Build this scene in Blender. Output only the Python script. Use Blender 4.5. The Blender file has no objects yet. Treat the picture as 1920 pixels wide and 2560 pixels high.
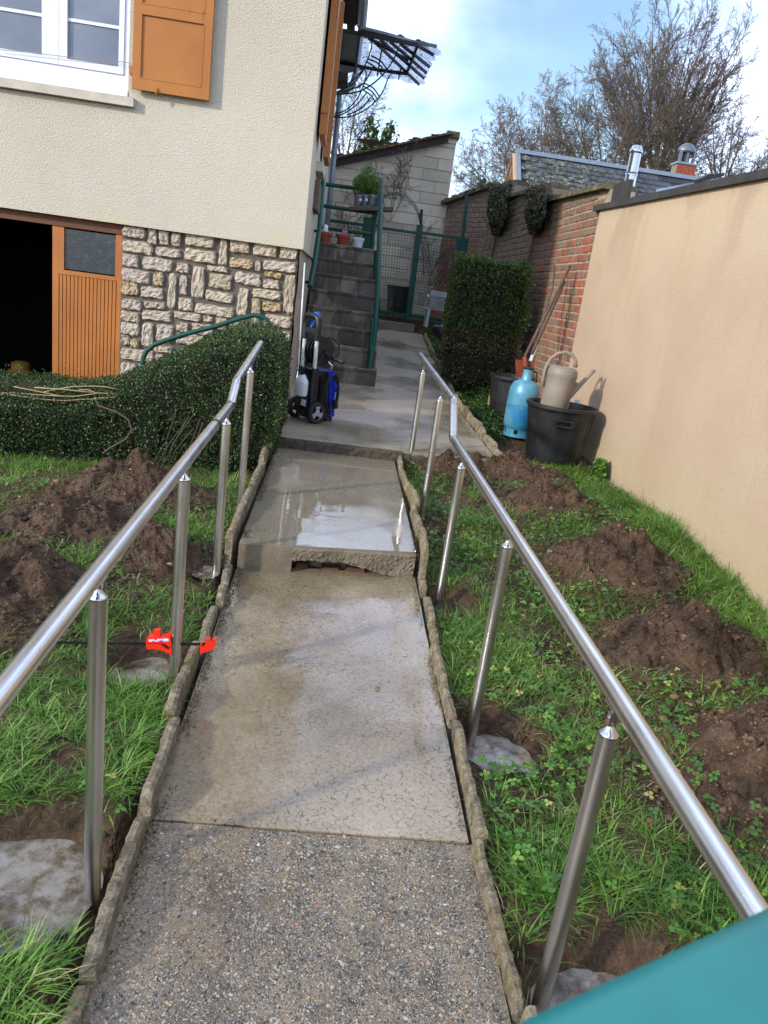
import bpy, bmesh, math, random
import numpy as np
from mathutils import Vector, Matrix, noise

random.seed(7)
rng = np.random.default_rng(11)
SC = bpy.context.scene
COL = SC.collection
R = math.radians

# ------------------------------------------------------------------ camera
F_PX, ROLL, PITCH, YAW = 1850.0, R(7.8), R(16.7), R(5.2)
fwd = Vector((math.sin(YAW)*math.cos(PITCH), math.cos(YAW)*math.cos(PITCH), -math.sin(PITCH)))
rt0 = Vector((math.cos(YAW), -math.sin(YAW), 0.0))
up0 = rt0.cross(fwd)
cam_r = (rt0*math.cos(ROLL) + up0*math.sin(ROLL)).normalized()
cam_u = (up0*math.cos(ROLL) - rt0*math.sin(ROLL)).normalized()
cd = bpy.data.cameras.new("camera")
cam = bpy.data.objects.new("camera", cd)
COL.objects.link(cam)
cam.matrix_world = Matrix(((cam_r.x, cam_u.x, -fwd.x, 0), (cam_r.y, cam_u.y, -fwd.y, 0), (cam_r.z, cam_u.z, -fwd.z, 0), (0, 0, 0, 1)))
cd.sensor_fit = 'VERTICAL'; cd.sensor_height = 36.0; cd.lens = 36.0*F_PX/2560.0
cd.clip_start = 0.02; cd.clip_end = 3000.0
cd.dof.use_dof = True; cd.dof.focus_distance = 3.6; cd.dof.aperture_fstop = 10.0
SC.camera = cam

def ray(u, v):
    a, b = u-960.0, v-1280.0
    return (fwd*F_PX + cam_r*a - cam_u*b).normalized()
def at_y(u, v, y):            # the point of the place that lies on the plane y = const
    d = ray(u, v); return d*(y/d.y)
def at_x(u, v, x):
    d = ray(u, v); return d*(x/d.x)
def at_z(u, v, z):
    d = ray(u, v); return d*(z/d.z)

# ------------------------------------------------------------------ sky and sun
SUN_DIR = Vector((1.0, 0.72, -0.47)).normalized()        # the way the light travels
sun_el = math.asin(-SUN_DIR.z)
sun_az = math.atan2(-SUN_DIR.x, -SUN_DIR.y)               # from +Y, clockwise
W = bpy.data.worlds.new("World"); SC.world = W; W.use_nodes = True
nt = W.node_tree; nt.nodes.clear()
def wn(t, **k):
    n = nt.nodes.new(t)
    for a, b in k.items(): setattr(n, a, b)
    return n
sky = wn('ShaderNodeTexSky', sky_type='NISHITA', sun_disc=False, sun_elevation=sun_el, sun_rotation=sun_az)
sky.air_density = 1.0; sky.dust_density = 0.6; sky.ozone_density = 2.0
tc = wn('ShaderNodeTexCoord'); mp = wn('ShaderNodeMapping')
mp.inputs['Location'].default_value = (0.35, 0.1, 0.22); mp.inputs['Scale'].default_value = (1.0, 1.0, 1.9)
n1 = wn('ShaderNodeTexNoise'); n1.inputs['Scale'].default_value = 2.3; n1.inputs['Detail'].default_value = 5; n1.inputs['Roughness'].default_value = 0.52
n2 = wn('ShaderNodeTexNoise'); n2.inputs['Scale'].default_value = 5.0; n2.inputs['Detail'].default_value = 4
r1 = wn('ShaderNodeValToRGB'); r1.color_ramp.elements[0].position = 0.38; r1.color_ramp.elements[1].position = 0.60
r1.color_ramp.elements[0].color = (0, 0, 0, 1); r1.color_ramp.elements[1].color = (1, 1, 1, 1)
r2 = wn('ShaderNodeValToRGB'); r2.color_ramp.elements[0].position = 0.35; r2.color_ramp.elements[1].position = 0.68
r2.color_ramp.elements[0].color = (5.6, 6.9, 10.8, 1); r2.color_ramp.elements[1].color = (10.0, 11.0, 13.4, 1)
mx = wn('ShaderNodeMixRGB'); bg = wn('ShaderNodeBackground'); wo = wn('ShaderNodeOutputWorld')
bg.inputs['Strength'].default_value = 0.15
L = nt.links.new
L(tc.outputs['Generated'], mp.inputs['Vector']); L(mp.outputs['Vector'], n1.inputs['Vector']); L(mp.outputs['Vector'], n2.inputs['Vector'])
L(n1.outputs['Fac'], r1.inputs['Fac']); L(n2.outputs['Fac'], r2.inputs['Fac'])
d0 = ray(1400, 130); geo_dot = wn('ShaderNodeVectorMath', operation='DOT_PRODUCT'); geo_dot.inputs[1].default_value = d0
wv = wn('ShaderNodeMath', operation='MULTIPLY_ADD'); wv.inputs[1].default_value = 0.022; L(n2.outputs['Fac'], wv.inputs[0]); L(tc.outputs['Generated'], geo_dot.inputs[0]); L(geo_dot.outputs['Value'], wv.inputs[2])
gap = wn('ShaderNodeMapRange', interpolation_type='SMOOTHSTEP'); gap.inputs[1].default_value = 1.001; gap.inputs[2].default_value = 1.009; gap.inputs[3].default_value = 1.0; gap.inputs[4].default_value = 0.06
L(wv.outputs[0], gap.inputs[0]); cf = wn('ShaderNodeMath', operation='MULTIPLY'); L(r1.outputs['Color'], cf.inputs[0]); L(gap.outputs[0], cf.inputs[1]); L(cf.outputs[0], mx.inputs['Fac']); L(sky.outputs['Color'], mx.inputs['Color1']); L(r2.outputs['Color'], mx.inputs['Color2'])
L(mx.outputs['Color'], bg.inputs['Color']); L(bg.outputs['Background'], wo.inputs['Surface'])
sd = bpy.data.lights.new("sun", 'SUN'); sd.energy = 2.3; sd.angle = R(3.0); sd.color = (1.0, 0.93, 0.82)
sun = bpy.data.objects.new("sun", sd); COL.objects.link(sun)
sun.rotation_euler = SUN_DIR.to_track_quat('-Z', 'Y').to_euler()
SC.view_settings.view_transform = 'Standard'; SC.view_settings.look = 'None'
SC.view_settings.exposure = 0.66; SC.view_settings.gamma = 1.0; SC.view_settings.use_curve_mapping = False
SC.cycles.max_bounces = 6; SC.cycles.diffuse_bounces = 3; SC.cycles.glossy_bounces = 3; SC.cycles.transmission_bounces = 4
SC.cycles.transparent_max_bounces = 8; SC.cycles.caustics_reflective = False; SC.cycles.caustics_refractive = False
SC.cycles.use_denoising = True

# ------------------------------------------------------------------ materials
def rgb(h, k=1.0):
    c = [int(h[i:i+2], 16)/255.0 for i in (0, 2, 4)]
    return tuple((x/12.92 if x <= 0.04045 else ((x+0.055)/1.055)**2.4)*k for x in c) + (1.0,)

class Mat:
    def __init__(s, name, rough=0.7, metal=0.0, spec=0.5):
        s.m = bpy.data.materials.new(name); s.m.use_nodes = True
        s.t = s.m.node_tree; s.b = s.t.nodes['Principled BSDF']
        s.b.inputs['Roughness'].default_value = rough; s.b.inputs['Metallic'].default_value = metal
        s.b.inputs['Specular IOR Level'].default_value = spec
        s.pos = None
    def n(s, t, **k):
        q = s.t.nodes.new(t)
        for a, b in k.items(): setattr(q, a, b)
        return q
    def l(s, a, b): s.t.links.new(a, b)
    def P(s, scale=(1, 1, 1), rot=None):
        g = s.n('ShaderNodeNewGeometry')
        if scale == (1, 1, 1) and rot is None: return g.outputs['Position']
        m = s.n('ShaderNodeMapping'); m.inputs['Scale'].default_value = scale
        if rot: m.inputs['Rotation'].default_value = rot
        s.l(g.outputs['Position'], m.inputs['Vector']); return m.outputs['Vector']
    def noise(s, sc, det=4, rough=0.55, vec=None, dist=0.0):
        q = s.n('ShaderNodeTexNoise'); q.inputs['Scale'].default_value = sc; q.inputs['Detail'].default_value = det
        q.inputs['Roughness'].default_value = rough; q.inputs['Distortion'].default_value = dist
        s.l(vec if vec is not None else s.P(), q.inputs['Vector']); return q.outputs['Fac']
    def vor(s, sc, feat='F1', vec=None, out='Distance', rnd=1.0):
        q = s.n('ShaderNodeTexVoronoi', feature=feat); q.inputs['Scale'].default_value = sc; q.inputs['Randomness'].default_value = rnd
        s.l(vec if vec is not None else s.P(), q.inputs['Vector']); return q.outputs[out]
    def ramp(s, fac, stops):
        q = s.n('ShaderNodeValToRGB'); e = q.color_ramp.elements
        while len(e) < len(stops): e.new(0.5)
        for i, (p, c) in enumerate(stops):
            e[i].position = p; e[i].color = c if len(c) == 4 else tuple(c)+(1,)
        s.l(fac, q.inputs['Fac']); return q.outputs['Color']
    def g(s, fac, a, b):            # a grey ramp from a to b
        if a > b: return s.ramp(fac, [(b, (1, 1, 1, 1)), (a, (0, 0, 0, 1))])
        return s.ramp(fac, [(a, (0, 0, 0, 1)), (b, (1, 1, 1, 1))])
    def mix(s, fac, a, b, mode='MIX'):
        q = s.n('ShaderNodeMixRGB', blend_type=mode)
        for v, i in ((fac, 'Fac'), (a, 'Color1'), (b, 'Color2')):
            if isinstance(v, (int, float)): q.inputs[i].default_value = v
            elif isinstance(v, tuple): q.inputs[i].default_value = v
            else: s.l(v, q.inputs[i])
        return q.outputs['Color']
    def math(s, op, a, b=0.0):
        q = s.n('ShaderNodeMath', operation=op)
        for i, v in enumerate((a, b)):
            if isinstance(v, (int, float)): q.inputs[i].default_value = v
            else: s.l(v, q.inputs[i])
        return q.outputs[0]
    def attr(s, name='rnd'):
        q = s.n('ShaderNodeAttribute', attribute_name=name); return q.outputs['Fac']
    def z(s):
        g = s.n('ShaderNodeNewGeometry'); q = s.n('ShaderNodeSeparateXYZ'); s.l(g.outputs['Position'], q.inputs[0]); return q.outputs
    def maprange(s, v, a, b, c=0.0, d=1.0):
        q = s.n('ShaderNodeMapRange'); s.l(v, q.inputs[0])
        for i, k in enumerate((a, b, c, d)): q.inputs[i+1].default_value = k
        return q.outputs[0]
    def col(s, v):
        if isinstance(v, tuple): s.b.inputs['Base Color'].default_value = v
        else: s.l(v, s.b.inputs['Base Color'])
        return s
    def rough(s, v):
        s.l(v, s.b.inputs['Roughness']); return s
    def bump(s, h, strength=0.5, dist=0.01):
        q = s.n('ShaderNodeBump'); q.inputs['Strength'].default_value = strength; q.inputs['Distance'].default_value = dist
        s.l(h, q.inputs['Height'])
        if s.b.inputs['Normal'].is_linked: s.l(s.b.inputs['Normal'].links[0].from_socket, q.inputs['Normal'])
        s.l(q.outputs['Normal'], s.b.inputs['Normal']); return s

def simple(name, c, rough=0.6, metal=0.0, var=0.25, sc=14.0, bump=0.0, bsc=120.0, spec=0.5):
    m = Mat(name, rough, metal, spec)
    f = m.noise(sc, 5, 0.6)
    a = tuple(x*(1-var) for x in c[:3])+(1,); b = tuple(min(1, x*(1+var)) for x in c[:3])+(1,)
    m.col(m.ramp(f, [(0.3, a), (0.7, b)]))
    if bump: m.bump(m.noise(bsc, 3), bump, 0.004)
    return m.m

MT = {}
# textured render of the house
m = Mat('house_render', 0.9, spec=0.2)
c = m.ramp(m.noise(0.9, 4), [(0.3, rgb('BFB7A2')), (0.7, rgb('C9C1AE'))])
zz = m.z()
st = m.math('MULTIPLY', m.maprange(zz[2], 0.42, 0.22), m.g(m.noise(2.2, 3), 0.42, 0.62))
c = m.mix(m.math('MULTIPLY', st, 0.35), c, rgb('CFC38E'))
d = m.g(m.noise(1.6, 5, vec=m.P((1, 1, 0.35))), 0.5, 0.85)
c = m.mix(m.math('MULTIPLY', d, 0.25), c, rgb('A79F8C'))
m.col(c)
m.bump(m.g(m.noise(88, 3, 0.55, dist=0.3), 0.34, 0.68), 0.9, 0.005); m.bump(m.noise(260, 2), 0.25, 0.002)
MT['render'] = m.m
# ochre rendered boundary wall
m = Mat('ochre_render', 0.92, spec=0.15)
c = m.ramp(m.noise(1.1, 4), [(0.3, rgb('B29C84')), (0.7, rgb('BCA990'))])
zz = m.z()
stain = m.math('MULTIPLY', m.maprange(zz[2], 0.2, 0.85), m.g(m.noise(1.3, 4, vec=m.P((1, 1, 0.6))), 0.44, 0.50))
c = m.mix(m.math('MULTIPLY', stain, 0.5), c, rgb('CDBB9E'))
st2 = m.g(m.noise(3.2, 4, 0.6, vec=m.P((1, 1, 0.12))), 0.55, 0.8)
c = m.mix(m.math('MULTIPLY', st2, 0.30), c, rgb('A98C66'))
low = m.math('MULTIPLY', m.maprange(zz[2], -0.85, -1.35), m.g(m.noise(7, 5, vec=m.P((1, 1, .4))), 0.35, 0.7))
c = m.mix(m.math('MULTIPLY', low, 0.45), c, rgb('A79B62'))
c = m.mix(m.math('MULTIPLY', m.g(m.vor(38, out='Distance'), 0.12, 0.04), 0.35), c, rgb('8A7558'))
m.col(c); m.bump(m.noise(110, 4, 0.7), 0.8, 0.005); m.bump(m.vor(60), 0.3, 0.004)
MT['ochre'] = m.m
# concrete of the paths; wet: dark, with glossy pools
def concrete(name, c1, c2, wet0, wet1, rwet, rdry, speck=0.5, dark='3D362C', aniso=(1, 1, 1), pool=None):
    m = Mat(name, 0.5, spec={'exposed_aggregate': 0.4, 'wet_platform_concrete': 1.0}.get(name, 0.8))
    c = m.ramp(m.noise(1.7, 6, 0.62, vec=m.P(aniso)), [(0.28, c1), (0.72, c2)])
    if name == 'exposed_aggregate':
        for sc_, lo_, hi_, k_ in ((330, .30, .42, 0.75), (170, .22, .34, 0.8), (90, .15, .24, 0.9)):
            q = m.n('ShaderNodeTexVoronoi'); q.inputs['Scale'].default_value = sc_; m.l(m.P(), q.inputs['Vector'])
            sep = m.n('ShaderNodeSeparateColor'); m.l(q.outputs['Color'], sep.inputs[0])
            st_ = m.ramp(sep.outputs[0], [(0.0, rgb('1E1D1C')), (0.3, rgb('57524B')), (0.55, rgb('8A8172')), (0.75, rgb('B3AA99')), (0.86, rgb('D2CAB8')), (0.93, rgb('9A6A3E')), (1.0, rgb('3A3B40'))])
            on = m.math('MULTIPLY', m.g(q.outputs['Distance'], hi_, lo_), m.g(sep.outputs[1], 0.35, 0.40))
            c = m.mix(m.math('MULTIPLY', on, k_), c, st_)
        c = m.mix(m.math('MULTIPLY', m.g(m.noise(4.5, 5, 0.7), 0.52, 0.72), 0.75), c, rgb('2A2621'))
        c = m.mix(m.math('MULTIPLY', m.g(m.noise(2.2, 4, 0.6, vec=m.P((1, 1.3, 1))), 0.55, 0.7), 0.5), c, rgb('6E5F52'))
    c = m.mix(0.55, c, m.ramp(m.noise(75, 5, 0.8), [(0.3, (0.22, 0.22, 0.22, 1)), (0.7, (0.80, 0.80, 0.80, 1))]), 'OVERLAY')
    # short dark crescents of lichen and grit
    tr = m.vor(46, 'DISTANCE_TO_EDGE', vec=m.P((1, 1, 0.2)))
    msk = m.math('MULTIPLY', m.g(tr, 0.075, 0.01), m.g(m.noise(60, 2), 0.46, 0.56))
    msk = m.math('MULTIPLY', msk, m.g(m.noise(2.6, 4), 0.30, 0.52))
    c = m.mix(m.math('MULTIPLY', msk, speck), c, rgb(dark))
    sp = m.g(m.vor(95, out='Distance'), 0.14, 0.06)
    sp = m.math('MULTIPLY', sp, m.g(m.noise(55, 1), 0.52, 0.6))
    c = m.mix(m.math('MULTIPLY', sp, 0.6), c, rgb('9E978A'))
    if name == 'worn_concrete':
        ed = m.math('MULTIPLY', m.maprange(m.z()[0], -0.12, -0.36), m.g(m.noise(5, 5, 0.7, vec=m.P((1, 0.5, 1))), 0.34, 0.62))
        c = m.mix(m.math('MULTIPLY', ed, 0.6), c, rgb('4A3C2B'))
        c = m.mix(m.math('MULTIPLY', m.g(m.noise(3.1, 5, 0.7), 0.52, 0.70), 0.45), c, rgb('6B5537'))
    w = m.g(m.noise(1.15, 4, 0.5), wet0, wet1)
    if pool is not None: w = pool(m, w)
    c = m.mix(m.math('MULTIPLY', w, 0.45), c, (0.35, 0.33, 0.30, 1), 'MULTIPLY')
    m.col(c); m.rough(m.maprange(w, 0, 1, rdry, rwet))
    h = m.mix(0.5, m.noise(85, 4, 0.65), m.noise(7, 3))
    q = m.n('ShaderNodeBump'); q.inputs['Distance'].default_value = 0.006
    m.l(h, q.inputs['Height']); m.l(m.maprange(w, 0, 1, 0.32, 0.008), q.inputs['Strength']); m.l(q.outputs['Normal'], m.b.inputs['Normal'])
    return m.m
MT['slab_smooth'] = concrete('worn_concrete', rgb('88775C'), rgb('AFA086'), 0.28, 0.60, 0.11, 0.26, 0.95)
MT['slab_mid'] = concrete('wet_concrete', rgb('8B806C'), rgb('A39A87'), 0.26, 0.44, 0.03, 0.22, 0.6)
MT['slab_far'] = concrete('wet_platform_concrete', rgb('8C816D'), rgb('A89D88'), 0.44, 0.62, 0.06, 0.36, 0.45)
MT['aggregate'] = concrete('exposed_aggregate', rgb('6C5D4A'), rgb('978669'), 0.45, 0.8, 0.34, 0.6, 0.9, '22201D')
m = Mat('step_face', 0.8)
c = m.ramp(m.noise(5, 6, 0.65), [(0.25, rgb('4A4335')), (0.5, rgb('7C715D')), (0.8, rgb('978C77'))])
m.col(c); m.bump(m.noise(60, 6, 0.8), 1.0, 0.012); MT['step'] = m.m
m = Mat('stair_concrete', 0.55)
zz = m.z()
c = m.ramp(m.noise(2.4, 6, 0.65), [(0.3, rgb('3A332A')), (0.7, rgb('524A3D'))])
dry = m.g(m.noise(1.7, 5, 0.55, vec=m.P((2.2, 1, 1))), 0.53, 0.56)
c = m.mix(m.math('MULTIPLY', dry, 0.5), c, rgb('857D6A'))
m.col(c); m.bump(m.noise(55, 4), 0.3, 0.005); m.rough(m.maprange(m.noise(3), 0.4, 0.6, 0.25, 0.6)); MT['stair'] = m.m
# broken edging slabs: lichen, ochre faces
m = Mat('edging_stone', 0.85)
c = m.ramp(m.noise(22, 8, 0.8), [(0.30, rgb('3A3327')), (0.44, rgb('7D715A')), (0.58, rgb('A0947A')), (0.75, rgb('C2B9A2'))])
c = m.mix(m.g(m.noise(6, 3), 0.52, 0.7), c, rgb('8A7A44'))
c = m.mix(m.math('MULTIPLY', m.g(m.noise(34, 5, 0.8), 0.55, 0.65), 0.7), c, rgb('29261F'))
m.col(c); m.bump(m.noise(90, 6, 0.8), 1.0, 0.012); m.bump(m.vor(110), 0.7, 0.006); MT['edging'] = m.m
# stone of the plinth
m = Mat('limestone', 0.88, spec=0.2)
c = m.ramp(m.attr(), [(0.0, rgb('B5A78F')), (0.4, rgb('C4B7A2')), (0.75, rgb('BCB0A2')), (1.0, rgb('B59C6C'))])
c = m.mix(0.65, c, m.ramp(m.noise(20, 6, 0.7), [(0.25, (0.28, 0.26, 0.25, 1)), (0.55, (0.58, 0.57, 0.56, 1)), (0.8, (0.72, 0.70, 0.66, 1))]), 'OVERLAY')
m.col(c); m.bump(m.noise(24, 6, 0.7), 1.0, 0.03); m.bump(m.vor(34), 0.4, 0.012); MT['stone'] = m.m
MT['mortar'] = simple('grey_mortar', rgb('5E584E'), 0.95, var=0.3, bump=0.8, bsc=60)
MT['rubble'] = simple('rubble_render', rgb('9A8F7D'), 0.95, var=0.4, sc=9, bump=1.0, bsc=28)
# brick
m = Mat('old_brick', 0.9, spec=0.2)
c = m.ramp(m.attr(), [(0.0, rgb('7A6255')), (0.18, rgb('965241')), (0.32, rgb('8C7464')), (0.45, rgb('A6523D')), (0.60, rgb('7E7468')), (0.75, rgb('B35A40')), (0.9, rgb('8F7464')), (1.0, rgb('C65A32'))])
g = m.n('ShaderNodeNewGeometry'); sx = m.n('ShaderNodeSeparateXYZ'); m.l(g.outputs['Position'], sx.inputs[0])
old = m.mix(1.0, m.maprange(sx.outputs[1], 8.0, 11.5), m.maprange(sx.outputs[1], 14.6, 14.0), 'MULTIPLY')
old2 = m.math('MAXIMUM', old, m.maprange(sx.outputs[2], 0.6, 1.3))
lic = m.math('MULTIPLY', m.g(m.noise(6, 5, 0.65), 0.24, 0.50), m.maprange(old2, 0, 1, 0.10, 0.88))
c = m.mix(lic, c, m.ramp(m.noise(18, 3), [(0.3, rgb('595244')), (0.7, rgb('968D7B'))]))
c = m.mix(m.g(m.noise(70, 4, 0.7), 0.6, 0.72), c, rgb('8F877B'))
c = m.mix(m.math('MULTIPLY', m.g(m.noise(40, 4, 0.7), 0.5, 0.3), 0.5), c, rgb('2F231D'))
m.col(c); m.bump(m.noise(60, 5, 0.7), 0.8, 0.01); MT['brick'] = m.m
m = Mat('lime_mortar', 0.95, spec=0.1)
c = m.ramp(m.noise(9, 5), [(0.3, rgb('8C8270')), (0.7, rgb('B5A990'))]); zz = m.z()
c = m.mix(m.math('MULTIPLY', m.maprange(zz[1], 8.5, 11.5), 0.5), c, rgb('5E584A'))
m.col(c); m.bump(m.noise(70, 4), 0.8, 0.008); MT['lime'] = m.m
m = Mat('mossy_coping', 0.95, spec=0.1)
c = m.ramp(m.noise(8, 6, 0.7), [(0.25, rgb('37341F')), (0.45, rgb('5D5843')), (0.7, rgb('878069'))])
c = m.mix(m.g(m.noise(4, 4), 0.55, 0.7), c, rgb('4C5226')); m.col(c); m.bump(m.noise(45, 6, .7), 1.0, 0.02); MT['coping'] = m.m
m = Mat('breeze_block', 0.95, spec=0.1)
c = m.ramp(m.attr(), [(0.0, rgb('A59D8B')), (0.5, rgb('B8B09E')), (1.0, rgb('C8C0AC'))])
c = m.mix(0.5, c, m.ramp(m.noise(3, 6, 0.7), [(0.3, (0.35, 0.34, 0.33, 1)), (0.7, (0.62, 0.61, 0.59, 1))]), 'OVERLAY')
m.col(c); m.bump(m.noise(60, 4), 0.6, 0.01); MT['block'] = m.m
MT['blockmortar'] = simple('block_mortar', rgb('B0A68F'), 0.95, var=0.25, bump=0.5)
# metal and paint
m = Mat('brushed_steel', 0.25, 1.0)
c = m.ramp(m.noise(40, 3, vec=m.P((1, 0.15, 0.15))), [(0.3, rgb('C4C2BE')), (0.7, rgb('DAD9D6'))]); m.col(c)
m.rough(m.maprange(m.noise(6, 3, 0.5), 0.3, 0.7, 0.26, 0.34)); dr = m.g(m.vor(110), 0.20, 0.10)
m.bump(m.math('MULTIPLY', dr, m.g(m.noise(25, 1), 0.55, 0.6)), 0.25, 0.0015); MT['steel'] = m.m
MT['steel_cap'] = simple('cast_steel', rgb('C4C3C0'), 0.2, 1.0, var=0.1)
MT['zinc'] = simple('zinc', rgb('6F757B'), 0.45, 0.7, var=0.2)
MT['zinc_light'] = simple('zinc_flashing', rgb('7F8B98'), 0.4, 0.5, var=0.15)
MT['flue'] = simple('stainless_flue', rgb('B9BBBD'), 0.22, 1.0, var=0.1)
m = Mat('green_paint', 0.5, spec=0.3)
c = m.ramp(m.noise(8, 5), [(0.3, rgb('0B3A31')), (0.7, rgb('124B3E'))])
c = m.mix(m.math('MULTIPLY', m.g(m.noise(40, 5, 0.7), 0.62, 0.70), 0.7), c, rgb('4B3B2A')); m.col(c); m.bump(m.noise(60, 3), 0.2, 0.003); MT['green'] = m.m
m = Mat('teal_paint', 0.42); m.col(m.ramp(m.noise(9, 4), [(0.3, rgb('196A66')), (0.7, rgb('1E7B75'))])); m.bump(m.noise(90, 3), 0.15, 0.002); MT['teal'] = m.m
m = Mat('orange_paint', 0.5)
c = m.ramp(m.noise(2.5, 5), [(0.3, rgb('9A5C18')), (0.7, rgb('A96A20'))])
cr = m.math('MULTIPLY', m.g(m.noise(34, 5, 0.7, vec=m.P((1, 1, 0.10))), 0.60, 0.68), m.g(m.noise(5, 3), 0.48, 0.6))
c = m.mix(m.math('MULTIPLY', cr, 0.8), c, rgb('6E3D15')); m.col(c); m.bump(m.noise(70, 4, vec=m.P((1, 1, 0.12))), 0.25, 0.003); MT['orange'] = m.m
m = Mat('orange_boards', 0.55)
c = m.ramp(m.noise(3, 5), [(0.3, rgb('9E5C1E')), (0.7, rgb('AF6C2A'))])
c = m.mix(m.g(m.noise(60, 3), 0.70, 0.74), c, rgb('5A2F12')); m.col(c); m.bump(m.noise(80, 4, vec=m.P((1, 1, 0.1))), 0.3, 0.003); MT['boards'] = m.m
MT['white'] = simple('white_upvc', rgb('DCE0EA'), 0.3, var=0.04)
MT['sill'] = simple('stone_sill', rgb('B7AF9D'), 0.85, var=0.15, sc=8, bump=0.3)
m = Mat('window_glass', 0.08, 0.0, 0.6); m.col(m.ramp(m.noise(1.5, 3), [(0.3, rgb('5B6470')), (0.7, rgb('77808B'))])); MT['curtained_glass'] = m.m
m = Mat('dusty_glass', 0.25, 0.0, 0.5)
c = m.ramp(m.noise(9, 5, 0.7, vec=m.P((1, 1, 3)), dist=2.5), [(0.42, rgb('2C3234')), (0.62, rgb('3E4546')), (0.72, rgb('8A8F8E'))]); m.col(c); MT['dusty_glass'] = m.m
m = Mat('awning_glass', 0.25, 0.0, 0.5); c = m.mix(m.g(m.noise(22, 5, 0.7), 0.57, 0.63), rgb('C6D2E4'), rgb('2C2E26'))
m.col(c); tr = m.n('ShaderNodeBsdfTranslucent'); mixs = m.n('ShaderNodeMixShader'); tp = m.n('ShaderNodeBsdfTransparent'); mix2 = m.n('ShaderNodeMixShader')
m.l(c, tr.inputs['Color']); mixs.inputs[0].default_value = 0.55; m.l(m.b.outputs[0], mixs.inputs[1]); m.l(tr.outputs[0], mixs.inputs[2])
mask = m.g(m.noise(22, 5, 0.7), 0.63, 0.55); m.l(m.math('MULTIPLY', mask, 0.6), mix2.inputs[0])
m.l(mixs.outputs[0], mix2.inputs[1]); m.l(tp.outputs[0], mix2.inputs[2])
m.l(mix2.outputs[0], m.t.nodes['Material Output'].inputs['Surface']); MT['awning_glass'] = m.m
MT['moss'] = simple('moss', rgb('2F3318'), 0.95, var=0.5, sc=30, bump=1.0)
MT['iron'] = simple('black_iron', rgb('191A1B'), 0.55, var=0.3)
MT['brownwood'] = simple('dark_brown_wood', rgb('2B201A'), 0.8, var=0.3)
MT['plank'] = simple('weathered_plank', rgb('5E5046'), 0.85, var=0.3, sc=20)
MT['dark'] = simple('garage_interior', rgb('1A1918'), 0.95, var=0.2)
m = Mat('black_plastic', 0.42); c = m.ramp(m.noise(6, 6, 0.7), [(0.3, rgb('111215')), (0.6, rgb('1C1D20')), (0.8, rgb('33332F'))]); m.col(c)
m.rough(m.maprange(m.noise(8, 4), 0.3, 0.7, 0.3, 0.6)); m.bump(m.noise(20, 3), 0.1, 0.004); MT['blackbin'] = m.m
MT['black'] = simple('matt_black_plastic', rgb('141519'), 0.4, var=0.2)
MT['rubber'] = simple('rubber', rgb('17171A'), 0.7, var=0.2)
MT['blue'] = simple('blue_plastic', rgb('0F2FAE'), 0.28, var=0.06)
MT['blue2'] = simple('bright_blue_plastic', rgb('1F63C8'), 0.3, var=0.06)
MT['alu'] = simple('white_aluminium', rgb('C9CEC6'), 0.35, 0.15, var=0.06)
MT['greyrim'] = simple('silver_plastic', rgb('9AA0A8'), 0.35, 0.3, var=0.05)
MT['whiteplastic'] = simple('white_plastic', rgb('D5DEE4'), 0.35, var=0.05)
m = Mat('gas_blue', 0.38, 0.15); c = m.ramp(m.noise(4, 5), [(0.3, rgb('3E8099')), (0.7, rgb('629CB0'))]); zz = m.z()
c = m.mix(m.g(m.noise(3.4, 3), 0.52, 0.6), c, rgb('2779A6')); c = m.mix(m.g(m.noise(60, 4, .7), 0.66, 0.70), c, rgb('4A3F33'))
m.col(c); MT['gas'] = m.m
m = Mat('beige_plastic', 0.55); c = m.ramp(m.noise(5, 5), [(0.3, rgb('7C7365')), (0.7, rgb('908678'))])
c = m.mix(m.math('MULTIPLY', m.g(m.noise(45, 4, .7), 0.62, 0.70), .6), c, rgb('55493C')); m.col(c); m.bump(m.noise(50, 2), 0.08, .003); MT['can'] = m.m
MT['terracotta'] = simple('terracotta', rgb('8E4027'), 0.8, var=0.25, sc=18)
MT['rust'] = simple('reddish_wood', rgb('7E3B25'), 0.8, var=0.35, sc=16, bump=0.3)
MT['darkstep'] = simple('crumbling_concrete_dirt_and_shade', rgb('463F33'), 0.9, var=0.55, sc=28, bump=1.0, bsc=55)  # dark tone holds both the dirt and the shadow of the step faces
MT['oldred'] = simple('weathered_red_brick', rgb('55352A'), 0.9, var=0.4, sc=30, bump=0.6)
MT['lintel_with_shade'] = simple('orange_paint_with_shade', rgb('5F3716'), 0.6, var=0.2)  # shade of the overhang put into the orange-brown lintel colour
MT['oldstick'] = simple('old_handle_wood', rgb('5B4A40'), 0.8, var=0.3, sc=20)
MT['red'] = simple('red_plastic', rgb('DC2B16'), 0.35, var=0.05)
m = Mat('printed_sticker', 0.35); c = m.mix(m.g(m.vor(60, vec=m.P((1, 1, 1.6))), 0.35, 0.3), rgb('C9BBE8'), rgb('3A2AA0'))
c = m.mix(m.g(m.noise(120, 2), 0.58, 0.62), c, rgb('F0E6F0')); m.col(c); MT['sticker'] = m.m
MT['chair'] = simple('grimy_white_plastic', rgb('A2A7A6'), 0.5, var=0.25, sc=10)
MT['pink'] = simple('pink_label', rgb('B25CA0'), 0.6, var=0.2)
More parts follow.
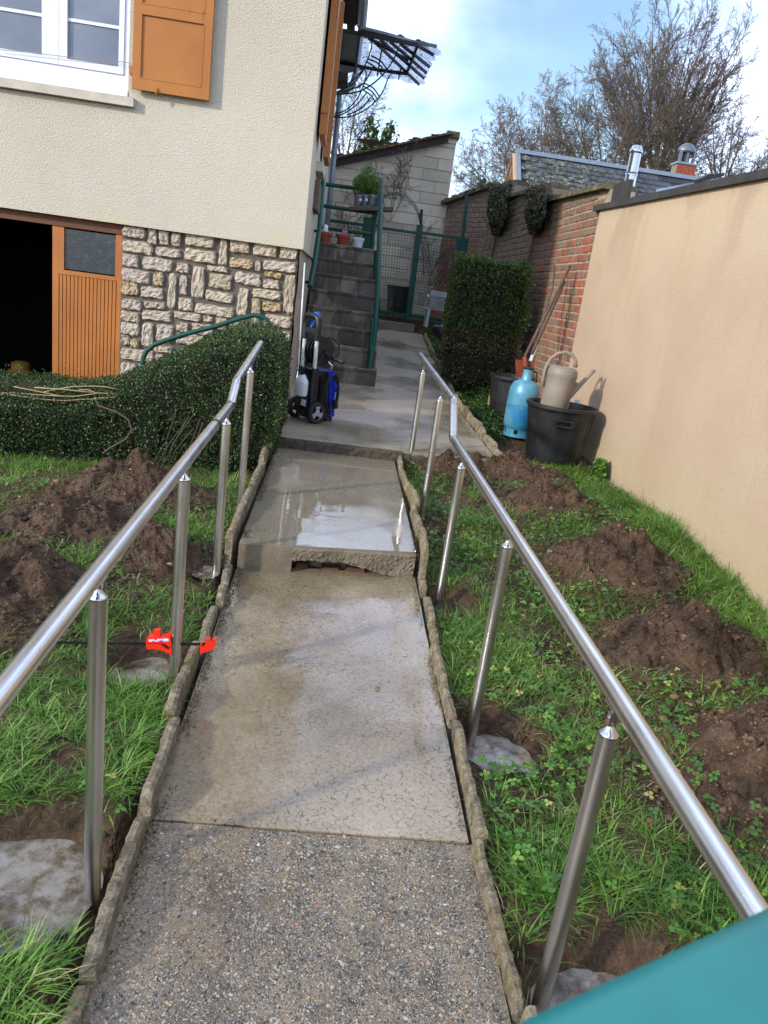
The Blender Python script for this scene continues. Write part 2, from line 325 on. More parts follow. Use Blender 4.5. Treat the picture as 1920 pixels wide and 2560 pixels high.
# slate
m = Mat('slate', 0.7, spec=0.3)
c = m.ramp(m.attr(), [(0.0, rgb('2E3238')), (0.5, rgb('3A3F46')), (1.0, rgb('474D54'))])
zz = m.z(); lf = m.maprange(zz[0], 8.6, 5.6)
lic = m.math('MULTIPLY', m.g(m.noise(3.2, 5, 0.65), 0.30, 0.50), lf)
c = m.mix(m.math('MULTIPLY', lic, 0.92), c, m.ramp(m.noise(9, 6, .8), [(0.38, rgb('191B16')), (0.52, rgb('4C4E46')), (0.66, rgb('A3A498'))]))
wh = m.math('MULTIPLY', m.math('MULTIPLY', m.g(m.vor(9), 0.16, 0.12), m.g(m.noise(4, 2), 0.5, 0.55)), lf); c = m.mix(wh, c, rgb('C9CCC4')); m.col(c); m.bump(m.noise(30, 3), 0.3, 0.01); MT['slate'] = m.m
MT['paleboard'] = simple('pale_timber', rgb('B59A7C'), 0.7, var=0.12)
MT['greyboard'] = simple('grey_boarding', rgb('51504E'), 0.8, var=0.2)
m = Mat('clay_tile', 0.9); c = m.ramp(m.attr(), [(0.0, rgb('6B4432')), (1.0, rgb('8C5A3E'))]); c = m.mix(m.g(m.noise(5, 5, .7), 0.42, 0.56), c, rgb('4D4D2A')); m.col(c); m.bump(m.noise(30, 4), 0.8, 0.02); MT['tile'] = m.m
# ground
m = Mat('soil', 0.92, spec=0.25)
c = m.ramp(m.noise(9, 6, 0.7), [(0.28, rgb('362A20')), (0.5, rgb('644F3D')), (0.75, rgb('866D55'))])
m.col(c)
m.bump(m.noise(30, 6, 0.8), 1.0, 0.045); m.bump(m.vor(55), 0.8, 0.02); MT['soil'] = m.m
m = Mat('clod', 0.9, spec=0.3)
c = m.ramp(m.attr(), [(0.0, rgb('3B2F27')), (0.7, rgb('5B4A3C')), (0.96, rgb('6F5B48')), (0.99, rgb('94704E')), (1.0, rgb('AC8860'))]); m.col(c)
m.bump(m.noise(70, 5, 0.7), 0.9, 0.01); MT['clod'] = m.m
m = Mat('far_grass', 0.95, spec=0.1); m.col(m.ramp(m.noise(6, 5), [(0.3, rgb('2E3A18')), (0.7, rgb('47572A'))])); MT['farground'] = m.m
m = Mat('wet_mud', 0.3); w = m.g(m.noise(7, 4), 0.45, 0.55)
c = m.ramp(m.noise(8, 7, 0.75), [(0.36, rgb('43352A')), (0.46, rgb('6A5D4C')), (0.54, rgb('8A8276')), (0.7, rgb('A39D94'))]); m.col(c); m.rough(m.maprange(w, 0, 1, 0.05, 0.35)); m.bump(m.noise(30, 4), 0.15, 0.006); MT['mud'] = m.m
def leafmat(name, stops, rough=0.45, trans=0.3):
    m = Mat(name, rough, spec=0.4); c = m.ramp(m.attr(), stops); m.col(c)
    t = m.n('ShaderNodeBsdfTranslucent'); x = m.n('ShaderNodeMixShader'); x.inputs[0].default_value = trans
    m.l(c, t.inputs['Color']); m.l(m.b.outputs[0], x.inputs[1]); m.l(t.outputs[0], x.inputs[2]); m.l(x.outputs[0], m.t.nodes['Material Output'].inputs['Surface'])
    return m.m
MT['grass'] = leafmat('grass_blades', [(0.0, rgb('34541E')), (0.35, rgb('537F2E')), (0.7, rgb('80A846')), (0.9, rgb('A9C069')), (1.0, rgb('C2B684'))], 0.4, 0.35)
MT['clover'] = leafmat('weed_leaves', [(0.0, rgb('2F5222')), (0.5, rgb('507E33')), (0.85, rgb('7BA544')), (0.97, rgb('AAB455')), (1.0, rgb('B5A85C'))], 0.4, 0.3)
MT['hedge'] = leafmat('hedge_leaves', [(0.0, rgb('182A12')), (0.5, rgb('2B451C')), (0.85, rgb('476327')), (0.95, rgb('647534')), (1.0, rgb('7B6A3F'))], 0.34, 0.12)
MT['box'] = leafmat('box_leaves', [(0.0, rgb('1A3010')), (0.5, rgb('315019')), (0.85, rgb('557326')), (0.94, rgb('5A6327')), (1.0, rgb('6E5E40'))], 0.4, 0.15)
MT['ivy'] = leafmat('ivy_leaves', [(0.0, rgb('1E2C16')), (0.4, rgb('2F4020')), (0.75, rgb('4E4E34')), (1.0, rgb('6A5444'))], 0.5, 0.15)
MT['hedgecore'] = simple('hedge_core_filler', rgb('17160E'), 0.95, var=0.4)  # near-black filler added inside the hedges to block light
MT['bark'] = simple('bark', rgb('4E4638'), 0.95, var=0.3, sc=3)
m = Mat('twigs', 0.9, spec=0.1); m.col(m.ramp(m.attr(), [(0.0, rgb('53513A')), (0.5, rgb('5E544A')), (1.0, rgb('756A64'))])); MT['twig'] = m.m
MT['drytwig'] = simple('dry_cane', rgb('9A8560'), 0.7, var=0.25, sc=10)
m = Mat('pebbles', 0.35); m.col(m.ramp(m.attr(), [(0.0, rgb('25272B')), (0.2, rgb('4A4A48')), (0.5, rgb('7A746A')), (0.72, rgb('A39A86')), (0.84, rgb('B4AFA5')), (0.9, rgb('A8672F')), (0.95, rgb('BFA15A')), (1.0, rgb('C9C5BC'))])); MT['pebble'] = m.m
for k in ('slate',): pass
# ------------------------------------------------------------------ mesh tools
class MB:
    def __init__(s): s.v = []; s.f = []; s.r = []; s.cur = 0.5
    def add(s, vs, fs, r=None):
        o = len(s.v); s.v += [tuple(p) for p in vs]; s.f += [tuple(i+o for i in f) for f in fs]
        s.r += [s.cur if r is None else r]*len(vs)
    def box(s, a, b):
        (x0, y0, z0), (x1, y1, z1) = a, b
        s.add([(x0, y0, z0), (x1, y0, z0), (x1, y1, z0), (x0, y1, z0), (x0, y0, z1), (x1, y0, z1), (x1, y1, z1), (x0, y1, z1)],
              [(0, 3, 2, 1), (4, 5, 6, 7), (0, 1, 5, 4), (1, 2, 6, 5), (2, 3, 7, 6), (3, 0, 4, 7)])
    def hexa(s, p):      # eight corners, bottom four then top four
        s.add(p, [(0, 3, 2, 1), (4, 5, 6, 7), (0, 1, 5, 4), (1, 2, 6, 5), (2, 3, 7, 6), (3, 0, 4, 7)])
    def obox(s, p, q, w, h, up=(0, 0, 1)):     # a bar from p to q
        p = Vector(p); q = Vector(q); d = (q-p).normalized(); u = Vector(up)
        sd = d.cross(u)
        if sd.length < 1e-4: sd = d.cross(Vector((1, 0, 0)))
        sd.normalize(); u = sd.cross(d).normalized()
        c = []
        for P in (p, q):
            for a, b in ((-1, -1), (1, -1), (1, 1), (-1, 1)): c.append(P+sd*a*w/2+u*b*h/2)
        s.add(c, [(0, 1, 2, 3), (4, 7, 6, 5), (0, 4, 5, 1), (1, 5, 6, 2), (2, 6, 7, 3), (3, 7, 4, 0)])
    def tube(s, pts, r, n=10, caps=True, closed=False):
        pts = [Vector(p) for p in pts]; N = len(pts)
        rr = r if isinstance(r, (list, tuple)) else [r]*N
        rings = []; prev = None
        for i, p in enumerate(pts):
            if closed: d = pts[(i+1) % N]-pts[i-1]
            else: d = pts[min(i+1, N-1)]-pts[max(i-1, 0)]
            d.normalize()
            if prev is None:
                a = Vector((0, 0, 1)) if abs(d.z) < 0.9 else Vector((1, 0, 0))
                u = d.cross(a).normalized()
            else:
                u = prev - d*prev.dot(d)
                if u.length < 0.05: u = d.cross(Vector((0.3, 0.8, 0.5)))
                u.normalize()
            prev = u; w = d.cross(u)
            rings.append([p+(u*math.cos(2*math.pi*k/n)+w*math.sin(2*math.pi*k/n))*rr[i] for k in range(n)])
        vs = [q for ring in rings for q in ring]; fs = []
        M = N if closed else N-1
        for i in range(M):
            j = (i+1) % N
            for k in range(n): fs.append((i*n+k, i*n+(k+1) % n, j*n+(k+1) % n, j*n+k))
        if caps and not closed: fs += [tuple(range(n-1, -1, -1)), tuple((N-1)*n+k for k in range(n))]
        s.add(vs, fs)
    def lathe(s, prof, c=(0, 0, 0), n=24, axis=None, sx=1.0, sy=1.0, cap=True):
        c = Vector(c); vs = []; fs = []
        M = Vector(axis).normalized().to_track_quat('Z', 'Y').to_matrix() if axis is not None else Matrix.Identity(3)
        for (r, z) in prof:
            for k in range(n):
                a = 2*math.pi*k/n; vs.append(c + M @ Vector((r*sx*math.cos(a), r*sy*math.sin(a), z)))
        for i in range(len(prof)-1):
            for k in range(n): fs.append((i*n+k, i*n+(k+1) % n, (i+1)*n+(k+1) % n, (i+1)*n+k))
        if cap:
            if prof[0][0] > 1e-5: fs.append(tuple(range(n-1, -1, -1)))
            if prof[-1][0] > 1e-5: fs.append(tuple((len(prof)-1)*n+k for k in range(n)))
        s.add(vs, fs)
    def prism(s, poly, off):     # polygon swept by a vector
        off = Vector(off); n = len(poly); P = [Vector(p) for p in poly]
        s.add(P+[p+off for p in P], [tuple(range(n-1, -1, -1)), tuple(range(n, 2*n))]+[(i, (i+1) % n, n+(i+1) % n, n+i) for i in range(n)])
    def xf(s, M):
        s.v = [tuple(M @ Vector(p)) for p in s.v]; return s

def mesh(name, mb, mat, off=Vector((0, 0, 0)), smooth=False):
    me = bpy.data.meshes.new(name)
    me.from_pydata([(p[0]-off.x, p[1]-off.y, p[2]-off.z) for p in mb.v], [], mb.f)
    a = me.attributes.new('rnd', 'FLOAT', 'POINT'); a.data.foreach_set('value', mb.r)
    me.materials.append(MT[mat] if isinstance(mat, str) else mat)
    if smooth: me.shade_smooth()
    me.update(); return me
def np_mesh(name, V, Fc, rnd, mat, off=(0, 0, 0), k=3, smooth=False):      # faces all with k corners
    me = bpy.data.meshes.new(name); V = np.asarray(V, np.float32)-np.asarray(off, np.float32); Fc = np.asarray(Fc, np.int32)
    me.vertices.add(len(V)); me.vertices.foreach_set('co', V.ravel())
    me.loops.add(Fc.size); me.loops.foreach_set('vertex_index', Fc.ravel())
    me.polygons.add(len(Fc)); me.polygons.foreach_set('loop_start', np.arange(len(Fc), dtype=np.int32)*k)
    me.update(calc_edges=True)
    a = me.attributes.new('rnd', 'FLOAT', 'POINT'); a.data.foreach_set('value', np.asarray(rnd, np.float32))
    me.materials.append(MT[mat])
    if smooth: me.shade_smooth()
    me.validate(); return me
OFF = {}
def tag(o, label=None, cat=None, group=None, kind=None):
    for k, v in (('label', label), ('category', cat), ('group', group), ('kind', kind)):
        if v: o[k] = v
    return o
def thing(name, label, cat, loc, group=None, kind=None):
    o = bpy.data.objects.new(name, None); o.empty_display_size = 0.05; COL.objects.link(o)
    o.location = loc; OFF[o.name] = Vector(loc); return tag(o, label, cat, group, kind)
def part(name, mb, mat, parent=None, smooth=False, label=None, kind=None, auto=None):
    off = OFF[parent.name] if parent is not None else Vector((0, 0, 0))
    me = mb if isinstance(mb, bpy.types.Mesh) else mesh(name, mb, mat, off, smooth)
    o = bpy.data.objects.new(name, me); COL.objects.link(o)
    if parent is not None: o.parent = parent
    OFF[o.name] = off
    if auto and isinstance(mb, MB):
        me.shade_smooth()
        try: me.set_sharp_from_angle(angle=R(auto))
        except Exception: pass
    return tag(o, label, kind=kind)
def solo(name, mb, mat, label, cat, base, smooth=False, group=None, kind=None, auto=None):   # a thing that is one mesh, its origin at its base
    base = Vector(base); me = mesh(name, mb, mat, base, smooth)
    o = bpy.data.objects.new(name, me); COL.objects.link(o); o.location = base; OFF[o.name] = base
    if auto:
        me.shade_smooth(); me.set_sharp_from_angle(angle=R(auto))
    return tag(o, label, cat, group, kind)
def piece(name, me, parent, loc, rot=(0, 0, 0), sc=(1, 1, 1)):     # one of many alike pieces: shares its mesh
    o = bpy.data.objects.new(name, me); COL.objects.link(o); o.parent = parent
    o.location = Vector(loc)-OFF[parent.name]; o.rotation_euler = rot; o.scale = sc; return o
def nz(x, y, z=0.0, s=1.0, o=4): return noise.fractal(Vector((x*s, y*s, z*s)), 0.9, 2.0, o)
def sstep(a, b, x):
    t = min(1.0, max(0.0, (x-a)/(b-a))); return t*t*(3-2*t)
def lerp(a, b, t): return a+(b-a)*t
def interp(x, tab):
    if x <= tab[0][0]: return tab[0][1]
    for (a, va), (b, vb) in zip(tab, tab[1:]):
        if x <= b: return va+(vb-va)*(x-a)/(b-a)
    return tab[-1][1]
def rough_lump(cx, cy, cz, rx, ry, rz, seed, sub=3, amp=0.18, s=3.0, r=None):
    bm = bmesh.new(); bmesh.ops.create_icosphere(bm, subdivisions=sub, radius=1.0)
    vs = []
    for v in bm.verts:
        k = 1+amp*noise.fractal(v.co*s+Vector((seed*3.1, seed, 0)), 0.8, 2.0, 4)
        vs.append((cx+v.co.x*rx*k, cy+v.co.y*ry*k, cz+v.co.z*rz*k))
    fs = [tuple(q.index for q in f.verts) for f in bm.faces]; bm.free(); return vs, fs

# ------------------------------------------------------------------ lie of the land
WALLX = 2.4
def path_z(y):
    return interp(y, [(-3, -1.75), (3.70, -1.491), (3.7001, -1.345), (5.66, -1.285), (5.6601, -1.195), (8.7, -1.115), (13.0, -0.68), (13.3, -0.68), (13.3001, -0.53), (13.6, -0.47), (16, -0.38)])
MOUNDS = [(-1.12, 4.35, 0.42, 0.26, 0.20, 'L'), (-1.32, 3.78, 0.36, 0.26, 0.17, 'L'), (-1.45, 3.05, 0.42, 0.34, 0.20, 'L'), (-0.80, 3.55, 0.20, 0.20, 0.11, 'L'),
          (1.55, 5.72, 0.42, 0.22, 0.13, 'R'), (1.58, 4.95, 0.30, 0.24, 0.15, 'R'), (1.66, 3.85, 0.37, 0.30, 0.20, 'R'), (1.70, 2.95, 0.38, 0.28, 0.20, 'R'),
          (1.80, 2.05, 0.38, 0.38, 0.22, 'R'), (1.0, 5.75, 0.3, 0.22, 0.10, 'R')]
HOLES = [(-0.68, 1.60, 0.23, 0.20, 0.10), (-0.62, 2.68, 0.14, 0.14, 0.08), (-0.56, 3.50, 0.10, 0.12, 0.05), (0.76, 2.37, 0.15, 0.14, 0.11), (0.84, 1.30, 0.22, 0.2, 0.10), (0.74, 3.50, 0.12, 0.12, 0.06)]
def base_z(x, y):
    if x < 0.1:
        z = interp(y, [(0, -1.60), (1.5, -1.555), (2.5, -1.535), (3.5, -1.45), (4.4, -1.40), (5.6, -1.42), (6.2, -1.75), (7.0, -2.1)])
        z -= 0.05*sstep(-0.6, -2.5, x)
    else:
        z = interp(y, [(0, -1.60), (1.4, -1.56), (2.5, -1.54), (3.5, -1.50), (4.6, -1.40), (5.7, -1.34), (6.3, -1.28), (8.7, -1.14), (13.0, -0.70), (16, -0.4)])
        z += 0.13*sstep(0.7, 2.4, x)*sstep(6.0, 4.5, y)
    z += 0.025*nz(x, y, 0, 1.6)
    return z
def ground_z(x, y):
    z = base_z(x, y)
    for (mx_, my_, a, b, h, _) in MOUNDS:
        d = ((x-mx_)/a)**2+((y-my_)/b)**2
        if d < 4: z += 1.08*h*math.exp(-d*1.1)*(1+0.55*nz(x, y, 3, 5)+0.25*nz(x, y, 5, 14))
    for (hx, hy, a, b, h) in HOLES:
        d = math.hypot((x-hx)/a, (y-hy)/b)
        if d < 1.6: z -= h*(1-sstep(0.8, 1.35, d+0.15*nz(x, y, 7, 6)))
    return z
def soilness(x, y):      # 1 where the earth is bare
    s = 0.0
    for (mx_, my_, a, b, h, _) in MOUNDS:
        d = ((x-mx_)/a)**2+((y-my_)/b)**2
        s = max(s, 1-sstep(0.7, 1.7, d+0.5*nz(x, y, 5, 4)))
    for (hx, hy, a, b, h) in HOLES:
        d = math.hypot((x-hx)/a, (y-hy)/b); s = max(s, 1-sstep(1.1, 1.5, d))
    return s
# ------------------------------------------------------------------ ground
def axis(lo, hi, fine0, fine1, step):
    a = [lo, lo*0.6, lo*0.3, lo*0.12, lo*0.05]; a = [v for v in a if v < fine0-1]
    v = fine0-1
    a += [fine0-2.5, fine0-1, fine0-0.4]
    n = int(round((fine1-fine0)/step)); a += [fine0+(fine1-fine0)*i/n for i in range(n+1)]
    a += [fine1+0.4, fine1+1, fine1+3]
    b = [hi*0.05, hi*0.12, hi*0.3, hi*0.6, hi]; a += [v for v in b if v > fine1+3]
    return sorted(set(a))
xs = axis(-600, 600, -3.4, 2.5, 0.045); ys = axis(-600, 800, 0.6, 7.0, 0.045)
ys = sorted(set(ys+[7.5, 8, 9, 10, 11, 12, 13, 14, 15, 17, 20]))
def sheet_z(x, y):
    far = 0.0
    if x > WALLX+0.4 or y > 17 or x < -6 or y < -3: return -1.9
    z = ground_z(x, min(max(y, 0), 16))
    if -0.47 < x < 0.57 and y < 5.70: z = min(z, path_z(y)-0.16)
    if -0.47 < x < 1.40 and 5.66 < y < 13.6: z = path_z(y)-0.25
    if x < -0.5 and y > 6.2: z = -2.14
    if -0.5 <= x < -0.3 and y > 5.5: z = min(z, -1.5)
    return z
gv = []; gf = []
for y in ys:
    for x in xs: gv.append((x, y, sheet_z(x, y)+(0.012*nz(x, y, 1, 14) if -3.4 < x < 2.5 and 0.6 < y < 7 else 0)))
nx = len(xs)
for j in range(len(ys)-1):
    for i in range(nx-1): gf.append((j*nx+i, j*nx+i+1, (j+1)*nx+i+1, (j+1)*nx+i))
g = MB(); g.add(gv, gf); ground = part('ground', g, 'soil', smooth=True, kind='structure')

# ------------------------------------------------------------------ the path
def slab(name, x0, x1, y0, y1, mat, thick=0.14, n=(14, 30), skew=0.0, amp=0.004, edge=0.0):
    mb = MB(); vs = []; nxx, nyy = n
    for j in range(nyy+1):
        for i in range(nxx+1):
            x = lerp(x0, x1, i/nxx); y = lerp(y0, y1, j/nyy)
            y += skew*(x-x0)/(x1-x0)*(1 if skew_at == 'far' else 0)*(j/nyy) + (skew*(x-x0)/(x1-x0)*(1-j/nyy) if skew_at == 'near' else 0)
            zy = min(max(y, y0+1e-3), y1-1e-3) if not skew else y
            z = slope_z(zy)+amp*nz(x, y, 2, 3)
            if j in (0, nyy): z -= edge*abs(nz(x*9, y, 1, 1))
            vs.append((x, y, z))
    fs = [(j*(nxx+1)+i, j*(nxx+1)+i+1, (j+1)*(nxx+1)+i+1, (j+1)*(nxx+1)+i) for j in range(nyy) for i in range(nxx)]
    top = len(vs); rim = [i for i in range(nxx+1)]+[j*(nxx+1)+nxx for j in range(1, nyy+1)]+[nyy*(nxx+1)+i for i in range(nxx-1, -1, -1)]+[j*(nxx+1) for j in range(nyy-1, 0, -1)]
    for q in rim: vs.append((vs[q][0], vs[q][1], vs[q][2]-thick))
    for k in range(len(rim)): fs.append((rim[k], top+k, top+(k+1) % len(rim), rim[(k+1) % len(rim)]))
    mb.add(vs, fs); return mb
garden_path = bpy.data.objects.new('garden_path', None); COL.objects.link(garden_path); garden_path.location = (0.09, 3.0, -1.52); garden_path['kind'] = 'structure'; OFF['garden_path'] = Vector((0.09, 3.0, -1.52))
skew_at = 'far'; slope_z = lambda y: -1.491+0.039*(y-3.7)
part('paving_slab', slab('a', -0.39, 0.572, 0.1, 1.825, 'aggregate', amp=0.006), 'aggregate', garden_path, label='exposed aggregate slab in the foreground')
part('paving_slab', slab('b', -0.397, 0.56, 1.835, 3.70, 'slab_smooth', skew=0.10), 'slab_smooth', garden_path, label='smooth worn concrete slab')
slope_z = lambda y: -1.345+0.030*(y-3.7)
skew_at = 'near'
part('paving_slab', slab('c', -0.39, 0.545, 3.64, 4.555, 'slab_mid', thick=0.055, skew=0.13, amp=0.0007), 'slab_mid', garden_path, label='wet concrete landing before the crack')
skew_at = 'far'; 
part('paving_slab', slab('d', -0.385, 0.545, 4.561, 5.72, 'slab_mid', thick=0.09, amp=0.0007), 'slab_mid', garden_path, label='wet concrete landing behind the crack')
slope_z = lambda y: interp(y, [(5.5, -1.197), (8.7, -1.115), (13.0, -0.68), (13.4, -0.66)])
part('paving_slab', slab('e', -0.46, 1.36, 5.70, 9.25, 'slab_far', thick=0.05, n=(20, 40), amp=0.004), 'slab_far', garden_path, label='wide wet concrete platform by the staircase')
part('paving_slab', slab('f', 0.2, 1.40, 9.257, 11.2, 'slab_far', thick=0.2, n=(12, 20), amp=0.006), 'slab_far', garden_path)
part('paving_slab', slab('g', 0.1, 1.42, 11.206, 13.1, 'slab_far', thick=0.2, n=(12, 20), amp=0.006), 'slab_far', garden_path)
# faces of the two steps
def rough_face(x0, x1, zt, zb, y, yb, amp, seed, nx_=40, nz_=8, low=None, skew=0.0):
    mb = MB(); vs = []
    for j in range(nz_+1):
        for i in range(nx_+1):
            x = lerp(x0, x1, i/nx_); t = j/nz_
            b = zb if low is None else low(x)
            z = lerp(b, zt, t); yy = y+skew*(x-x0)/(x1-x0)-amp*(0.5*abs(nz(x+seed, seed, z, 9))+0.6*abs(nz(x, seed, z, 40)))
            if j == nz_: yy = y+skew*(x-x0)/(x1-x0)+0.004
            vs.append((x, yy, z))
    fs = [(j*(nx_+1)+i, j*(nx_+1)+i+1, (j+1)*(nx_+1)+i+1, (j+1)*(nx_+1)+i) for j in range(nz_) for i in range(nx_)]
    o = len(vs)                                        # back rows close the lump
    for i in range(nx_+1):
        x, yy, z = vs[i]; vs.append((x, yb, z))
    for i in range(nx_+1):
        x, yy, z = vs[nz_*(nx_+1)+i]; vs.append((x, yb, z))
    for i in range(nx_):
        fs.append((o+i, o+i+1, i+1, i)); q = nz_*(nx_+1)+i; fs.append((q, q+1, o+nx_+1+i+1, o+nx_+1+i))
    mb.add(vs, fs); return mb
st = MB(); st.hexa([(-0.392, 3.632, -1.52), (-0.115, 3.665, -1.52), (-0.115, 4.2, -1.5), (-0.392, 4.2, -1.5), (-0.392, 3.632, -1.349), (-0.115, 3.665, -1.349), (-0.115, 4.2, -1.349), (-0.392, 4.2, -1.349)])
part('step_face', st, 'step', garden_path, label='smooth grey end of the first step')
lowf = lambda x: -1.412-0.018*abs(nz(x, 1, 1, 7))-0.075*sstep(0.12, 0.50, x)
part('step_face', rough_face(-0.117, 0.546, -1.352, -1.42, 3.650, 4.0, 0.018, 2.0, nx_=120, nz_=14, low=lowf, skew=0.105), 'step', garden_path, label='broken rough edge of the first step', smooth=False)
rec = MB(); rec.box((-0.117, 3.80, -1.60), (0.55, 3.95, -1.37)); part('step_core', rec, 'step', garden_path)
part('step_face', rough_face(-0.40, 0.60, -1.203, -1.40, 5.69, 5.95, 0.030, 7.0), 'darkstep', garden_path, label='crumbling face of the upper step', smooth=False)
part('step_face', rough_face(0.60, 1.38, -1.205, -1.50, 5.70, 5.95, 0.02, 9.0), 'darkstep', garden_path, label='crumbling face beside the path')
st = MB(); st.box((0.2, 13.1, -0.9), (1.28, 13.35, -0.535)); part('step_face', st, 'step', garden_path, label='slab step before the gate')
bk = MB(); bk.v = []
slopeA = lambda y: -1.491+0.039*(y-3.7)
for k, (x, w, h_) in enumerate([(-0.10, 0.08, 0.03), (0.04, 0.11, 0.012), (0.17, 0.12, 0.025), (0.33, 0.07, 0.012)]):
    b = MB(); y_ = 3.725+0.11*(x+0.1); z_ = slopeA(3.7); j = lambda q=0.006: random.uniform(-q, q)
    b.hexa([(x, y_, z_-.01), (x+w, y_+j(), z_-.01), (x+w, y_+.09, z_-.01), (x, y_+.09, z_-.01), (x+.012, y_+.012, z_+h_+j()), (x+w-.015, y_+.015+j(), z_+h_+j()), (x+w, y_+.09, z_+h_+.012), (x, y_+.09, z_+h_+.012)])
    part('brick_fragment', b, 'oldred', garden_path)
# stones showing in the aggregate: geometry, half sunk
V = []; Fc = []; Rn = []
def add_pebble(x, y, z, s, r, sq):
    o = len(V); a0 = random.random()*6.28; n = 5 if s < 0.004 else 7; h = s*(0.30 if s < 0.004 else 0.16); ca, sa = math.cos(a0), math.sin(a0)
    for k in range(n):
        a = k*2*math.pi/n+random.gauss(0, .22); q = s*(0.75+0.5*random.random()); u, w = q*math.cos(a), q*sq*math.sin(a); V.append((x+u*ca-w*sa, y+u*sa+w*ca, z-0.0008))
    V.append((x+s*.15*ca, y+s*.15*sa, z+h))
    for k in range(n): Fc.append((o+k, o+(k+1) % n, o+n))
    Rn.extend([r]*(n+1))
slopeA = lambda y: -1.491+0.039*(y-3.7)
for i in range(62000):
    x = random.uniform(-0.37, 0.56); y = random.uniform(0.95, 1.822)
    f = nz(x, y, 8, 2.5)
    if x < -0.1 and f < 0.0 and random.random() < 0.7: continue
    s = min(0.0085, 0.0011+0.00085*random.expovariate(1.0))
    if f > 0.1 and random.random() < 0.03: s *= 1.8
    r = random.choice([0.02, 0.1, 0.25, 0.35, 0.45, 0.55, 0.62, 0.7, 0.75, 0.78, 0.3, 0.5]) if random.random() < 0.90 else random.choice([0.84, 0.87, 0.9, 0.92, 0.95, 0.97, 1.0, 0.0])
    add_pebble(x, y, slopeA(y)+0.006*nz(x, y, 2, 3)+0.0012, s, r, random.uniform(0.45, 0.95))
for i in range(9000):
    x = random.uniform(-0.37, 0.545); y = random.uniform(1.84, 3.6)
    s = min(0.004, 0.0009+0.0006*random.expovariate(1.0))
    add_pebble(x, y, slopeA(y)+0.004*nz(x, y, 2, 3)-0.0004, s, random.choice([0.0, 0.05, 0.15, 0.3, 0.5, 0.72, 0.78, 0.86, 0.88]), random.uniform(0.5, 1.0))
off = OFF['garden_path']; pm = np_mesh('pebbles', V, Fc, Rn, 'pebble', tuple(off)); part('pebbles', pm, None, garden_path, kind='stuff')

# ------------------------------------------------------------------ broken edging slabs
def edging(name, label, cat, x_at, spans, z_at, side, top, thick=0.042, seed=0, lean=0.0, group=None):
    root = thing(name, label, cat, (x_at(spans[0][0]), spans[0][0], z_at(spans[0][0])-0.1), group)
    for k, (ya, yb) in enumerate(spans):
        mb = MB(); n = max(8, int((yb-ya)/0.012)); vs = []; hh = random.uniform(-0.022, 0.026); dx = random.uniform(-0.012, 0.012); tw = random.uniform(-0.02, 0.02)
        ends = (random.uniform(-0.03, 0.012), random.uniform(-0.03, 0.012))
        for i in range(n+1):
            t = i/n; y = lerp(ya+0.004, yb-0.005, t)
            x = x_at(y)+dx*1.3+tw*(t-0.5)+0.002*nz(y, seed, k, 9)
            jag = 0.8*nz(y+seed, seed, k, 4.5, 6)+0.16*nz(y*1.0, k, seed, 33, 3)
            zt = z_at(y)+top+hh+0.034*jag+ends[0]*max(0, 1-t*6)+ends[1]*max(0, 1-(1-t)*6)
            zb = z_at(y)-0.16; w = thick*(0.88+0.2*abs(nz(y, k, seed, 12)))
            r = lambda q: 0.0032*nz(y, q, seed+k, 45)+0.002*nz(y, q*0.2, seed+k, 7)
            dn = min(zt-zb-0.06, 0.055)
            vs += [(x-w/2*side+r(1), y, zb), (x-w/2*side+r(2)*1.5, y, zt-dn), (x-w/2*side*0.92+r(3), y, zt-0.007+r(9)), (x-w*0.15*side, y+r(4), zt+r(5)*1.3), (x+w*0.3*side, y+r(4), zt-0.002+r(6)*1.3), (x+w/2*side*0.95+r(7), y, zt-0.010+r(10)), (x+w/2*side+lean+r(8)*1.5, y, zt-dn), (x+w/2*side, y, zb)]
        m8 = 8
        fs = [(i*m8+a, (i+1)*m8+a, (i+1)*m8+(a+1) % m8, i*m8+(a+1) % m8) for i in range(n) for a in range(m8)]
        fs += [tuple(range(m8)), tuple(range(n*m8+m8-1, n*m8-1, -1))]
        if side < 0: fs = [tuple(reversed(f)) for f in fs]
        mb.add(vs, fs); part('edging_slab', mb, 'edging', root, smooth=False)
    return root
zl = lambda y: slopeA(y) if y < 3.66 else (-1.345+0.03*(y-3.7))
xl = lambda y: interp(y, [(1.0, -0.418), (1.8, -0.405), (2.5, -0.425), (3.6, -0.44), (5.6, -0.44)])
edging('path_edging', 'broken concrete edging along the left side of the path, beside the clamp', 'edging', xl,
       [(0.75, 1.29), (1.31, 1.80), (1.81, 2.27), (2.28, 2.77), (2.78, 3.16), (3.17, 3.62), (3.63, 4.1), (4.11, 4.55), (4.56, 5.05), (5.06, 5.6)], zl, -1, 0.068, seed=3)
xr = lambda y: interp(y, [(1.0, 0.60), (1.8, 0.585), (2.6, 0.58), (3.6, 0.585), (4.6, 0.60), (5.9, 0.585)])
edging('path_edging', 'crumbling concrete edging along the right side of the path, below the right handrail', 'edging', xr,
       [(0.7, 1.27), (1.28, 1.79), (1.80, 2.40), (2.41, 2.98), (2.99, 3.52), (3.53, 4.02), (4.03, 4.42), (4.43, 4.82), (4.83, 5.22), (5.23, 5.68)], zl, 1, 0.060, thick=0.034, seed=9)
zp = lambda y: interp(y, [(5.5, -1.197), (8.7, -1.115), (13.0, -0.68), (13.4, -0.66)])
xk = lambda y: 1.385+0.006*(y-5.5)
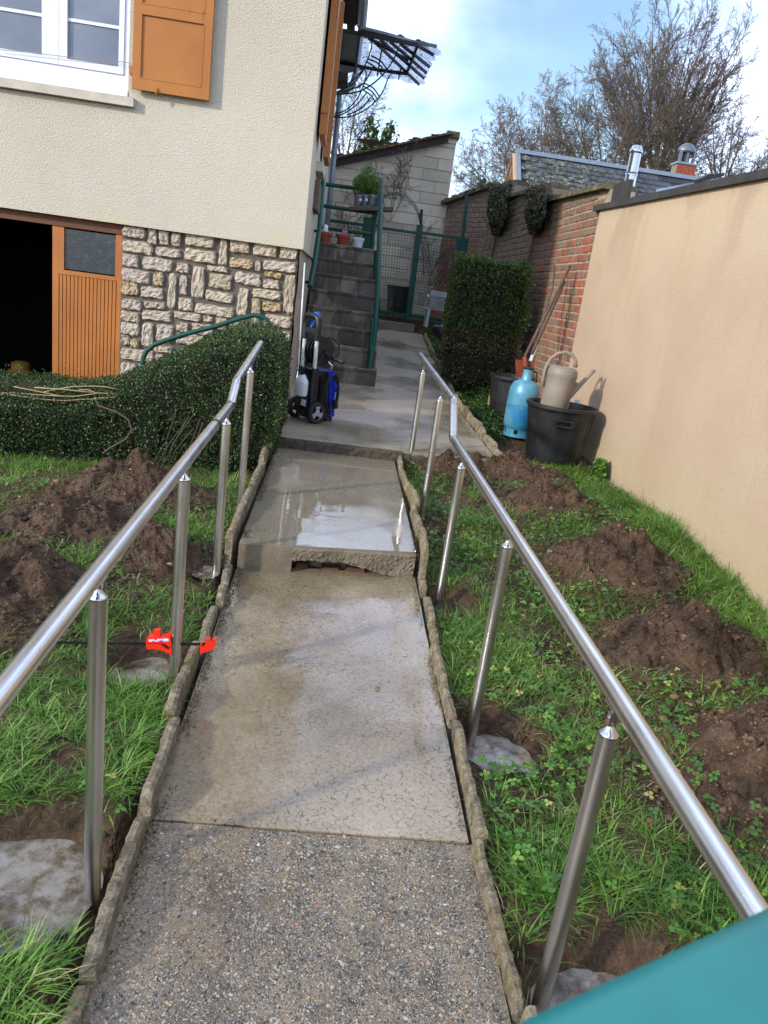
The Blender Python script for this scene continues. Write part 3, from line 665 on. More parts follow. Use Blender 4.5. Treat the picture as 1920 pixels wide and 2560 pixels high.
edging('path_edging', 'mossy upright edging stones of the flower bed beside the gas bottle', 'edging', xk,
       [(5.72, 5.98), (6.0, 6.2), (6.21, 6.45), (6.46, 6.68), (6.7, 6.95), (6.96, 7.6), (7.61, 8.5), (8.51, 9.6), (9.61, 10.9), (10.91, 12.6)], zp, 1, 0.075, thick=0.05, seed=21)

# ------------------------------------------------------------------ house
HY, CX = 7.15, -0.405           # front face of the render, corner
hz0 = 0.235
house = thing('house', 'cream rendered house with limestone plinth, orange shutter and orange garage door', 'house', (-1.6, HY, -1.5))
side_x = lambda y: CX-0.008*(y-HY)
wb = MB()
wx0, wx1, wz0, wz1 = -4.2, at_y(333, 250, HY).x-0.012, at_y(333, 250, HY).z+0.0, 2.6
FARY = 13.1
def wallbox(mb, x0, x1, z0, z1, y0=HY, y1=HY+0.30): mb.box((x0, y0, z0), (x1, y1, z1))
winR = at_y(322, 160, HY).x                  # right jamb of the window
sill_t = at_y(333, 247, HY).z; 
wallbox(wb, -8.0, winR, hz0, sill_t-0.075); wallbox(wb, winR, CX-0.30, hz0, 3.80); wallbox(wb, -8.0, winR, 2.60, 3.80); wallbox(wb, -8.0, -3.6, sill_t-0.075, 2.60)
part('front_wall', wb, 'render', house)
sw = MB(); sw.hexa([(CX-0.30, HY, hz0), (CX, HY, hz0), (side_x(FARY), FARY, hz0), (side_x(FARY)-0.3, FARY, hz0), (CX-0.30, HY, 3.80), (CX, HY, 3.80), (side_x(FARY), FARY, 3.80), (side_x(FARY)-0.3, FARY, 3.80)])
part('side_wall', sw, 'render', house)
pl = MB(); dl = at_y(303, 700, HY+0.07).x
pl.box((dl, HY+0.075, -2.2), (CX-0.04, HY+0.30, hz0)); plinth = part('plinth', pl, 'mortar', house)
sp = MB(); n = 26; vs = []
for i in range(n+1):
    for j in range(13):
        y = HY+0.05+i*0.17; z = -1.6+j*(hz0+1.6)/12
        vs.append((CX-0.025+0.018*nz(y, z, 3, 6)-0.008*(y-HY), y, z))
sp.add(vs, [(i*13+j, (i+1)*13+j, (i+1)*13+j+1, i*13+j+1) for i in range(n) for j in range(12)]); part('plinth_side', sp, 'rubble', house)
bkw = MB(); bkw.box((-8, 12.8, -2.2), (CX-0.06, 13.1, 3.80)); bkw.box((-8, HY+0.3, -2.2), (-7.8, 12.8, 3.80)); part('rear_wall', bkw, 'render', house)
# stones as they lie in the plinth, (x0, y0, x1, y1) measured at a 2.074 scale
ST = [(630,132,757,200),(765,145,815,232),(822,155,877,235),(888,165,937,243),(955,172,1113,248),(1133,197,1181,345),(1187,205,1298,280),(1308,220,1440,298),(1447,238,1545,312),
(630,208,793,282),(803,243,938,300),(950,250,1123,330),(1185,297,1316,360),(1322,312,1351,372),(1358,310,1539,378),(630,278,720,350),(733,295,896,373),(912,325,981,380),(1070,340,1183,376),
(1366,370,1461,406),(1212,372,1356,446),(1360,410,1451,462),(628,355,782,435),(793,372,849,445),(867,378,916,572),(928,388,971,495),(988,340,1063,518),(1080,378,1204,467),(1463,385,1533,598),
(623,420,720,498),(723,447,849,515),(1060,470,1212,535),(1226,450,1288,608),(1305,458,1460,518),(625,510,735,575),(742,523,857,566),(920,505,1001,578),(1003,538,1215,608),(1296,505,1350,670),
(1355,525,1458,583),(622,573,724,636),(730,567,891,632),(897,578,1045,628),(1052,600,1104,633),(1362,592,1514,668),(1113,605,1176,680),(622,630,724,705),(731,632,798,768),(805,642,901,742),
(912,630,979,685),(990,637,1108,705),(1185,628,1282,690),(625,695,674,755),(673,718,720,770),(908,690,1062,760),(1395,672,1508,735),(622,765,803,843),(797,752,896,795),(622,840,706,912),(805,795,852,835),
(715,845,800,900),(622,915,730,980),(1190,695,1385,760),(1070,712,1180,770),(1400,740,1500,800),(1290,765,1395,830),(1400,805,1500,870),(1405,875,1495,940)]
def stone_mesh(w, h, seed):
    random.seed(seed); mb = MB(); nu, nv = 11, 8; vs = []
    cr = [random.uniform(0.01, 0.11) for _ in range(4)]
    for j in range(nv+1):
        for i in range(nu+1):
            u = i/nu*2-1; v = j/nv*2-1
            k = cr[(0 if u < 0 else 1)+(0 if v < 0 else 2)]
            q = abs(u)**6+abs(v)**6; sh = 1-k*max(0, (abs(u)*abs(v)))
            e = max(abs(u), abs(v)); dep = 0.036*(1-e**12)+0.020*nz(u*w*2, v*h*2, seed, 8)*(1-e**8)
            wob = 0.022
            x = u*w/2*sh+wob*0.5*nz(v*2+seed, u, 1, 1.3); z = v*h/2*sh+wob*0.5*nz(u*2+seed, v, 4, 1.3)
            vs.append((x, -max(dep, -0.004) if e < 0.999 else 0.03, z))
    mb.add(vs, [(j*(nu+1)+i, j*(nu+1)+i+1, (j+1)*(nu+1)+i+1, (j+1)*(nu+1)+i) for j in range(nv) for i in range(nu)], random.random()); return mb
for k, (a, b, c_, d_) in enumerate(ST):
    u0, v0, u1, v1 = a/2.074, 500+b/2.074, c_/2.074, 500+d_/2.074
    w_, h_ = u1-u0, v1-v0; w2 = w_-0.05*h_; h2 = h_-0.075*w_
    P = at_y((u0+u1)/2, (v0+v1)/2, HY+0.06); sc = P.dot(fwd)/F_PX
    sm = stone_mesh(max(0.04, w2*sc*1.07), max(0.04, h2*sc*1.10), 100+k); me = mesh('stone', sm, 'stone', smooth=False)
    o = piece('stone', me, plinth, (P.x, HY+0.078, P.z), (0, R(random.uniform(-2, 2)), 0))
random.seed(5)
# quoin stones at the corner, seen edge on
# garage
gz1 = hz0; door_l = at_y(131, 700, HY+0.09).x
lt = MB(); lt.box((-8, HY+0.075, hz0-0.085), (dl-0.002, HY+0.16, hz0)); lt.box((-8, HY+0.16, hz0-0.05), (dl, HY+0.30, hz0)); part('lintel', lt, 'lintel_with_shade', house)
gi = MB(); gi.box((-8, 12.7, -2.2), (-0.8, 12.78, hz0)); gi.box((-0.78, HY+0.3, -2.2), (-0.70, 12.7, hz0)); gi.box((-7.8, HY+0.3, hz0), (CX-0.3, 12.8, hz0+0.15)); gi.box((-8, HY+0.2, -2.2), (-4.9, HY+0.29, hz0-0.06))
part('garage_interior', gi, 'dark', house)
gd = MB(); dy0, dy1 = HY+0.09, HY+0.125; gtop = hz0-0.087
win_l, win_r = at_y(160, 600, dy0).x, at_y(289, 620, dy0).x; win_t, win_b = at_y(226, 580, dy0).z, at_y(226, 680, dy0).z
gd.box((door_l, dy0, -2.12), (door_l+0.055, dy1, gtop)); gd.box((dl-0.045, dy0, -2.12), (dl-0.003, dy1, gtop)); gd.box((door_l+0.056, dy0, win_t+0.02), (dl-0.046, dy1, gtop-0.001)); gd.box((door_l+0.056, dy0, win_b-0.05), (dl-0.046, dy1, win_b-0.012))
gd.box((door_l+0.056, dy0, win_b-0.011), (win_l, dy1, win_t+0.019)); gd.box((win_r, dy0, win_b-0.011), (dl-0.046, dy1, win_t+0.019))
door = part('garage_door', gd, 'boards', house)
bx0, bx1 = door_l+0.058, dl-0.047; nb = 15
for i in range(nb):
    b = MB(); x0 = lerp(bx0, bx1, i/nb); x1 = lerp(bx0, bx1, (i+1)/nb)-0.007
    b.box((x0, dy0+0.004+0.003*random.random(), -2.12), (x1, dy1-0.005, win_b-0.052)); part('board', b, 'boards', door)
b = MB(); b.box((bx0, dy1-0.004, -2.12), (bx1, dy1+0.004, win_b-0.052)); part('door_backing', b, 'brownwood', door)
b = MB(); b.box((win_l, dy0+0.014, win_b), (win_r, dy0+0.02, win_t)); part('pane', b, 'dusty_glass', door)
# things in the garage
lump = lambda: None
bd = MB(); P = at_y(12, 965, 7.95); bd.lathe([(0.11, -0.22), (0.14, 0.10), (0.147, 0.105), (0.147, 0.12), (0.135, 0.12)], P, 20)
solo('paint_bucket', bd, 'zinc', 'grey bucket standing in the dark garage doorway', 'bucket', P-Vector((0, 0, 0.22)), auto=40)
bd = MB(); P = at_y(52, 930, 8.6); bd.lathe([(0.12, -0.5), (0.12, -0.02), (0.125, -0.02), (0.125, 0.02), (0.10, 0.03), (0.1, 0.1), (0.06, 0.12)], P, 20)
MT['yellow'] = simple('dusty_yellow', rgb('8A6A1E'), 0.6)
solo('yellow_canister', bd, 'yellow', 'dusty yellow canister deep in the dark garage', 'canister', P-Vector((0, 0, 0.5)), auto=40)
# window with white frame
wy = HY+0.03
def fr(mb, u0, v0, u1, v1, y0, y1):
    A = at_y(u0, v0, y0); B = at_y(u1, v1, y0); mb.box((min(A.x, B.x), y0, min(A.z, B.z)), (max(A.x, B.x), y1, max(A.z, B.z)))
z_s1, z_s0 = sill_t+0.0, sill_t-0.07
wroot = MB()
zb = at_y(160, 165, wy).z        # underside of the sashes
zg = zb+0.055                    # lower edge of the glass
zt = 2.60
X = lambda u, v=120: at_y(u, v, wy).x
xm0, xmm, xm1, xg1, xw1 = X(106, 90), X(148, 90), X(169, 90), X(298, 110), winR-0.002
wroot.box((-3.6, wy, z_s1+0.004), (xw1, wy+0.06, zb)); wroot.box((xw1-0.045, wy, zb), (xw1, wy+0.06, zt))
wroot.prism([(-3.6, wy-0.05, z_s1+0.004), (-3.6, wy-0.001, z_s1+0.004), (-3.6, wy-0.001, zb-0.03)], (xw1+3.6, 0, 0))
window = part('window', wroot, 'white', house)
def sash(x0, x1, gx0, gx1):
    s_ = MB(); s_.box((x0, wy-0.012, zb+0.002), (gx0, wy+0.05, zt)); s_.box((gx1, wy-0.012, zb+0.002), (x1, wy+0.05, zt)); s_.box((gx0, wy-0.012, zb+0.002), (gx1, wy+0.05, zg))
    s_.box((gx0, wy+0.0, zt-0.06), (gx1, wy+0.05, zt)); part('sash', s_, 'white', window)
    zbar = at_y(233, 58, wy).z
    b_ = MB(); b_.box((gx0, wy+0.006, zbar-0.012), (gx1, wy+0.03, zbar+0.012)); b_.box((gx0, wy+0.006, zbar+0.30), (gx1, wy+0.03, zbar+0.324)); part('glazing_bar', b_, 'white', window)
    p_ = MB(); p_.box((gx0, wy+0.018, zg), (gx1, wy+0.024, zt-0.06)); part('pane', p_, 'curtained_glass', window)
sash(xmm+0.003, xw1-0.047, xm1, xg1); sash(-3.5, xmm, -3.44, xm0)
sl = MB(); xs1 = at_y(334, 230, HY-0.06).x; sl.box((-3.7, HY-0.06, z_s0), (xs1, HY+0.03, z_s1)); part('window_sill', sl, 'sill', house)
cord = MB(); cp = [at_y(0, 124, HY-0.01), at_y(100, 134, HY-0.01), at_y(200, 146, HY-0.01), at_y(322, 156, HY-0.01)]; cord.tube(cp, 0.0028, 6)
solo('window_string', cord, 'drytwig', 'thin twisted string stretched across the white window', 'string', cp[0])
# shutter of the front window, folded back on the wall
sy = HY-0.055; A = at_y(329, 222, sy-0.02); B = at_y(521.5, 250, sy-0.02)
sx0, sx1, sz0 = A.x, B.x, B.z-0.002; sz1 = 2.6; fw_ = 0.070
sh = MB(); y0, y1 = sy-0.018, sy+0.014
zr0, zr1 = at_y(425, 205, y0).z, at_y(425, 45, y0).z     # bottom rail top, middle rail under edge
sh.box((sx0, y0, sz0), (sx0+fw_*0.9, y1, sz1)); sh.box((sx1-fw_, y0, sz0), (sx1, y1, sz1)); sh.box((sx0+fw_*0.9, y0, sz0), (sx1-fw_, y1, zr0))
sh.box((sx0+fw_*0.9, y0, zr1), (sx1-fw_, y1, zr1+0.075)); sh.box((sx0+fw_*0.9, y0, sz1-0.08), (sx1-fw_, y1, sz1))
shut = part('shutter', sh, 'orange', house, label='orange panelled shutter folded back beside the white window')
for za, zb_ in ((zr0, zr1), (zr1+0.075, sz1-0.08)):
    p_ = MB(); xa, xb = sx0+fw_*0.9, sx1-fw_
    p_.add([(xa, y0+0.012, za), (xb, y0+0.012, za), (xb, y0+0.012, zb_), (xa, y0+0.012, zb_), (xa, y1-0.002, za), (xb, y1-0.002, za), (xb, y1-0.002, zb_), (xa, y1-0.002, zb_)], [(0, 1, 2, 3), (5, 4, 7, 6), (0, 4, 5, 1), (3, 2, 6, 7), (0, 3, 7, 4), (1, 5, 6, 2)])
    for (a_, b_) in (((xa, y0+0.004, za), (xb, y0+0.004, za)), ((xb, y0+0.004, za), (xb, y0+0.004, zb_)), ((xa, y0+0.004, za), (xa, y0+0.004, zb_)), ((xa, y0+0.004, zb_), (xb, y0+0.004, zb_))): p_.obox(a_, b_, 0.01, 0.014, (0, 1, 0))
    part('panel', p_, 'orange', shut)
hk = MB(); P = at_y(391, 228, y0-0.012); hk.tube([P+Vector((0, 0, 0.03)), P, P+Vector((0, 0, -0.035))], [0.005, 0.009, 0.007], 8); hk.tube([P, P+Vector((0, 0.05, 0))], 0.006, 8); part('shutter_catch', hk, 'orange', shut, smooth=True)
hg = MB(); P = at_y(326, 173, y0); hg.box((sx0-0.028, y0+0.004, P.z-0.03), (sx0-0.001, HY+0.02, P.z+0.03)); part('hinge', hg, 'orange', shut)
# shutters of the side window, standing on the side wall
for (ya, yb, off_, zb_, pro) in ((7.55, 8.25, 0.025, at_y(792, 333, 7.55).z, 0.05), (9.0, 9.7, 0.03, at_y(812, 392, 9.0).z, 0.055)):
    s_ = MB(); x0 = side_x(ya)+off_
    s_.hexa([(x0, ya, zb_), (x0+pro, ya, zb_), (x0+pro, yb, zb_), (x0, yb, zb_), (x0, ya, zb_+1.5), (x0+pro, ya, zb_+1.5), (x0+pro, yb, zb_+1.5), (x0, yb, zb_+1.5)])
    s2 = part('shutter', s_, 'orange', house, label='orange shutter on the side wall seen edge on')
    c_ = MB(); c_.obox((x0, ya-0.001, zb_+0.2), (x0+pro+0.006, ya-0.001, zb_+0.2), 0.03, 0.05); c_.obox((x0+pro+0.004, ya+0.02, zb_), (x0+pro+0.004, ya+0.02, zb_+1.5), 0.018, 0.03); part('shutter_trim', c_, 'orange', s2)
s_ = MB(); zz_ = at_y(803, 405, 8.3).z; s_.box((side_x(8.3), 8.28, zz_-0.09), (side_x(8.3)+0.07, 9.0, zz_)); part('window_sill', s_, 'sill', house)
s_ = MB(); s_.box((side_x(8.3)+0.0, 8.3, zz_-0.45), (side_x(8.3)+0.05, 9.0, zz_-0.17)); part('letter_box', s_, 'plank', house)
# roof overhang, gutter
ey0, ey1 = 4.5, 13.2; ex = -0.27; ez = 3.80
e1 = at_z(888, 65, ez); 
so = MB(); so.box((-8, ey0+1.9, ez), (ex, ey1, ez+0.04)); so.box((ex, ey0+1.9, ez), (ex+0.02, ey1, ez+0.2)); part('soffit', so, 'brownwood', house)
for i in range(30):
    b = MB(); y = 6.6+i*0.23; b.box((CX+0.005, y, ez-0.012), (ex-0.002, y+0.218, ez-0.001)); part('soffit_board', b, 'brownwood', house)
ro = MB(); ro.add([(-8, 6.3, ez+0.2), (ex+0.06, 6.3, ez+0.2), (ex+0.06, 13.3, ez+0.2), (-8, 13.3, ez+0.2), (-8, 10, ez+3)], [(0, 1, 2, 3), (0, 1, 4), (1, 2, 4), (2, 3, 4), (3, 0, 4)]); part('roof', ro, 'tile', house)
gu = MB(); rad = 0.075; gp = [(ex+0.02+rad, 6.3, ez+0.03), (ex+0.02+rad, ey1, ez+0.03)]; gu.tube(gp, rad, 16); part('gutter', gu, 'zinc', house, smooth=True)
dp = MB(); pts = [(ex+0.095, 13.15, ez+0.02), (ex+0.095, 13.2, ez-0.3), tuple(at_y(888, 188, 13.2)), tuple(at_y(880, 215, 13.2)), tuple(at_y(862, 228, 13.2)), tuple(at_y(848, 232, 13.2))]
q = at_y(838, 256, 13.2); q.x = -0.398; pts += [tuple(q), (q.x, 13.2, q.z-0.15), (q.x, 13.2, 1.0), (q.x, 13.2, -0.6)]
dp.tube(pts, 0.048, 14); part('downpipe', dp, 'zinc', house, smooth=True)
dc = MB(); 
for z in (q.z-0.05, q.z-0.75): dc.tube([(q.x, 13.2, z), (q.x, 13.2, z+0.05)], 0.058, 14)
part('pipe_collar', dc, 'zinc', house)
bx = MB(); A = at_y(836, 180, 13.3); B = at_y(868, 210, 13.3); bx.box((A.x, 13.15, B.z), (B.x, 13.7, A.z)); part('eave_end', bx, 'brownwood', house)
z5 = lambda a, b: (680+a*.3254, 400+b*.3254)
z2 = lambda a, b: (740+a*.3014, b*.3014)
z6 = lambda a, b: (1000+a*.3346, 440+b*.3346)
# ------------------------------------------------------------------ glass awning over the door
AZ = 3.0
def az(u, v, dz=0.0):
    p = at_z(*z2(u, v), AZ); zz = AZ-0.10*(p.x+0.45); p = at_z(*z2(u, v), zz+dz); return p
aw = thing('glass_awning', 'fan shaped wrought iron and glass awning over the door at the top of the stairs', 'awning', at_y(*z2(310, 600), 11.4))
def pane(poly, label=None):
    b = MB(); P = [az(*p, dz=0.02) for p in poly]; b.prism(P, (0, 0, 0.008)); return part('pane', b, 'awning_glass', aw, label=label)
def rib(pts, w=0.022, h=0.035, name='rib', dz=0.0, mat='iron'):
    b = MB(); P = [az(*p, dz=dz) for p in pts]
    for p, q in zip(P, P[1:]): b.obox(p, q, w, h)
    return part(name, b, mat, aw)
pane([(338, 240), (525, 300), (500, 590), (440, 607), (380, 598), (325, 570)], 'pane against the wall, its shade put into the colour').data.materials[0] = MT['zinc']  # zinc grey stands in for shaded glass before the dark wall
pane([(530, 290), (600, 320), (625, 350), (600, 400), (655, 630), (610, 637), (545, 620), (505, 600)])
pane([(630, 340), (705, 415), (690, 620), (662, 628), (620, 500)])
pane([(712, 420), (865, 560), (850, 650), (800, 660), (740, 655), (692, 622)])
pane([(868, 568), (930, 615), (1015, 695), (960, 692), (900, 680), (862, 655)])
tips = [[(1010, 378), (1165, 400), (1200, 430), (1203, 455), (1180, 462), (1140, 455)], [(870, 365), (1010, 378), (1140, 455), (1158, 480), (1155, 503), (1130, 505), (1080, 490)], [(790, 350), (870, 365), (1105, 503), (1130, 530), (1128, 552), (1105, 558), (1060, 545)],
        [(715, 335), (790, 350), (1065, 550), (1105, 580), (1103, 603), (1080, 606), (1030, 590)], [(660, 320), (715, 335), (1040, 598), (1080, 625), (1082, 645), (1060, 650), (1010, 632)], [(632, 320), (660, 320), (1000, 632), (1060, 670), (1073, 690), (1060, 705), (1020, 698)]]
for t in tips: pane(t)
rib([(330, 245), (560, 285), (880, 345), (1010, 375)], 0.03, 0.045, 'frame_bar'); rib([(325, 515), (500, 545), (680, 580), (915, 612)], 0.03, 0.04, 'frame_bar')
rib([(525, 230), (525, 300), (490, 600)], 0.03, 0.04, 'frame_bar'); rib([(1010, 370), (960, 500), (915, 612)], 0.03, 0.04, 'frame_bar'); rib([(710, 415), (675, 625)], 0.02, 0.03); rib([(868, 565), (852, 655)], 0.02, 0.03)
for a, b in (((630, 325), (1020, 700)), ((700, 330), (1062, 650)), ((780, 345), (1083, 606)), ((868, 365), (1108, 556)), ((1008, 378), (1140, 455)), ((600, 315), (930, 500))): rib([a, b])
rib([(540, 230), (760, 285), (960, 345), (1168, 385)], 0.05, 0.03, 'flashing', dz=0.07, mat='zinc')
for k in range(14):
    b = MB(); t = random.random(); p = az(lerp(570, 1080, t), lerp(262, 372, t)+random.uniform(-14, 6), dz=0.09); vs, fs = rough_lump(p.x, p.y, p.z, random.uniform(.03, .09), .06, .025, k, 2, .4); b.add(vs, fs); part('moss_clump', b, 'moss', aw)
def arc(pts, y, r=0.010, name='bracket_bar'):
    P = [at_y(*z2(*p), y) for p in pts]; Q = []
    for i in range(len(P)-1):      # Catmull-Rom
        p0 = P[max(i-1, 0)]; p1 = P[i]; p2 = P[i+1]; p3 = P[min(i+2, len(P)-1)]
        for k in range(5):
            t = k/5; Q.append(0.5*((2*p1)+(p2-p0)*t+(2*p0-5*p1+4*p2-p3)*t*t+(3*p1-p0-3*p2+p3)*t**3))
    Q.append(P[-1]); b = MB(); b.tube(Q, r, 6); return part(name, b, 'iron', aw, smooth=True)
yn, yf = 10.85, 12.15
for c_ in ([(862, 365), (820, 470), (760, 570), (690, 650), (600, 720), (480, 770), (280, 786)], [(560, 315), (605, 315), (628, 360), (610, 450), (550, 580), (440, 690), (285, 755)], [(640, 555), (560, 690), (440, 745), (285, 775)],
           [(600, 490), (680, 525), (740, 600)], [(590, 515), (660, 560), (725, 630)], [(620, 460), (700, 505), (755, 575)], [(560, 580), (480, 690), (380, 740)]): arc(c_, yn)
for c_ in ([(830, 612), (790, 612), (760, 660), (720, 760), (650, 850), (560, 920), (440, 968), (270, 975)], [(520, 575), (565, 575), (583, 620), (560, 710), (500, 830), (400, 920), (270, 955)], [(585, 770), (500, 870), (380, 950), (270, 965)], [(620, 805), (540, 900), (420, 955)],
           [(565, 690), (640, 730), (690, 800)], [(560, 715), (630, 760), (675, 822)], [(555, 745), (620, 790), (655, 840)]): arc(c_, yf)

# ------------------------------------------------------------------ staircase
NS, RISE, RUN, SY0, SZ0 = 8, 0.2, 0.29, 8.7, -1.118
stairs = thing('staircase', 'worn wet concrete staircase of eight steps up to the landing beside the house', 'staircase', (0, SY0, SZ0))
sxr = lambda k: lerp(0.485, 0.40, k/7)
for k in range(NS):
    b = MB(); y0 = SY0+k*RUN; y1 = y0+RUN if k < NS-1 else 12.35; zt_ = SZ0+(k+1)*RISE
    vs = []; n = 24; xa, xb = side_x(y0)+0.006, sxr(k)
    prof = [(-0.0, zt_-RISE-(0.12 if k == 0 else 0.0)), (0.0, zt_-0.045), (-0.016, zt_-0.04), (-0.020, zt_-0.008), (-0.008, zt_), (y1-y0+0.001, zt_), (y1-y0+0.001, zt_-RISE)]
    for i in range(n+1):
        x = lerp(xa, xb, i/n)
        for (dy, z) in prof: vs.append((x, y0+dy+0.006*nz(x*3, z*2, k, 6), z+(0.004*nz(x, k, 2, 8) if z > zt_-0.05 else 0)))
    m_ = len(prof); fs = [(i*m_+a, (i+1)*m_+a, (i+1)*m_+(a+1) % m_, i*m_+(a+1) % m_) for i in range(n) for a in range(m_-1)]
    fs += [tuple(range(m_-1, -1, -1)), tuple(n*m_+a for a in range(m_))]; b.add(vs, fs); part('step', b, 'stair', stairs)
b = MB(); b.add([(0.36, SY0+0.3, SZ0-0.2), (0.36, 12.35, SZ0-0.2), (0.36, 12.35, SZ0+1.45), (0.36, SY0+0.3, SZ0+0.05), (-0.3, SY0+0.3, SZ0-0.2), (-0.3, 12.35, SZ0-0.2), (-0.3, 12.35, SZ0+1.4), (-0.3, SY0+0.3, SZ0+0.05)], [(0, 1, 2, 3), (7, 6, 5, 4), (1, 5, 6, 2), (0, 3, 7, 4)])
part('stair_side', b, 'stair', stairs)
# rails of the stair: green painted tube
def rail_thing(name, label, segs, base, cat='railing', mat='green'):
    r = thing(name, label, cat, base)
    for (nm, pts, rad) in segs:
        b = MB(); b.tube(pts, rad, 12); part(nm, b, mat, r, smooth=False, auto=50)
    return r
P = lambda a, b, y: at_y(*z5(a, b), y)
rail_thing('stair_handrail', 'green painted tube handrail fixed to the house wall beside the stairs', [('tube', [P(395, 120, 10.1), P(365, 520, 9.3), P(325, 800, 8.75), P(290, 975, 8.4)], 0.030), ('bracket', [P(240, 938, 8.62), P(300, 938, 8.5)], 0.016), ('bracket', [P(355, 200, 9.95), P(388, 200, 9.95)], 0.016), ('bracket', [P(310, 545, 9.25), P(365, 545, 9.25)], 0.016)], P(290, 975, 8.4))
rr = [P(842, 170, 11.6), P(826, 600, 10.4), P(812, 1000, 9.45), P(790, 1300, 9.1), P(748, 1615, 8.78)]
rail_thing('stair_handrail', 'green painted tube handrail running down the open right side of the stairs', [('tube', rr, 0.034), ('post', [P(818, 200, 12.3), P(765, 700, 12.3)], 0.026), ('post', [P(800, 700, 10.3), P(772, 1225, 10.3)], 0.026), ('post', [P(775, 1220, 9.0), P(745, 1620, 8.9)], 0.026)], P(748, 1615, 8.78))
rail_thing('landing_railing', 'green railing with three horizontal bars across the back of the stair landing', [('bar', [P(400, 185, 12.3), P(800, 237, 12.3)], 0.030), ('bar', [P(385, 350, 12.3), P(790, 408, 12.3)], 0.030), ('bar', [P(370, 515, 12.3), P(790, 575, 12.3)], 0.028), ('post', [P(808, 180, 12.3), P(762, 700, 12.3)], 0.03)], P(762, 700, 12.3))
def plank(name, label, pts4, th, mat, cat):
    b = MB(); b.prism(pts4, (0, 0, -th)); return solo(name, b, mat, label, cat, pts4[0])
A = P(590, 352, 12.1); B = P(935, 362, 12.1); 
plank('wooden_board', 'old grey board laid across the landing railing carrying the potted herbs', [A, B, (B.x, 12.34, B.z+0.0), (A.x, 12.34, A.z)], 0.055, 'plank', 'board')
# potted plants on the board and pots on the landing
def leaf_cloud(n, fpos, size, seed, fold=0.25, narrow=0.55, upbias=0.3):
    g_ = np.random.default_rng(seed); C_ = fpos(g_, n); n = len(C_)
    d = g_.normal(size=(n, 3)); d[:, 2] += upbias; d /= np.linalg.norm(d, axis=1)[:, None]
    e = g_.normal(size=(n, 3)); e -= d*(e*d).sum(1)[:, None]; e /= np.linalg.norm(e, axis=1)[:, None]
    nn = np.cross(d, e); s = size*g_.uniform(0.6, 1.35, n)[:, None]
    p0 = C_-d*s*0.5; p1 = C_+e*s*narrow*0.5+nn*s*fold*0.4; p2 = C_+d*s*0.5; p3 = C_-e*s*narrow*0.5+nn*s*fold*0.4
    V_ = np.stack([p0, p1, p2, p3], 1).reshape(-1, 3); b_ = np.arange(n)[:, None]*4
    F_ = np.concatenate([b_+np.array([[0, 1, 2]]), b_+np.array([[0, 2, 3]])], 1).reshape(-1, 3)
    return V_, F_, np.repeat(g_.random(n), 4)
def add_leaves(name, parent, cloud, mat, kind='stuff', label=None):
    V_, F_, r_ = cloud; me = np_mesh(name, V_, F_, r_, mat, tuple(OFF[parent.name])); return part(name, me, None, parent, kind=kind, label=label)
def blob(c, r):
    c = np.array(c); r = np.array(r)
    def f(g_, n):
        d = g_.normal(size=(n, 3)); d /= np.linalg.norm(d, axis=1)[:, None]; return c+d*r*(g_.random(n)**0.4)[:, None]
    return f
def pot(name, label, u, v, y, r, h, mat, group=None, tag_=False, z5_=True):
    c = P(u, v, y); t = thing(name, label, 'plant pot', c, group)
    b = MB(); b.lathe([(r*0.72, 0), (r*0.95, h*0.8), (r*1.08, h*0.8), (r*1.08, h), (r*0.95, h), (r*0.9, h*0.85), (0.001, h*0.85)], c, 20); part('pot', b, mat, t, auto=40); return t, c
for (u, h_, s, lab, kind) in ((660, 0.11, 1, 'leftmost grey plastic pot of feathery green herb on the board', 0), (707, 0.12, 1, 'second grey plastic pot, taller parsley, on the board', 1), (760, 0.11, 1, 'rightmost grey plastic pot with bright green herb on the board', 2)):
    t, c = pot('herb_pot', lab, u, 350, 12.22, 0.075, 0.15, 'zinc', 'herb pots on the board')
    if kind < 2:
        b = MB(); b.box((c.x+0.01, 12.22-0.079, c.z+0.06), (c.x+0.045, 12.22-0.076, c.z+0.10)); part('price_label', b, 'whiteplastic', t)
    add_leaves('foliage', t, leaf_cloud(1500, blob((c.x, 12.22, c.z+0.28+0.05*kind % 0.1), (0.13, 0.11, 0.17 if kind != 1 else 0.26)), 0.035, 40+kind, narrow=0.3), 'clover')
t, c = pot('flower_pot', 'terracotta pot holding a pale bottle, leftmost on the stair landing', 405, 655, 11.0, 0.085, 0.17, 'terracotta')
b = MB(); b.lathe([(0.03, 0), (0.045, 0.03), (0.03, 0.06), (0.035, 0.09), (0.015, 0.11)], c+Vector((-0.01, 0, 0.16)), 14); solo('bottle', b, 'whiteplastic', 'pale bottle tops sticking out of the left terracotta pot', 'bottle', c+Vector((-0.01, 0, 0.16)), smooth=True)
t, c = pot('flower_pot', 'terracotta pot with a pink label, middle of the stair landing', 538, 675, 11.0, 0.088, 0.17, 'terracotta')
b = MB(); b.box((c.x-0.02, 10.99, c.z+0.14), (c.x+0.05, 11.0, c.z+0.24)); solo('plant_label', b, 'pink', 'pink card label stuck in the middle terracotta pot', 'label', c+Vector((0, 0, 0.14)))
t, c = pot('flower_pot', 'whitish pot holding a small bare succulent, right on the stair landing', 655, 690, 11.0, 0.078, 0.16, 'whiteplastic')
b = MB()
for k in range(7): a = k*0.9; b.tube([c+Vector((0, 0, 0.13)), c+Vector((0.03*math.cos(a), 0.03*math.sin(a), 0.22)), c+Vector((0.06*math.cos(a), 0.06*math.sin(a), 0.24+0.03*(k % 3)))], 0.005, 5)
part('succulent', b, 'box', t)

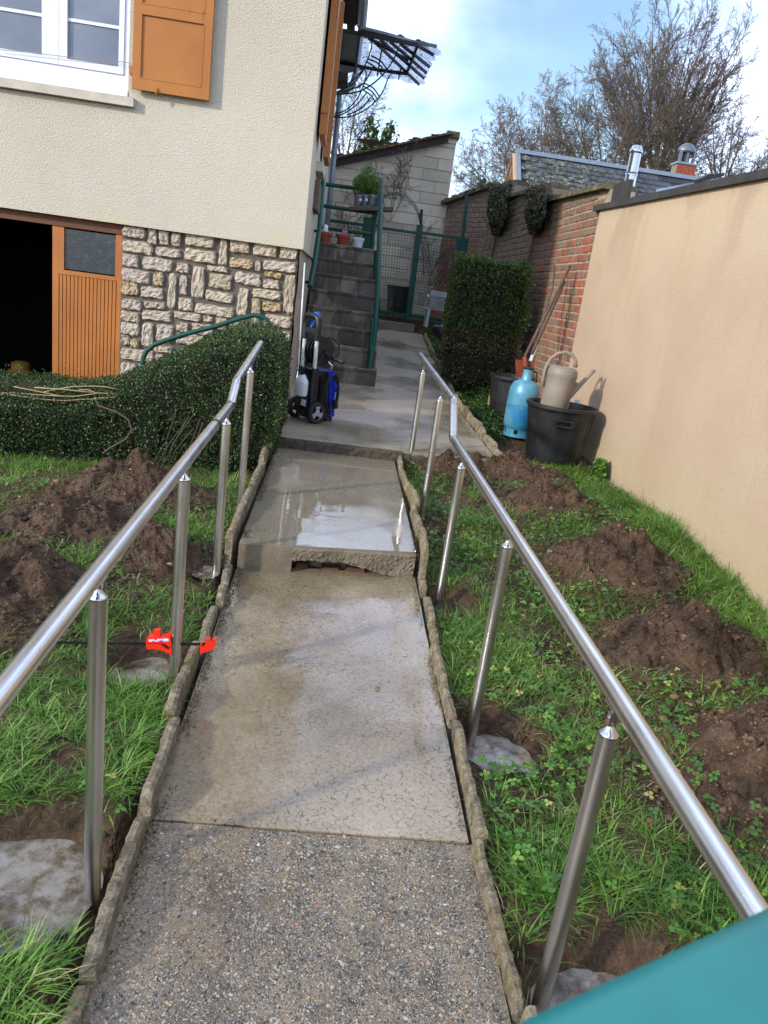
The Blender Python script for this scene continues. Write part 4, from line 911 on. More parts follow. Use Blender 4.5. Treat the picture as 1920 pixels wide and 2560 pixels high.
# ------------------------------------------------------------------ mesh gate and fence beyond the path
gate = thing('mesh_gate', 'green steel garden gate with square wire mesh at the end of the path', 'gate', P(930, 1180, 13.6))
GY = 13.6
def gb(pts, w, d, nm='frame_bar', par=None, y=GY, mat='green'):
    b = MB(); q = [P(u, v, y) for u, v in pts]; b.obox(q[0], q[1], w, d, (0, 1, 0)); return part(nm, b, mat, par or gate)
gb([(845, 525), (1115, 562)], 0.045, 0.04); gb([(812, 1165), (1040, 1202)], 0.07, 0.04); gb([(836, 525), (818, 1165)], 0.04, 0.04)
def wires(poly_l, poly_r, top, bot, par, y, cell=0.052, r=0.0024):
    b = MB(); n = int((poly_r[0].x-poly_l[0].x)/cell)
    for i in range(1, n+1):
        t = i/(n+1); a = poly_l[0].lerp(poly_r[0], t); c = poly_l[1].lerp(poly_r[1], t); b.obox(a, c, r*2, r*2)
    m_ = int((poly_l[0].z-poly_l[1].z)/cell)
    for j in range(1, m_+1):
        t = j/(m_+1); a = poly_l[0].lerp(poly_l[1], t)+Vector((0, 0.003, 0)); c = poly_r[0].lerp(poly_r[1], t)+Vector((0, 0.003, 0)); b.obox(a, c, r*2, r*2)
    part('wire_mesh', b, 'iron', par, kind='stuff')
wires([P(845, 530, GY), P(820, 1165, GY)], [P(1112, 565, GY), P(1045, 1195, GY)], 0, 0, gate, GY)
fence = thing('mesh_fence', 'green steel mesh fence panel between the gate post and the brick wall', 'fence', P(1050, 1210, 13.62))
gb([(1150, 560), (1470, 605)], 0.045, 0.04, 'frame_bar', fence); gb([(1135, 500), (1047, 1210)], 0.10, 0.06, 'post', fence); gb([(1500, 275), (1462, 620)], 0.06, 0.05, 'post', fence); gb([(1470, 600), (1440, 760)], 0.20, 0.06, 'post', fence); gb([(1050, 1192), (1330, 1240)], 0.05, 0.03, 'frame_bar', fence)
wires([P(1150, 570, GY), P(1060, 1195, GY)], [P(1465, 612, GY), P(1330, 1240, GY)], 0, 0, fence, GY)
fen2 = thing('mesh_fence', 'green steel mesh fence seen behind the landing railing', 'fence', P(720, 700, 13.65))
gb([(415, 462), (740, 505)], 0.05, 0.04, 'frame_bar', fen2); gb([(740, 440), (722, 700)], 0.16, 0.05, 'post', fen2); gb([(760, 500), (845, 515)], 0.05, 0.04, 'frame_bar', fen2)
wires([P(415, 470, GY), P(380, 680, GY)], [P(722, 510, GY), P(700, 700, GY)], 0, 0, fen2, GY)
arch = thing('wire_arch', 'rusty wire garden arch rising above the mesh gate', 'arch', P(1140, 500, 13.6))
for k in range(4):
    b = MB(); dx = k*7; q = [P(845+dx*0.2, 280+dx*0.6, GY+k*0.06), P(900+dx*.3, 252+dx, GY+k*0.06), P(965+dx*.2, 248+dx, GY+k*0.06), P(1040, 275+dx*1.6, GY+k*.06), P(1095-dx*.2, 330+dx*1.6, GY+k*.06), P(1130-dx*.4, 400+dx, GY+k*.06), P(1150-dx*.6, 495, GY+k*.06)]
    b.tube(q, 0.0045, 6); part('wire', b, 'iron', arch, smooth=True)
b = MB(); b.tube([P(1150, 380, GY), P(1143, 500, GY), P(1140, 600, GY)], 0.025, 8); part('socket', b, 'iron', arch)
c = P(965, 1165, 14.25)
b = MB(); b.lathe([(0.18, 0), (0.235, 0.44), (0.255, 0.45), (0.255, 0.48), (0.225, 0.48), (0.215, 0.4), (0.2, 0.1)], (c.x, 14.25, c.z-0.02), 26, sx=1.05); solo('garden_tub', b, 'blackbin', 'dark grey plastic tub on the grass behind the mesh gate', 'tub', c, auto=35)
# white chair
ch = thing('garden_chair', 'grimy white plastic garden chair half hidden by the box hedge', 'chair', P(1195, 1290, 12.4))
C0 = P(1195, 1285, 12.4); zg_ = C0.z; T = P(1240, 1010, 12.4); hgt = T.z-zg_
cx0 = C0.x-0.02; s_ = hgt/0.80
def cb(pts, r, nm):
    b = MB(); b.tube([(cx0+p[0]*s_, 12.4+p[1]*s_, zg_+p[2]*s_) for p in pts], r, 8); part(nm, b, 'chair', ch, auto=50)
def cbar(p, q, w, h, nm, up=(0, 0, 1)):
    b = MB(); f_ = lambda p: (cx0+p[0]*s_, 12.4+p[1]*s_, zg_+p[2]*s_); b.obox(f_(p), f_(q), w, h, up); part(nm, b, 'chair', ch)
# seen from behind: the back faces the viewer
for x in (0.0, 0.44): cbar((x, 0.0, 0), (x+0.01, 0.05, 0.42), 0.045, 0.03, 'leg'); cbar((x, 0.42, 0), (x, 0.38, 0.42), 0.045, 0.03, 'leg')
cbar((0.22, 0.03, 0.42), (0.22, 0.44, 0.42), 0.46, 0.03, 'seat')
for x in (0.04, 0.11, 0.18, 0.25, 0.32, 0.40): cbar((x, 0.02, 0.44), (x, -0.06, 0.74), 0.045, 0.012, 'back_slat', (0, 1, 0))
cbar((-0.02, -0.055, 0.76), (0.46, -0.055, 0.76), 0.03, 0.085, 'top_rail')
for x in (-0.07, 0.51): cb([(x+0.03, -0.03, 0.66), (x, 0.0, 0.70), (x, 0.2, 0.66), (x+0.01, 0.38, 0.64), (x+0.03, 0.42, 0.42)], 0.022, 'armrest')

# ------------------------------------------------------------------ shed of breeze blocks
SHY = 15.2
shed = thing('breeze_block_shed', 'breeze block shed wall with sloping mossy tiled roof behind the gate', 'shed', (0.6, SHY, -0.5))
roofl = lambda x: lerp(2.074, 2.81, (x+0.493)/(1.666+0.493))
b = MB(); b.hexa([(-2.5, SHY+0.02, -0.8), (1.79, SHY+0.02, -0.8), (1.79, SHY+2.4, -0.8), (-2.5, SHY+2.4, -0.8), (-2.5, SHY+0.02, roofl(-2.5)+0.04), (1.79, SHY+0.02, roofl(1.79)+0.04), (1.79, SHY+2.4, roofl(1.79)-0.1), (-2.5, SHY+2.4, roofl(-2.5)+0.04)])
part('wall', b, 'blockmortar', shed)
bw_, bh_ = 0.50, 0.205; nb_ = 0
for j in range(17):
    z0 = -0.62+j*bh_; x = -1.0-(0.25 if j % 2 else 0)
    while x < 1.79:
        x1 = min(x+bw_, 1.795); zt_ = z0+bh_-0.012
        if x1-x > 0.06:
            tl, tr = roofl(x)-0.05, roofl(x1-0.012)-0.05
            if z0+0.03 < min(tl, tr):
                b = MB(); q = 0.004*random.random(); e = 0.006
                zl_, zr_ = min(zt_, tl), min(zt_, tr)
                b.hexa([(x, SHY-q, z0), (x1-0.012, SHY-q, z0), (x1-0.012, SHY+0.05, z0), (x, SHY+0.05, z0), (x, SHY-q, zl_), (x1-0.012, SHY-q, zr_), (x1-0.012, SHY+0.05, zr_), (x, SHY+0.05, zl_)])
                b.r = [random.random()]*8; part('block', b, 'block', shed)
        x += bw_
# quoin return, cap
cp_ = at_y(*z2(1255, 1085), SHY); cq = at_y(*z2(1358, 1110), SHY)
b = MB(); b.box((cp_.x, SHY-0.06, cp_.z-0.12), (cq.x, SHY+0.4, cp_.z-0.0)); part('coping_cap', b, 'coping', shed)
b = MB(); b.box((1.60, SHY-0.02, roofl(1.6)-0.06), (1.79, SHY+0.35, cp_.z-0.12)); part('pier', b, 'block', shed)
b = MB(); b.hexa([(-1.5, SHY-0.12, roofl(-1.5)-0.07), (1.62, SHY-0.12, roofl(1.62)-0.07), (1.62, SHY-0.05, roofl(1.62)-0.07), (-1.5, SHY-0.05, roofl(-1.5)-0.07), (-1.5, SHY-0.12, roofl(-1.5)+0.075), (1.62, SHY-0.12, roofl(1.62)+0.075), (1.62, SHY+0.03, roofl(1.62)+0.075), (-1.5, SHY+0.03, roofl(-1.5)+0.075)])
part('barge_board', b, 'brownwood', shed)
ti = 0; x = -1.4
while x < 1.6:
    b = MB(); w = 0.145; z = roofl(x)+0.06; dz = roofl(x+w)-roofl(x)
    for row in range(3):
        y0 = SHY-0.2+row*0.32
        b.hexa([(x+0.004, y0, z), (x+w+0.03, y0, z+dz-0.0), (x+w+0.03, y0+0.36, z+dz), (x+0.004, y0+0.36, z), (x+0.004, y0, z+0.018+0.012*random.random()), (x+w+0.03, y0, z+dz+0.04), (x+w+0.03, y0+0.36, z+dz+0.04), (x+0.004, y0+0.36, z+0.02)])
    b.r = [random.random()]*len(b.v); part('roof_tile', b, 'tile', shed); x += w
b = MB()
for k in range(60):
    x = random.uniform(-1.2, 1.5); vs, fs = rough_lump(x, SHY-0.1+random.random()*0.3, roofl(x)+0.11, random.uniform(.03, .09), .06, random.uniform(.015, .03), k, 1, .4); b.add(vs, fs)
part('roof_moss', b, 'moss', shed, kind='stuff')
b = MB(); P0 = at_y(*z2(625, 1190), 16.4); b.lathe([(0.0, 0.0), (0.2, 0.03), (0.3, 0.08), (0.31, 0.09), (0.2, 0.05), (0, 0.02)], P0-Vector((0, 0, 0.05)), 24, sy=0.6); b.tube([P0, P0+Vector((0, 0, -0.7))], 0.03, 8)
solo('bird_bath', b, 'brownwood', 'dark round dish on a stand behind the shed roof', 'dish', P0-Vector((0, 0, 0.7)))
# ------------------------------------------------------------------ old brick wall
COURSE = 0.085; MORT = 0.015; BX = WALLX+0.03
bwall = thing('brick_wall', 'old red brick garden wall with mossy stepped coping behind the box hedge', 'wall', (WALLX, 9.5, -1.2))
WALL_END = 14.0
def top_z(y):
    if y < 9.95: return 1.19+(y-7.5)*0.040
    if y < 12.4: return 1.475+(y-9.95)*0.045
    return 1.80+(y-12.4)*0.05
def brick_mesh(L_, seed):
    random.seed(seed); b = MB(); H = COURSE-MORT; a = L_/2; h = H/2; e = 0.007
    j = lambda s_=0.0025: random.uniform(-s_, s_)
    back = [(0.04, -a, -h), (0.04, a, -h), (0.04, a, h), (0.04, -a, h)]; rim = [(0.008, -a+j(), -h+j()), (0.008, a+j(), -h+j()), (0.008, a+j(), h+j()), (0.008, -a+j(), h+j())]
    fr_ = [(j(.003), -a+e+j(.004), -h+e+j(.004)), (j(.003), a-e+j(.004), -h+e+j(.004)), (j(.003), a-e+j(.004), h-e+j(.004)), (j(.003), -a+e+j(.004), h-e+j(.004))]
    b.add(back+rim+fr_, [(0, 1, 5, 4), (1, 2, 6, 5), (2, 3, 7, 6), (3, 0, 4, 7), (4, 5, 9, 8), (5, 6, 10, 9), (6, 7, 11, 10), (7, 4, 8, 11), (8, 9, 10, 11)]); b.f = [tuple(reversed(f)) for f in b.f]; b.r = [random.random()**1.1]*12; return b
HB = [brick_mesh(0.105, 300+i) for i in range(28)]; SB = [brick_mesh(0.215, 400+i) for i in range(20)]
MH = [mesh('brick', q, 'brick') for q in HB]; MS = [mesh('brick', q, 'brick') for q in SB]
random.seed(77)
places = []
z = -1.35; row = 0
while z < 2.1:
    y = 7.60+random.uniform(0, 0.08)
    header = (row % 2 == 0)
    while y < WALL_END:
        hd = random.random() < (0.75 if header else 0.15); L_ = 0.105 if hd else 0.215; yc = y+L_/2
        if z+COURSE < top_z(yc)-0.01: places.append((yc, z+COURSE/2, hd))
        y += L_+MORT
    z += COURSE; row += 1
def vis(p):       # hidden behind the box hedge or the tubs: shows least
    y, z, _ = p; s = 1.0/y
    if 9.0 < y < 10.8 and z < 0.5: s *= 0.25
    if y > 11 and z < 0.3: s *= 0.2
    if z < -0.85: s *= 0.5
    if y < 7.70: s *= 0.5
    return s
places.sort(key=vis, reverse=True)
for (y, z, hd) in places[:290]:
    me = random.choice(MH if hd else MS); piece('brick', me, bwall, (BX-0.009+random.uniform(-.003, .004), y, z), (R(random.uniform(-1.2, 1.2)), 0, 0))
rest = MB()
for (y, z, hd) in places[290:]:
    q = random.choice(HB if hd else SB); dx = BX-0.009+random.uniform(-.003, .004); rest.add([(a+dx, b_+y, c_+z) for a, b_, c_ in q.v], q.f, q.r[0])
part('brickwork', rest, 'brick', bwall, kind='stuff')
b = MB(); ys_ = [7.35+i*(WALL_END-7.35)/40 for i in range(41)]; vs = []
tops = [7.55, 9.94, 9.95, 12.39, 12.40, WALL_END]; vs = []
for y in tops:
    tz = top_z(y)-0.01; vs += [(BX, y, -1.6), (BX+0.24, y, -1.6), (BX+0.24, y, tz), (BX, y, tz)]
fs = [(i*4+a, i*4+(a+1) % 4, (i+1)*4+(a+1) % 4, (i+1)*4+a) for i in range(5) for a in range(4)]+[(3, 2, 1, 0), (20, 21, 22, 23)]
b.add(vs, fs); part('mortar_bed', b, 'lime', bwall)
y = 7.58; k = 0
while y < WALL_END-0.1:
    L_ = random.uniform(0.26, 0.42); y1 = min(y+L_, WALL_END)
    for br in (9.95, 12.4):
        if y < br-0.02 and br < y1: y1 = br-0.005
    tz = top_z((y+y1)/2)-0.012; b = MB(); n = 5; vs = []
    for i in range(n+1):
        yy = lerp(y+0.004, y1-0.004, i/n); w = 0.010*nz(yy, k, 3, 9)
        t0 = top_z(min(max(yy, y), y1))-0.012
        vs += [(WALLX-0.05+w, yy, t0), (WALLX+0.28, yy, t0), (WALLX+0.28, yy, t0+0.05), (WALLX+0.1, yy, t0+0.085+w), (WALLX-0.045+w, yy, t0+0.05+w*0.8)]
    fs = [(i*5+a, i*5+(a+1) % 5, (i+1)*5+(a+1) % 5, (i+1)*5+a) for i in range(n) for a in range(5)]+[(4, 3, 2, 1, 0), tuple(n*5+a for a in range(5))]
    b.add(vs, fs); part('coping_stone', b, 'coping', bwall); y = y1+0.002; k += 1
# far stretch of the wall, turning towards the shed
far = thing('brick_wall', 'far sunlit stretch of old brick wall between the shed and the tall green post', 'wall', (2.1, 14.6, -0.6))
pA, pB = Vector((2.41, 14.02, 0)), Vector((1.74, 15.32, 0)); dd = (pB-pA); LL = dd.length; dd.normalize(); ang = math.atan2(-dd.x, dd.y)
ftop = lambda s: lerp(1.93, 1.66, s/LL)
b = MB(); nrm = Vector((-dd.y, dd.x, 0)); nrm = Vector((dd.y, -dd.x, 0))
q0 = pA; q1 = pB; b.hexa([q0+Vector((0, 0, -1)), q1+Vector((0, 0, -1)), q1+nrm*0.2+Vector((0, 0, -1)), q0+nrm*0.2+Vector((0, 0, -1)), q0+Vector((0, 0, ftop(0)-0.01)), q1+Vector((0, 0, ftop(LL)-0.01)), q1+nrm*0.2+Vector((0, 0, ftop(LL)-0.01)), q0+nrm*0.2+Vector((0, 0, ftop(0)-0.01))])
part('mortar_bed', b, 'lime', far)
fp = []; z = -0.7; row = 0
while z < 1.95:
    s = random.uniform(0, 0.08)
    while s < LL-0.05:
        hd = random.random() < (0.8 if row % 2 else 0.3); L_ = 0.105 if hd else 0.215
        if s+L_ < LL and z+COURSE < ftop(s+L_/2): fp.append((s+L_/2, z+COURSE/2, hd))
        s += L_+MORT
    z += COURSE; row += 1
fp.sort(key=lambda p: -p[1])
rest = MB(); Mz = Matrix.Rotation(ang, 3, 'Z')
for i, (s, z, hd) in enumerate(fp):
    p = pA+dd*s-nrm*0.012; p = Vector((p.x, p.y, z))
    if i < 120: piece('brick', random.choice(MH if hd else MS), far, p, (0, 0, ang))
    else:
        q = random.choice(HB if hd else SB); rest.add([tuple(Mz @ Vector(v)+p) for v in q.v], q.f, q.r[0])
part('brickwork', rest, 'brick', far, kind='stuff')
b = MB(); b.obox(pA+Vector((0.05, 0.0, ftop(0)+0.03)), pB+Vector((0, 0, ftop(LL)+0.02)), 0.27, 0.06); vs = b.v
part('coping', b, 'coping', far)
for k in range(8):
    b = MB(); t = k/7; p = pA.lerp(pB, t); vs, fs = rough_lump(p.x, p.y, ftop(t*LL)+0.05, .12, .12, .05, k+50, 2, .4); b.add(vs, fs); part('moss_cushion', b, 'coping', far)
# ochre rendered wall with dark coping
ow = thing('rendered_wall', 'tall ochre rendered boundary wall with dark concrete coping on the right', 'wall', (WALLX, 5.0, -1.5))
A_, B_ = at_x(1500, 527, 2.4), at_x(1920, 448, 2.4); tsl = (B_.z-A_.z)/(B_.y-A_.y); wtop = lambda y: A_.z+tsl*(y-A_.y)
yA = at_x(1423, 905, WALLX).y*0.5+A_.y*0.5
b = MB(); n = 30; vs = []
for i in range(n+1):
    y = lerp(-1.5, A_.y, i/n); vs += [(WALLX, y, -1.9), (WALLX, y, wtop(y)), (WALLX+0.22, y, wtop(y)), (WALLX+0.22, y, -1.9)]
b.add(vs, [(i*4+a, (i+1)*4+a, (i+1)*4+(a+1) % 4, i*4+(a+1) % 4) for i in range(n) for a in range(4)]+[(3, 2, 1, 0), tuple(n*4+a for a in range(4))]); b.f = [tuple(reversed(f)) for f in b.f]
part('render', b, 'ochre', ow)
y = -1.5
MT['darkcoping'] = simple('dark_coping', rgb('35332F'), 0.8, var=0.4, sc=12, bump=0.5)
yend = A_.y+0.14
while y < yend-0.05:
    y1 = min(y+0.98, yend); b = MB()
    b.hexa([(WALLX-0.035, y, wtop(y)), (WALLX-0.035, y1-0.004, wtop(y1)), (WALLX+0.30, y1-0.004, wtop(y1)), (WALLX+0.30, y, wtop(y)), (WALLX-0.03, y, wtop(y)+0.055), (WALLX-0.03, y1-0.004, wtop(y1)+0.055), (WALLX+0.30, y1-0.004, wtop(y1)+0.075), (WALLX+0.30, y, wtop(y)+0.075)])
    b.f = [tuple(reversed(f)) for f in b.f]; part('coping_slab', b, 'darkcoping', ow); y = y1
# dark lichened post end between the two walls, and the one further off
for (u0, v0, u1, v1, x_, lab) in ((1530, 466, 1566, 512, 2.42, 'dark board end with white lichen where the brick wall meets the ochre wall'), (1190, 463, 1206, 495, 2.40, 'dark stump standing on the far coping of the brick wall')):
    A = at_x(u0, v1, x_); B = at_x(u1, v1, x_); T_ = at_x(u0, v0, x_); b = MB(); b.box((x_-0.02, min(A.y, B.y), A.z-0.03), (x_+0.02, max(A.y, B.y), T_.z)); solo('board_end', b, 'darkcoping', lab, 'board', (x_, A.y, A.z))

# ------------------------------------------------------------------ slate roof, chimney, flue
RY = 22.0
rh = thing('slate_roofed_house', 'neighbouring house with lichened slate roof behind the brick wall', 'house', (6.5, RY, -1.5))
rx0, rx1, rz = 4.33, 9.9, 4.0; pitch = R(47); 
b = MB(); D = 5.2
b.add([(rx0, RY, rz), (rx1, RY, rz), (rx1, RY-D*math.cos(pitch), rz-D*math.sin(pitch)), (rx0, RY-D*math.cos(pitch), rz-D*math.sin(pitch)), (rx1, RY+D*math.cos(pitch), rz-D*math.sin(pitch)), (rx0, RY+D*math.cos(pitch), rz-D*math.sin(pitch))], [(0, 3, 2, 1), (0, 1, 4, 5)]); part('roof_deck', b, 'brownwood', rh)
b = MB(); q = D*math.cos(pitch)-0.4; zq = rz-0.15; b.add([(rx0+0.45, RY-q, -1.5), (rx0+0.45, RY+q, -1.5), (rx0+0.45, RY+q, zq-q*math.tan(pitch)), (rx0+0.45, RY, zq), (rx0+0.45, RY-q, zq-q*math.tan(pitch)), (rx1-0.3, RY-q, -1.5), (rx1-0.3, RY+q, -1.5), (rx1-0.3, RY+q, zq-q*math.tan(pitch)), (rx1-0.3, RY, zq), (rx1-0.3, RY-q, zq-q*math.tan(pitch))], [(0, 1, 2, 3, 4), (9, 8, 7, 6, 5), (0, 4, 9, 5), (1, 6, 7, 2)]); part('wall', b, 'greyboard', rh)
dn = Vector((0, -math.cos(pitch), -math.sin(pitch))); nn_ = Vector((0, -math.sin(pitch), math.cos(pitch)))
SLM = []
for k in range(8):
    s_ = MB(); w = 0.235; h_ = 0.24; X0 = Vector((1, 0, 0)); o = nn_*0.012
    c8 = [Vector((0, 0, 0)), X0*w, X0*w+dn*h_, dn*h_]; c8 = [c+nn_*(0.004 if i < 2 else 0.022+0.006*random.random()) for i, c in enumerate(c8)]
    s_.add([c-nn_*0.01 for c in c8]+c8, [(0, 1, 2, 3), (7, 6, 5, 4), (3, 2, 6, 7), (0, 3, 7, 4), (1, 5, 6, 2)]); s_.r = [k/7]*8; SLM.append((s_, mesh('slate', s_, 'slate')))
rest = MB(); cnt = 0; sl_list = []
for r_ in range(26):
    x = rx0+0.05-(0.12 if r_ % 2 else 0)
    while x < rx1-0.1:
        if x > rx0-0.02: sl_list.append((r_, x))
        x += 0.242
for i, (r_, x) in enumerate(sl_list):
    p = Vector((x, RY, rz))+dn*(0.10+r_*0.185)+nn_*0.02; q, me = random.choice(SLM)
    if i < 290 and r_ < 13: piece('slate', me, rh, p)
    else: rest.add([tuple(Vector(v)+p) for v in q.v], q.f, q.r[0])
part('slates', rest, 'slate', rh, kind='stuff')
b = MB(); b.obox((rx0-0.06, RY-0.05, rz+0.01), (rx1, RY-0.05, rz+0.01), 0.16, 0.10); part('ridge_flashing', b, 'zinc_light', rh)
b = MB(); b.obox(Vector((rx0-0.03, RY, rz))+nn_*0.03, Vector((rx0-0.03, RY, rz))+dn*D+nn_*0.03, 0.10, 0.06, nn_); part('verge_flashing', b, 'zinc_light', rh)
for s_, y_ in ((-1, -0.02), (1, 0.0)):
    d2 = Vector((0, s_*math.cos(pitch), -math.sin(pitch))); b = MB(); b.obox(Vector((rx0-0.07, RY, rz-0.06)), Vector((rx0-0.07, RY, rz-0.06))+d2*D, 0.03, 0.20, (1, 0, 0)); part('barge_board', b, 'paleboard', rh)
b = MB(); b.obox((rx0-0.05, RY+0.1, rz-0.35), (rx0-0.05, RY+1.3, rz-2.3), 0.05, 0.12, (1, 0, 0)); part('rafter', b, 'paleboard', rh)
ck = thing('chimney', 'small brick chimney with domed metal cowl above the slate roof', 'chimney', at_y(1702, 470, 23))
cB, cT = at_y(1702, 438, 23), at_y(1704, 415, 23); w = 0.29
for j in range(9):
    zc = cT.z-0.02-j*0.085; x = cB.x-w-(0.11 if j % 2 else 0)
    while x < cB.x+w-0.02:
        xa, xb = max(x, cB.x-w), min(x+0.21, cB.x+w)
        if xb-xa > 0.04: b = MB(); b.box((xa+0.006, 22.7, zc-0.074), (xb-0.006, 22.8, zc)); b.r = [random.choice([0.55, 0.8, 0.95])]*8; part('brick', b, 'terracotta', ck)
        x += 0.222
b = MB(); b.box((cB.x-w+0.004, 22.71, cT.z-1.4), (cB.x+w-0.004, 23.1, cT.z-0.01)); part('mortar_core', b, 'lime', ck)
b = MB(); b.box((cB.x-w-0.03, 22.67, cT.z), (cB.x+w+0.03, 23.14, cT.z+0.05)); part('crown', b, 'zinc_light', ck)
for sx_ in (-0.2, 0.0, 0.2):
    b = MB(); b.box((cB.x+sx_-0.035, 22.8, cT.z+0.06), (cB.x+sx_+0.035, 22.88, cT.z+0.35)); part('cowl_leg', b, 'zinc', ck)
b = MB(); b.lathe([(0.265, 0), (0.26, 0.06), (0.24, 0.14), (0.16, 0.22), (0.07, 0.255), (0.0, 0.26)], (cB.x+0.0, 22.95, cT.z+0.34), 20, sy=0.7); part('cowl_dome', b, 'zinc', ck, smooth=True)
b = MB(); b.lathe([(0.13, 0), (0.13, 0.28)], (cB.x, 22.98, cT.z+0.06), 14); part('chimney_pot', b, 'darkcoping', ck)
fl = thing('flue_pipe', 'shiny stainless steel flue pipe rising behind the ochre wall', 'flue', (at_y(1568, 500, 10.5).x, 10.5, 0.4))
fx = at_y(1580, 430, 10.5).x; fz = at_y(1592, 372, 10.5).z
b = MB(); b.lathe([(0.073, 0.4-fz), (0.073, -0.06)], (fx, 10.5, fz), 22); part('pipe', b, 'flue', fl, auto=40)
b = MB(); b.lathe([(0.078, -0.06), (0.085, -0.05), (0.085, -0.02), (0.072, 0.0), (0.06, 0.035), (0.0, 0.04)], (fx, 10.5, fz), 22); part('cap', b, 'flue', fl, auto=40)
zc = at_y(1578, 440, 10.5).z; b = MB(); b.lathe([(0.079, 0), (0.079, 0.02), (0.075, 0.025), (0.079, 0.03), (0.079, 0.045)], (fx, 10.5, zc), 22); part('joint_band', b, 'flue', fl, auto=40)
# low lead roof and vent behind the coping, right of the slates
lv = MB(); A = at_y(1690, 465, 14); B = at_y(1830, 440, 14); lv.prism([A, B, (B.x, 14.9, B.z+0.02), (A.x, 14.9, A.z+0.05)], (0, 0, -0.05)); solo('metal_sheet_roof', lv, 'zinc_light', 'small grey metal lean-to roof just above the ochre wall coping', 'roof', A)
lv = MB(); A = at_y(1755, 445, 13.6); B = at_y(1812, 432, 13.6)
pts = [A+Vector((0, 0, 0)), A+Vector((0.10, 0, 0.07)), A+Vector((0.22, 0, 0.09)), B+Vector((0, 0, 0.0)), B+Vector((0, 0, -0.05)), A+Vector((0.02, 0, -0.06))]; lv.prism(pts, (0, 0.3, 0)); solo('roof_vent', lv, 'iron', 'curved dark roof vent beyond the ochre wall', 'vent', A)
# ------------------------------------------------------------------ stainless handrails
def handrail(name, label, x, posts, rail_pts, tapes=(), extra=None):
    root = thing(name, label, 'handrail', (x, posts[1][0], posts[1][2]-0.05))
    for i, (p, q) in enumerate(zip(rail_pts, rail_pts[1:])):
        b = MB(); b.tube([p, q], 0.0216, 28, caps=True); part('rail_tube', b, 'steel', root, auto=40)
        if 0 < i:
            P_ = Vector(p); b = MB(); d1 = (Vector(p)-Vector(rail_pts[i-1])).normalized(); d2 = (Vector(q)-P_).normalized()
            b.tube([P_-d1*0.035, P_-d1*0.012, P_, P_+d2*0.012, P_+d2*0.035], 0.0226, 28); part('elbow', b, 'steel_cap', root, auto=40)
    for (y, zt, zb) in posts:
        b = MB(); b.lathe([(0.0212, zb-0.1-zt), (0.0212, 0)], (x, y, zt), 28); pst = part('post', b, 'steel', root, auto=40)
        b = MB(); b.lathe([(0.0222, 0.0005), (0.0225, 0.003), (0.0222, 0.0065), (0.0212, 0.008), (0.016, 0.013), (0.0105, 0.021), (0.0085, 0.028), (0.0082, 0.034)], (x, y, zt), 24); part('post_cap', b, 'steel_cap', pst, auto=30)
        rz_ = None
        for p, q in zip(rail_pts, rail_pts[1:]):
            if min(p[1], q[1]) <= y <= max(p[1], q[1]): rz_ = lerp(p[2], q[2], (y-p[1])/(q[1]-p[1]))
        if rz_ is None: rz_ = zt+0.08
        b = MB()
        for s_ in (-1, 1): b.box((x+s_*0.0065-0.002, y-0.008, zt+0.026), (x+s_*0.0065+0.002, y+0.008, zt+0.055))
        b.box((x-0.0042, y-0.007, zt+0.034), (x+0.0042, y+0.007, rz_-0.018)); b.tube([(x-0.011, y, zt+0.045), (x+0.011, y, zt+0.045)], 0.0045, 10)
        b.obox((x, y-0.028, rz_-0.0225), (x, y+0.028, rz_-0.0215), 0.026, 0.005); part('rail_bracket', b, 'steel_cap', pst)
    for (p, q) in tapes: b = MB(); b.tube([p, q], 0.0222, 24); part('tape_band', b, 'black', root, auto=40)
    return root
xL, xR = -0.482, 0.672
RL = lambda y: lerp(-0.716, -0.636, (y-0.9)/(3.62-0.9))
hl = handrail('handrail', 'brushed stainless steel handrail on four posts left of the path', xL,
    [(1.60, -0.765, -1.63), (2.555, -0.735, -1.60), (3.52, -0.715, -1.45), (4.36, -0.568, -1.38)],
    [(xL, 0.3, RL(0.3)), (xL, 3.62, RL(3.62)), (xL, 3.78, -0.540), (xL, 4.80, -0.435)],
    [((xL, 3.15, RL(3.15)), (xL, 3.185, RL(3.185))), ((xL, 3.575, RL(3.575)), (xL, 3.61, RL(3.61)))])
RR_ = lambda y: lerp(-0.755, -0.690, (y-0.8)/(3.9-0.8))
hr = handrail('handrail', 'brushed stainless steel handrail on five posts right of the path', xR,
    [(1.36, -0.856, -1.66), (2.44, -0.815, -1.66), (3.54, -0.800, -1.60), (4.60, -0.628, -1.42), (5.72, -0.590, -1.31)],
    [(xR, 0.2, RR_(0.2)-0.012), (xR, 3.90, -0.722), (xR, 4.08, -0.542), (xR, 6.08, -0.478)])
# wet cement poured round the posts
def footing(cx_, cy_, rx_, ry_, z, label, seed):
    b = MB(); n = 40; rings = 7; vs = [(cx_, cy_, z)]
    for r_ in range(1, rings+1):
        for k in range(n):
            a = 2*math.pi*k/n; q = r_/rings*(1+0.22*nz(math.cos(a)*1.3+seed, math.sin(a)*1.3, seed, 1)); x, y = cx_+rx_*q*math.cos(a), cy_+ry_*q*math.sin(a)
            vs.append((x, y, z+0.0015*nz(x, y, seed, 6)))
    fs = [(0, 1+k, 1+(k+1) % n) for k in range(n)]+[(1+r_*n+k, 1+(r_+1)*n+k, 1+(r_+1)*n+(k+1) % n, 1+r_*n+(k+1) % n) for r_ in range(rings-1) for k in range(n)]
    b.add(vs, fs); solo('concrete_footing', b, 'mud', label, 'footing', (cx_, cy_, z), smooth=True)
footing(-0.69, 1.60, 0.22, 0.215, -1.625, 'large milky wet cement puddle round the nearest left handrail post', 1)
footing(-0.61, 2.68, 0.165, 0.16, -1.585, 'muddy cement puddle round the left post beside the red clamp', 2)
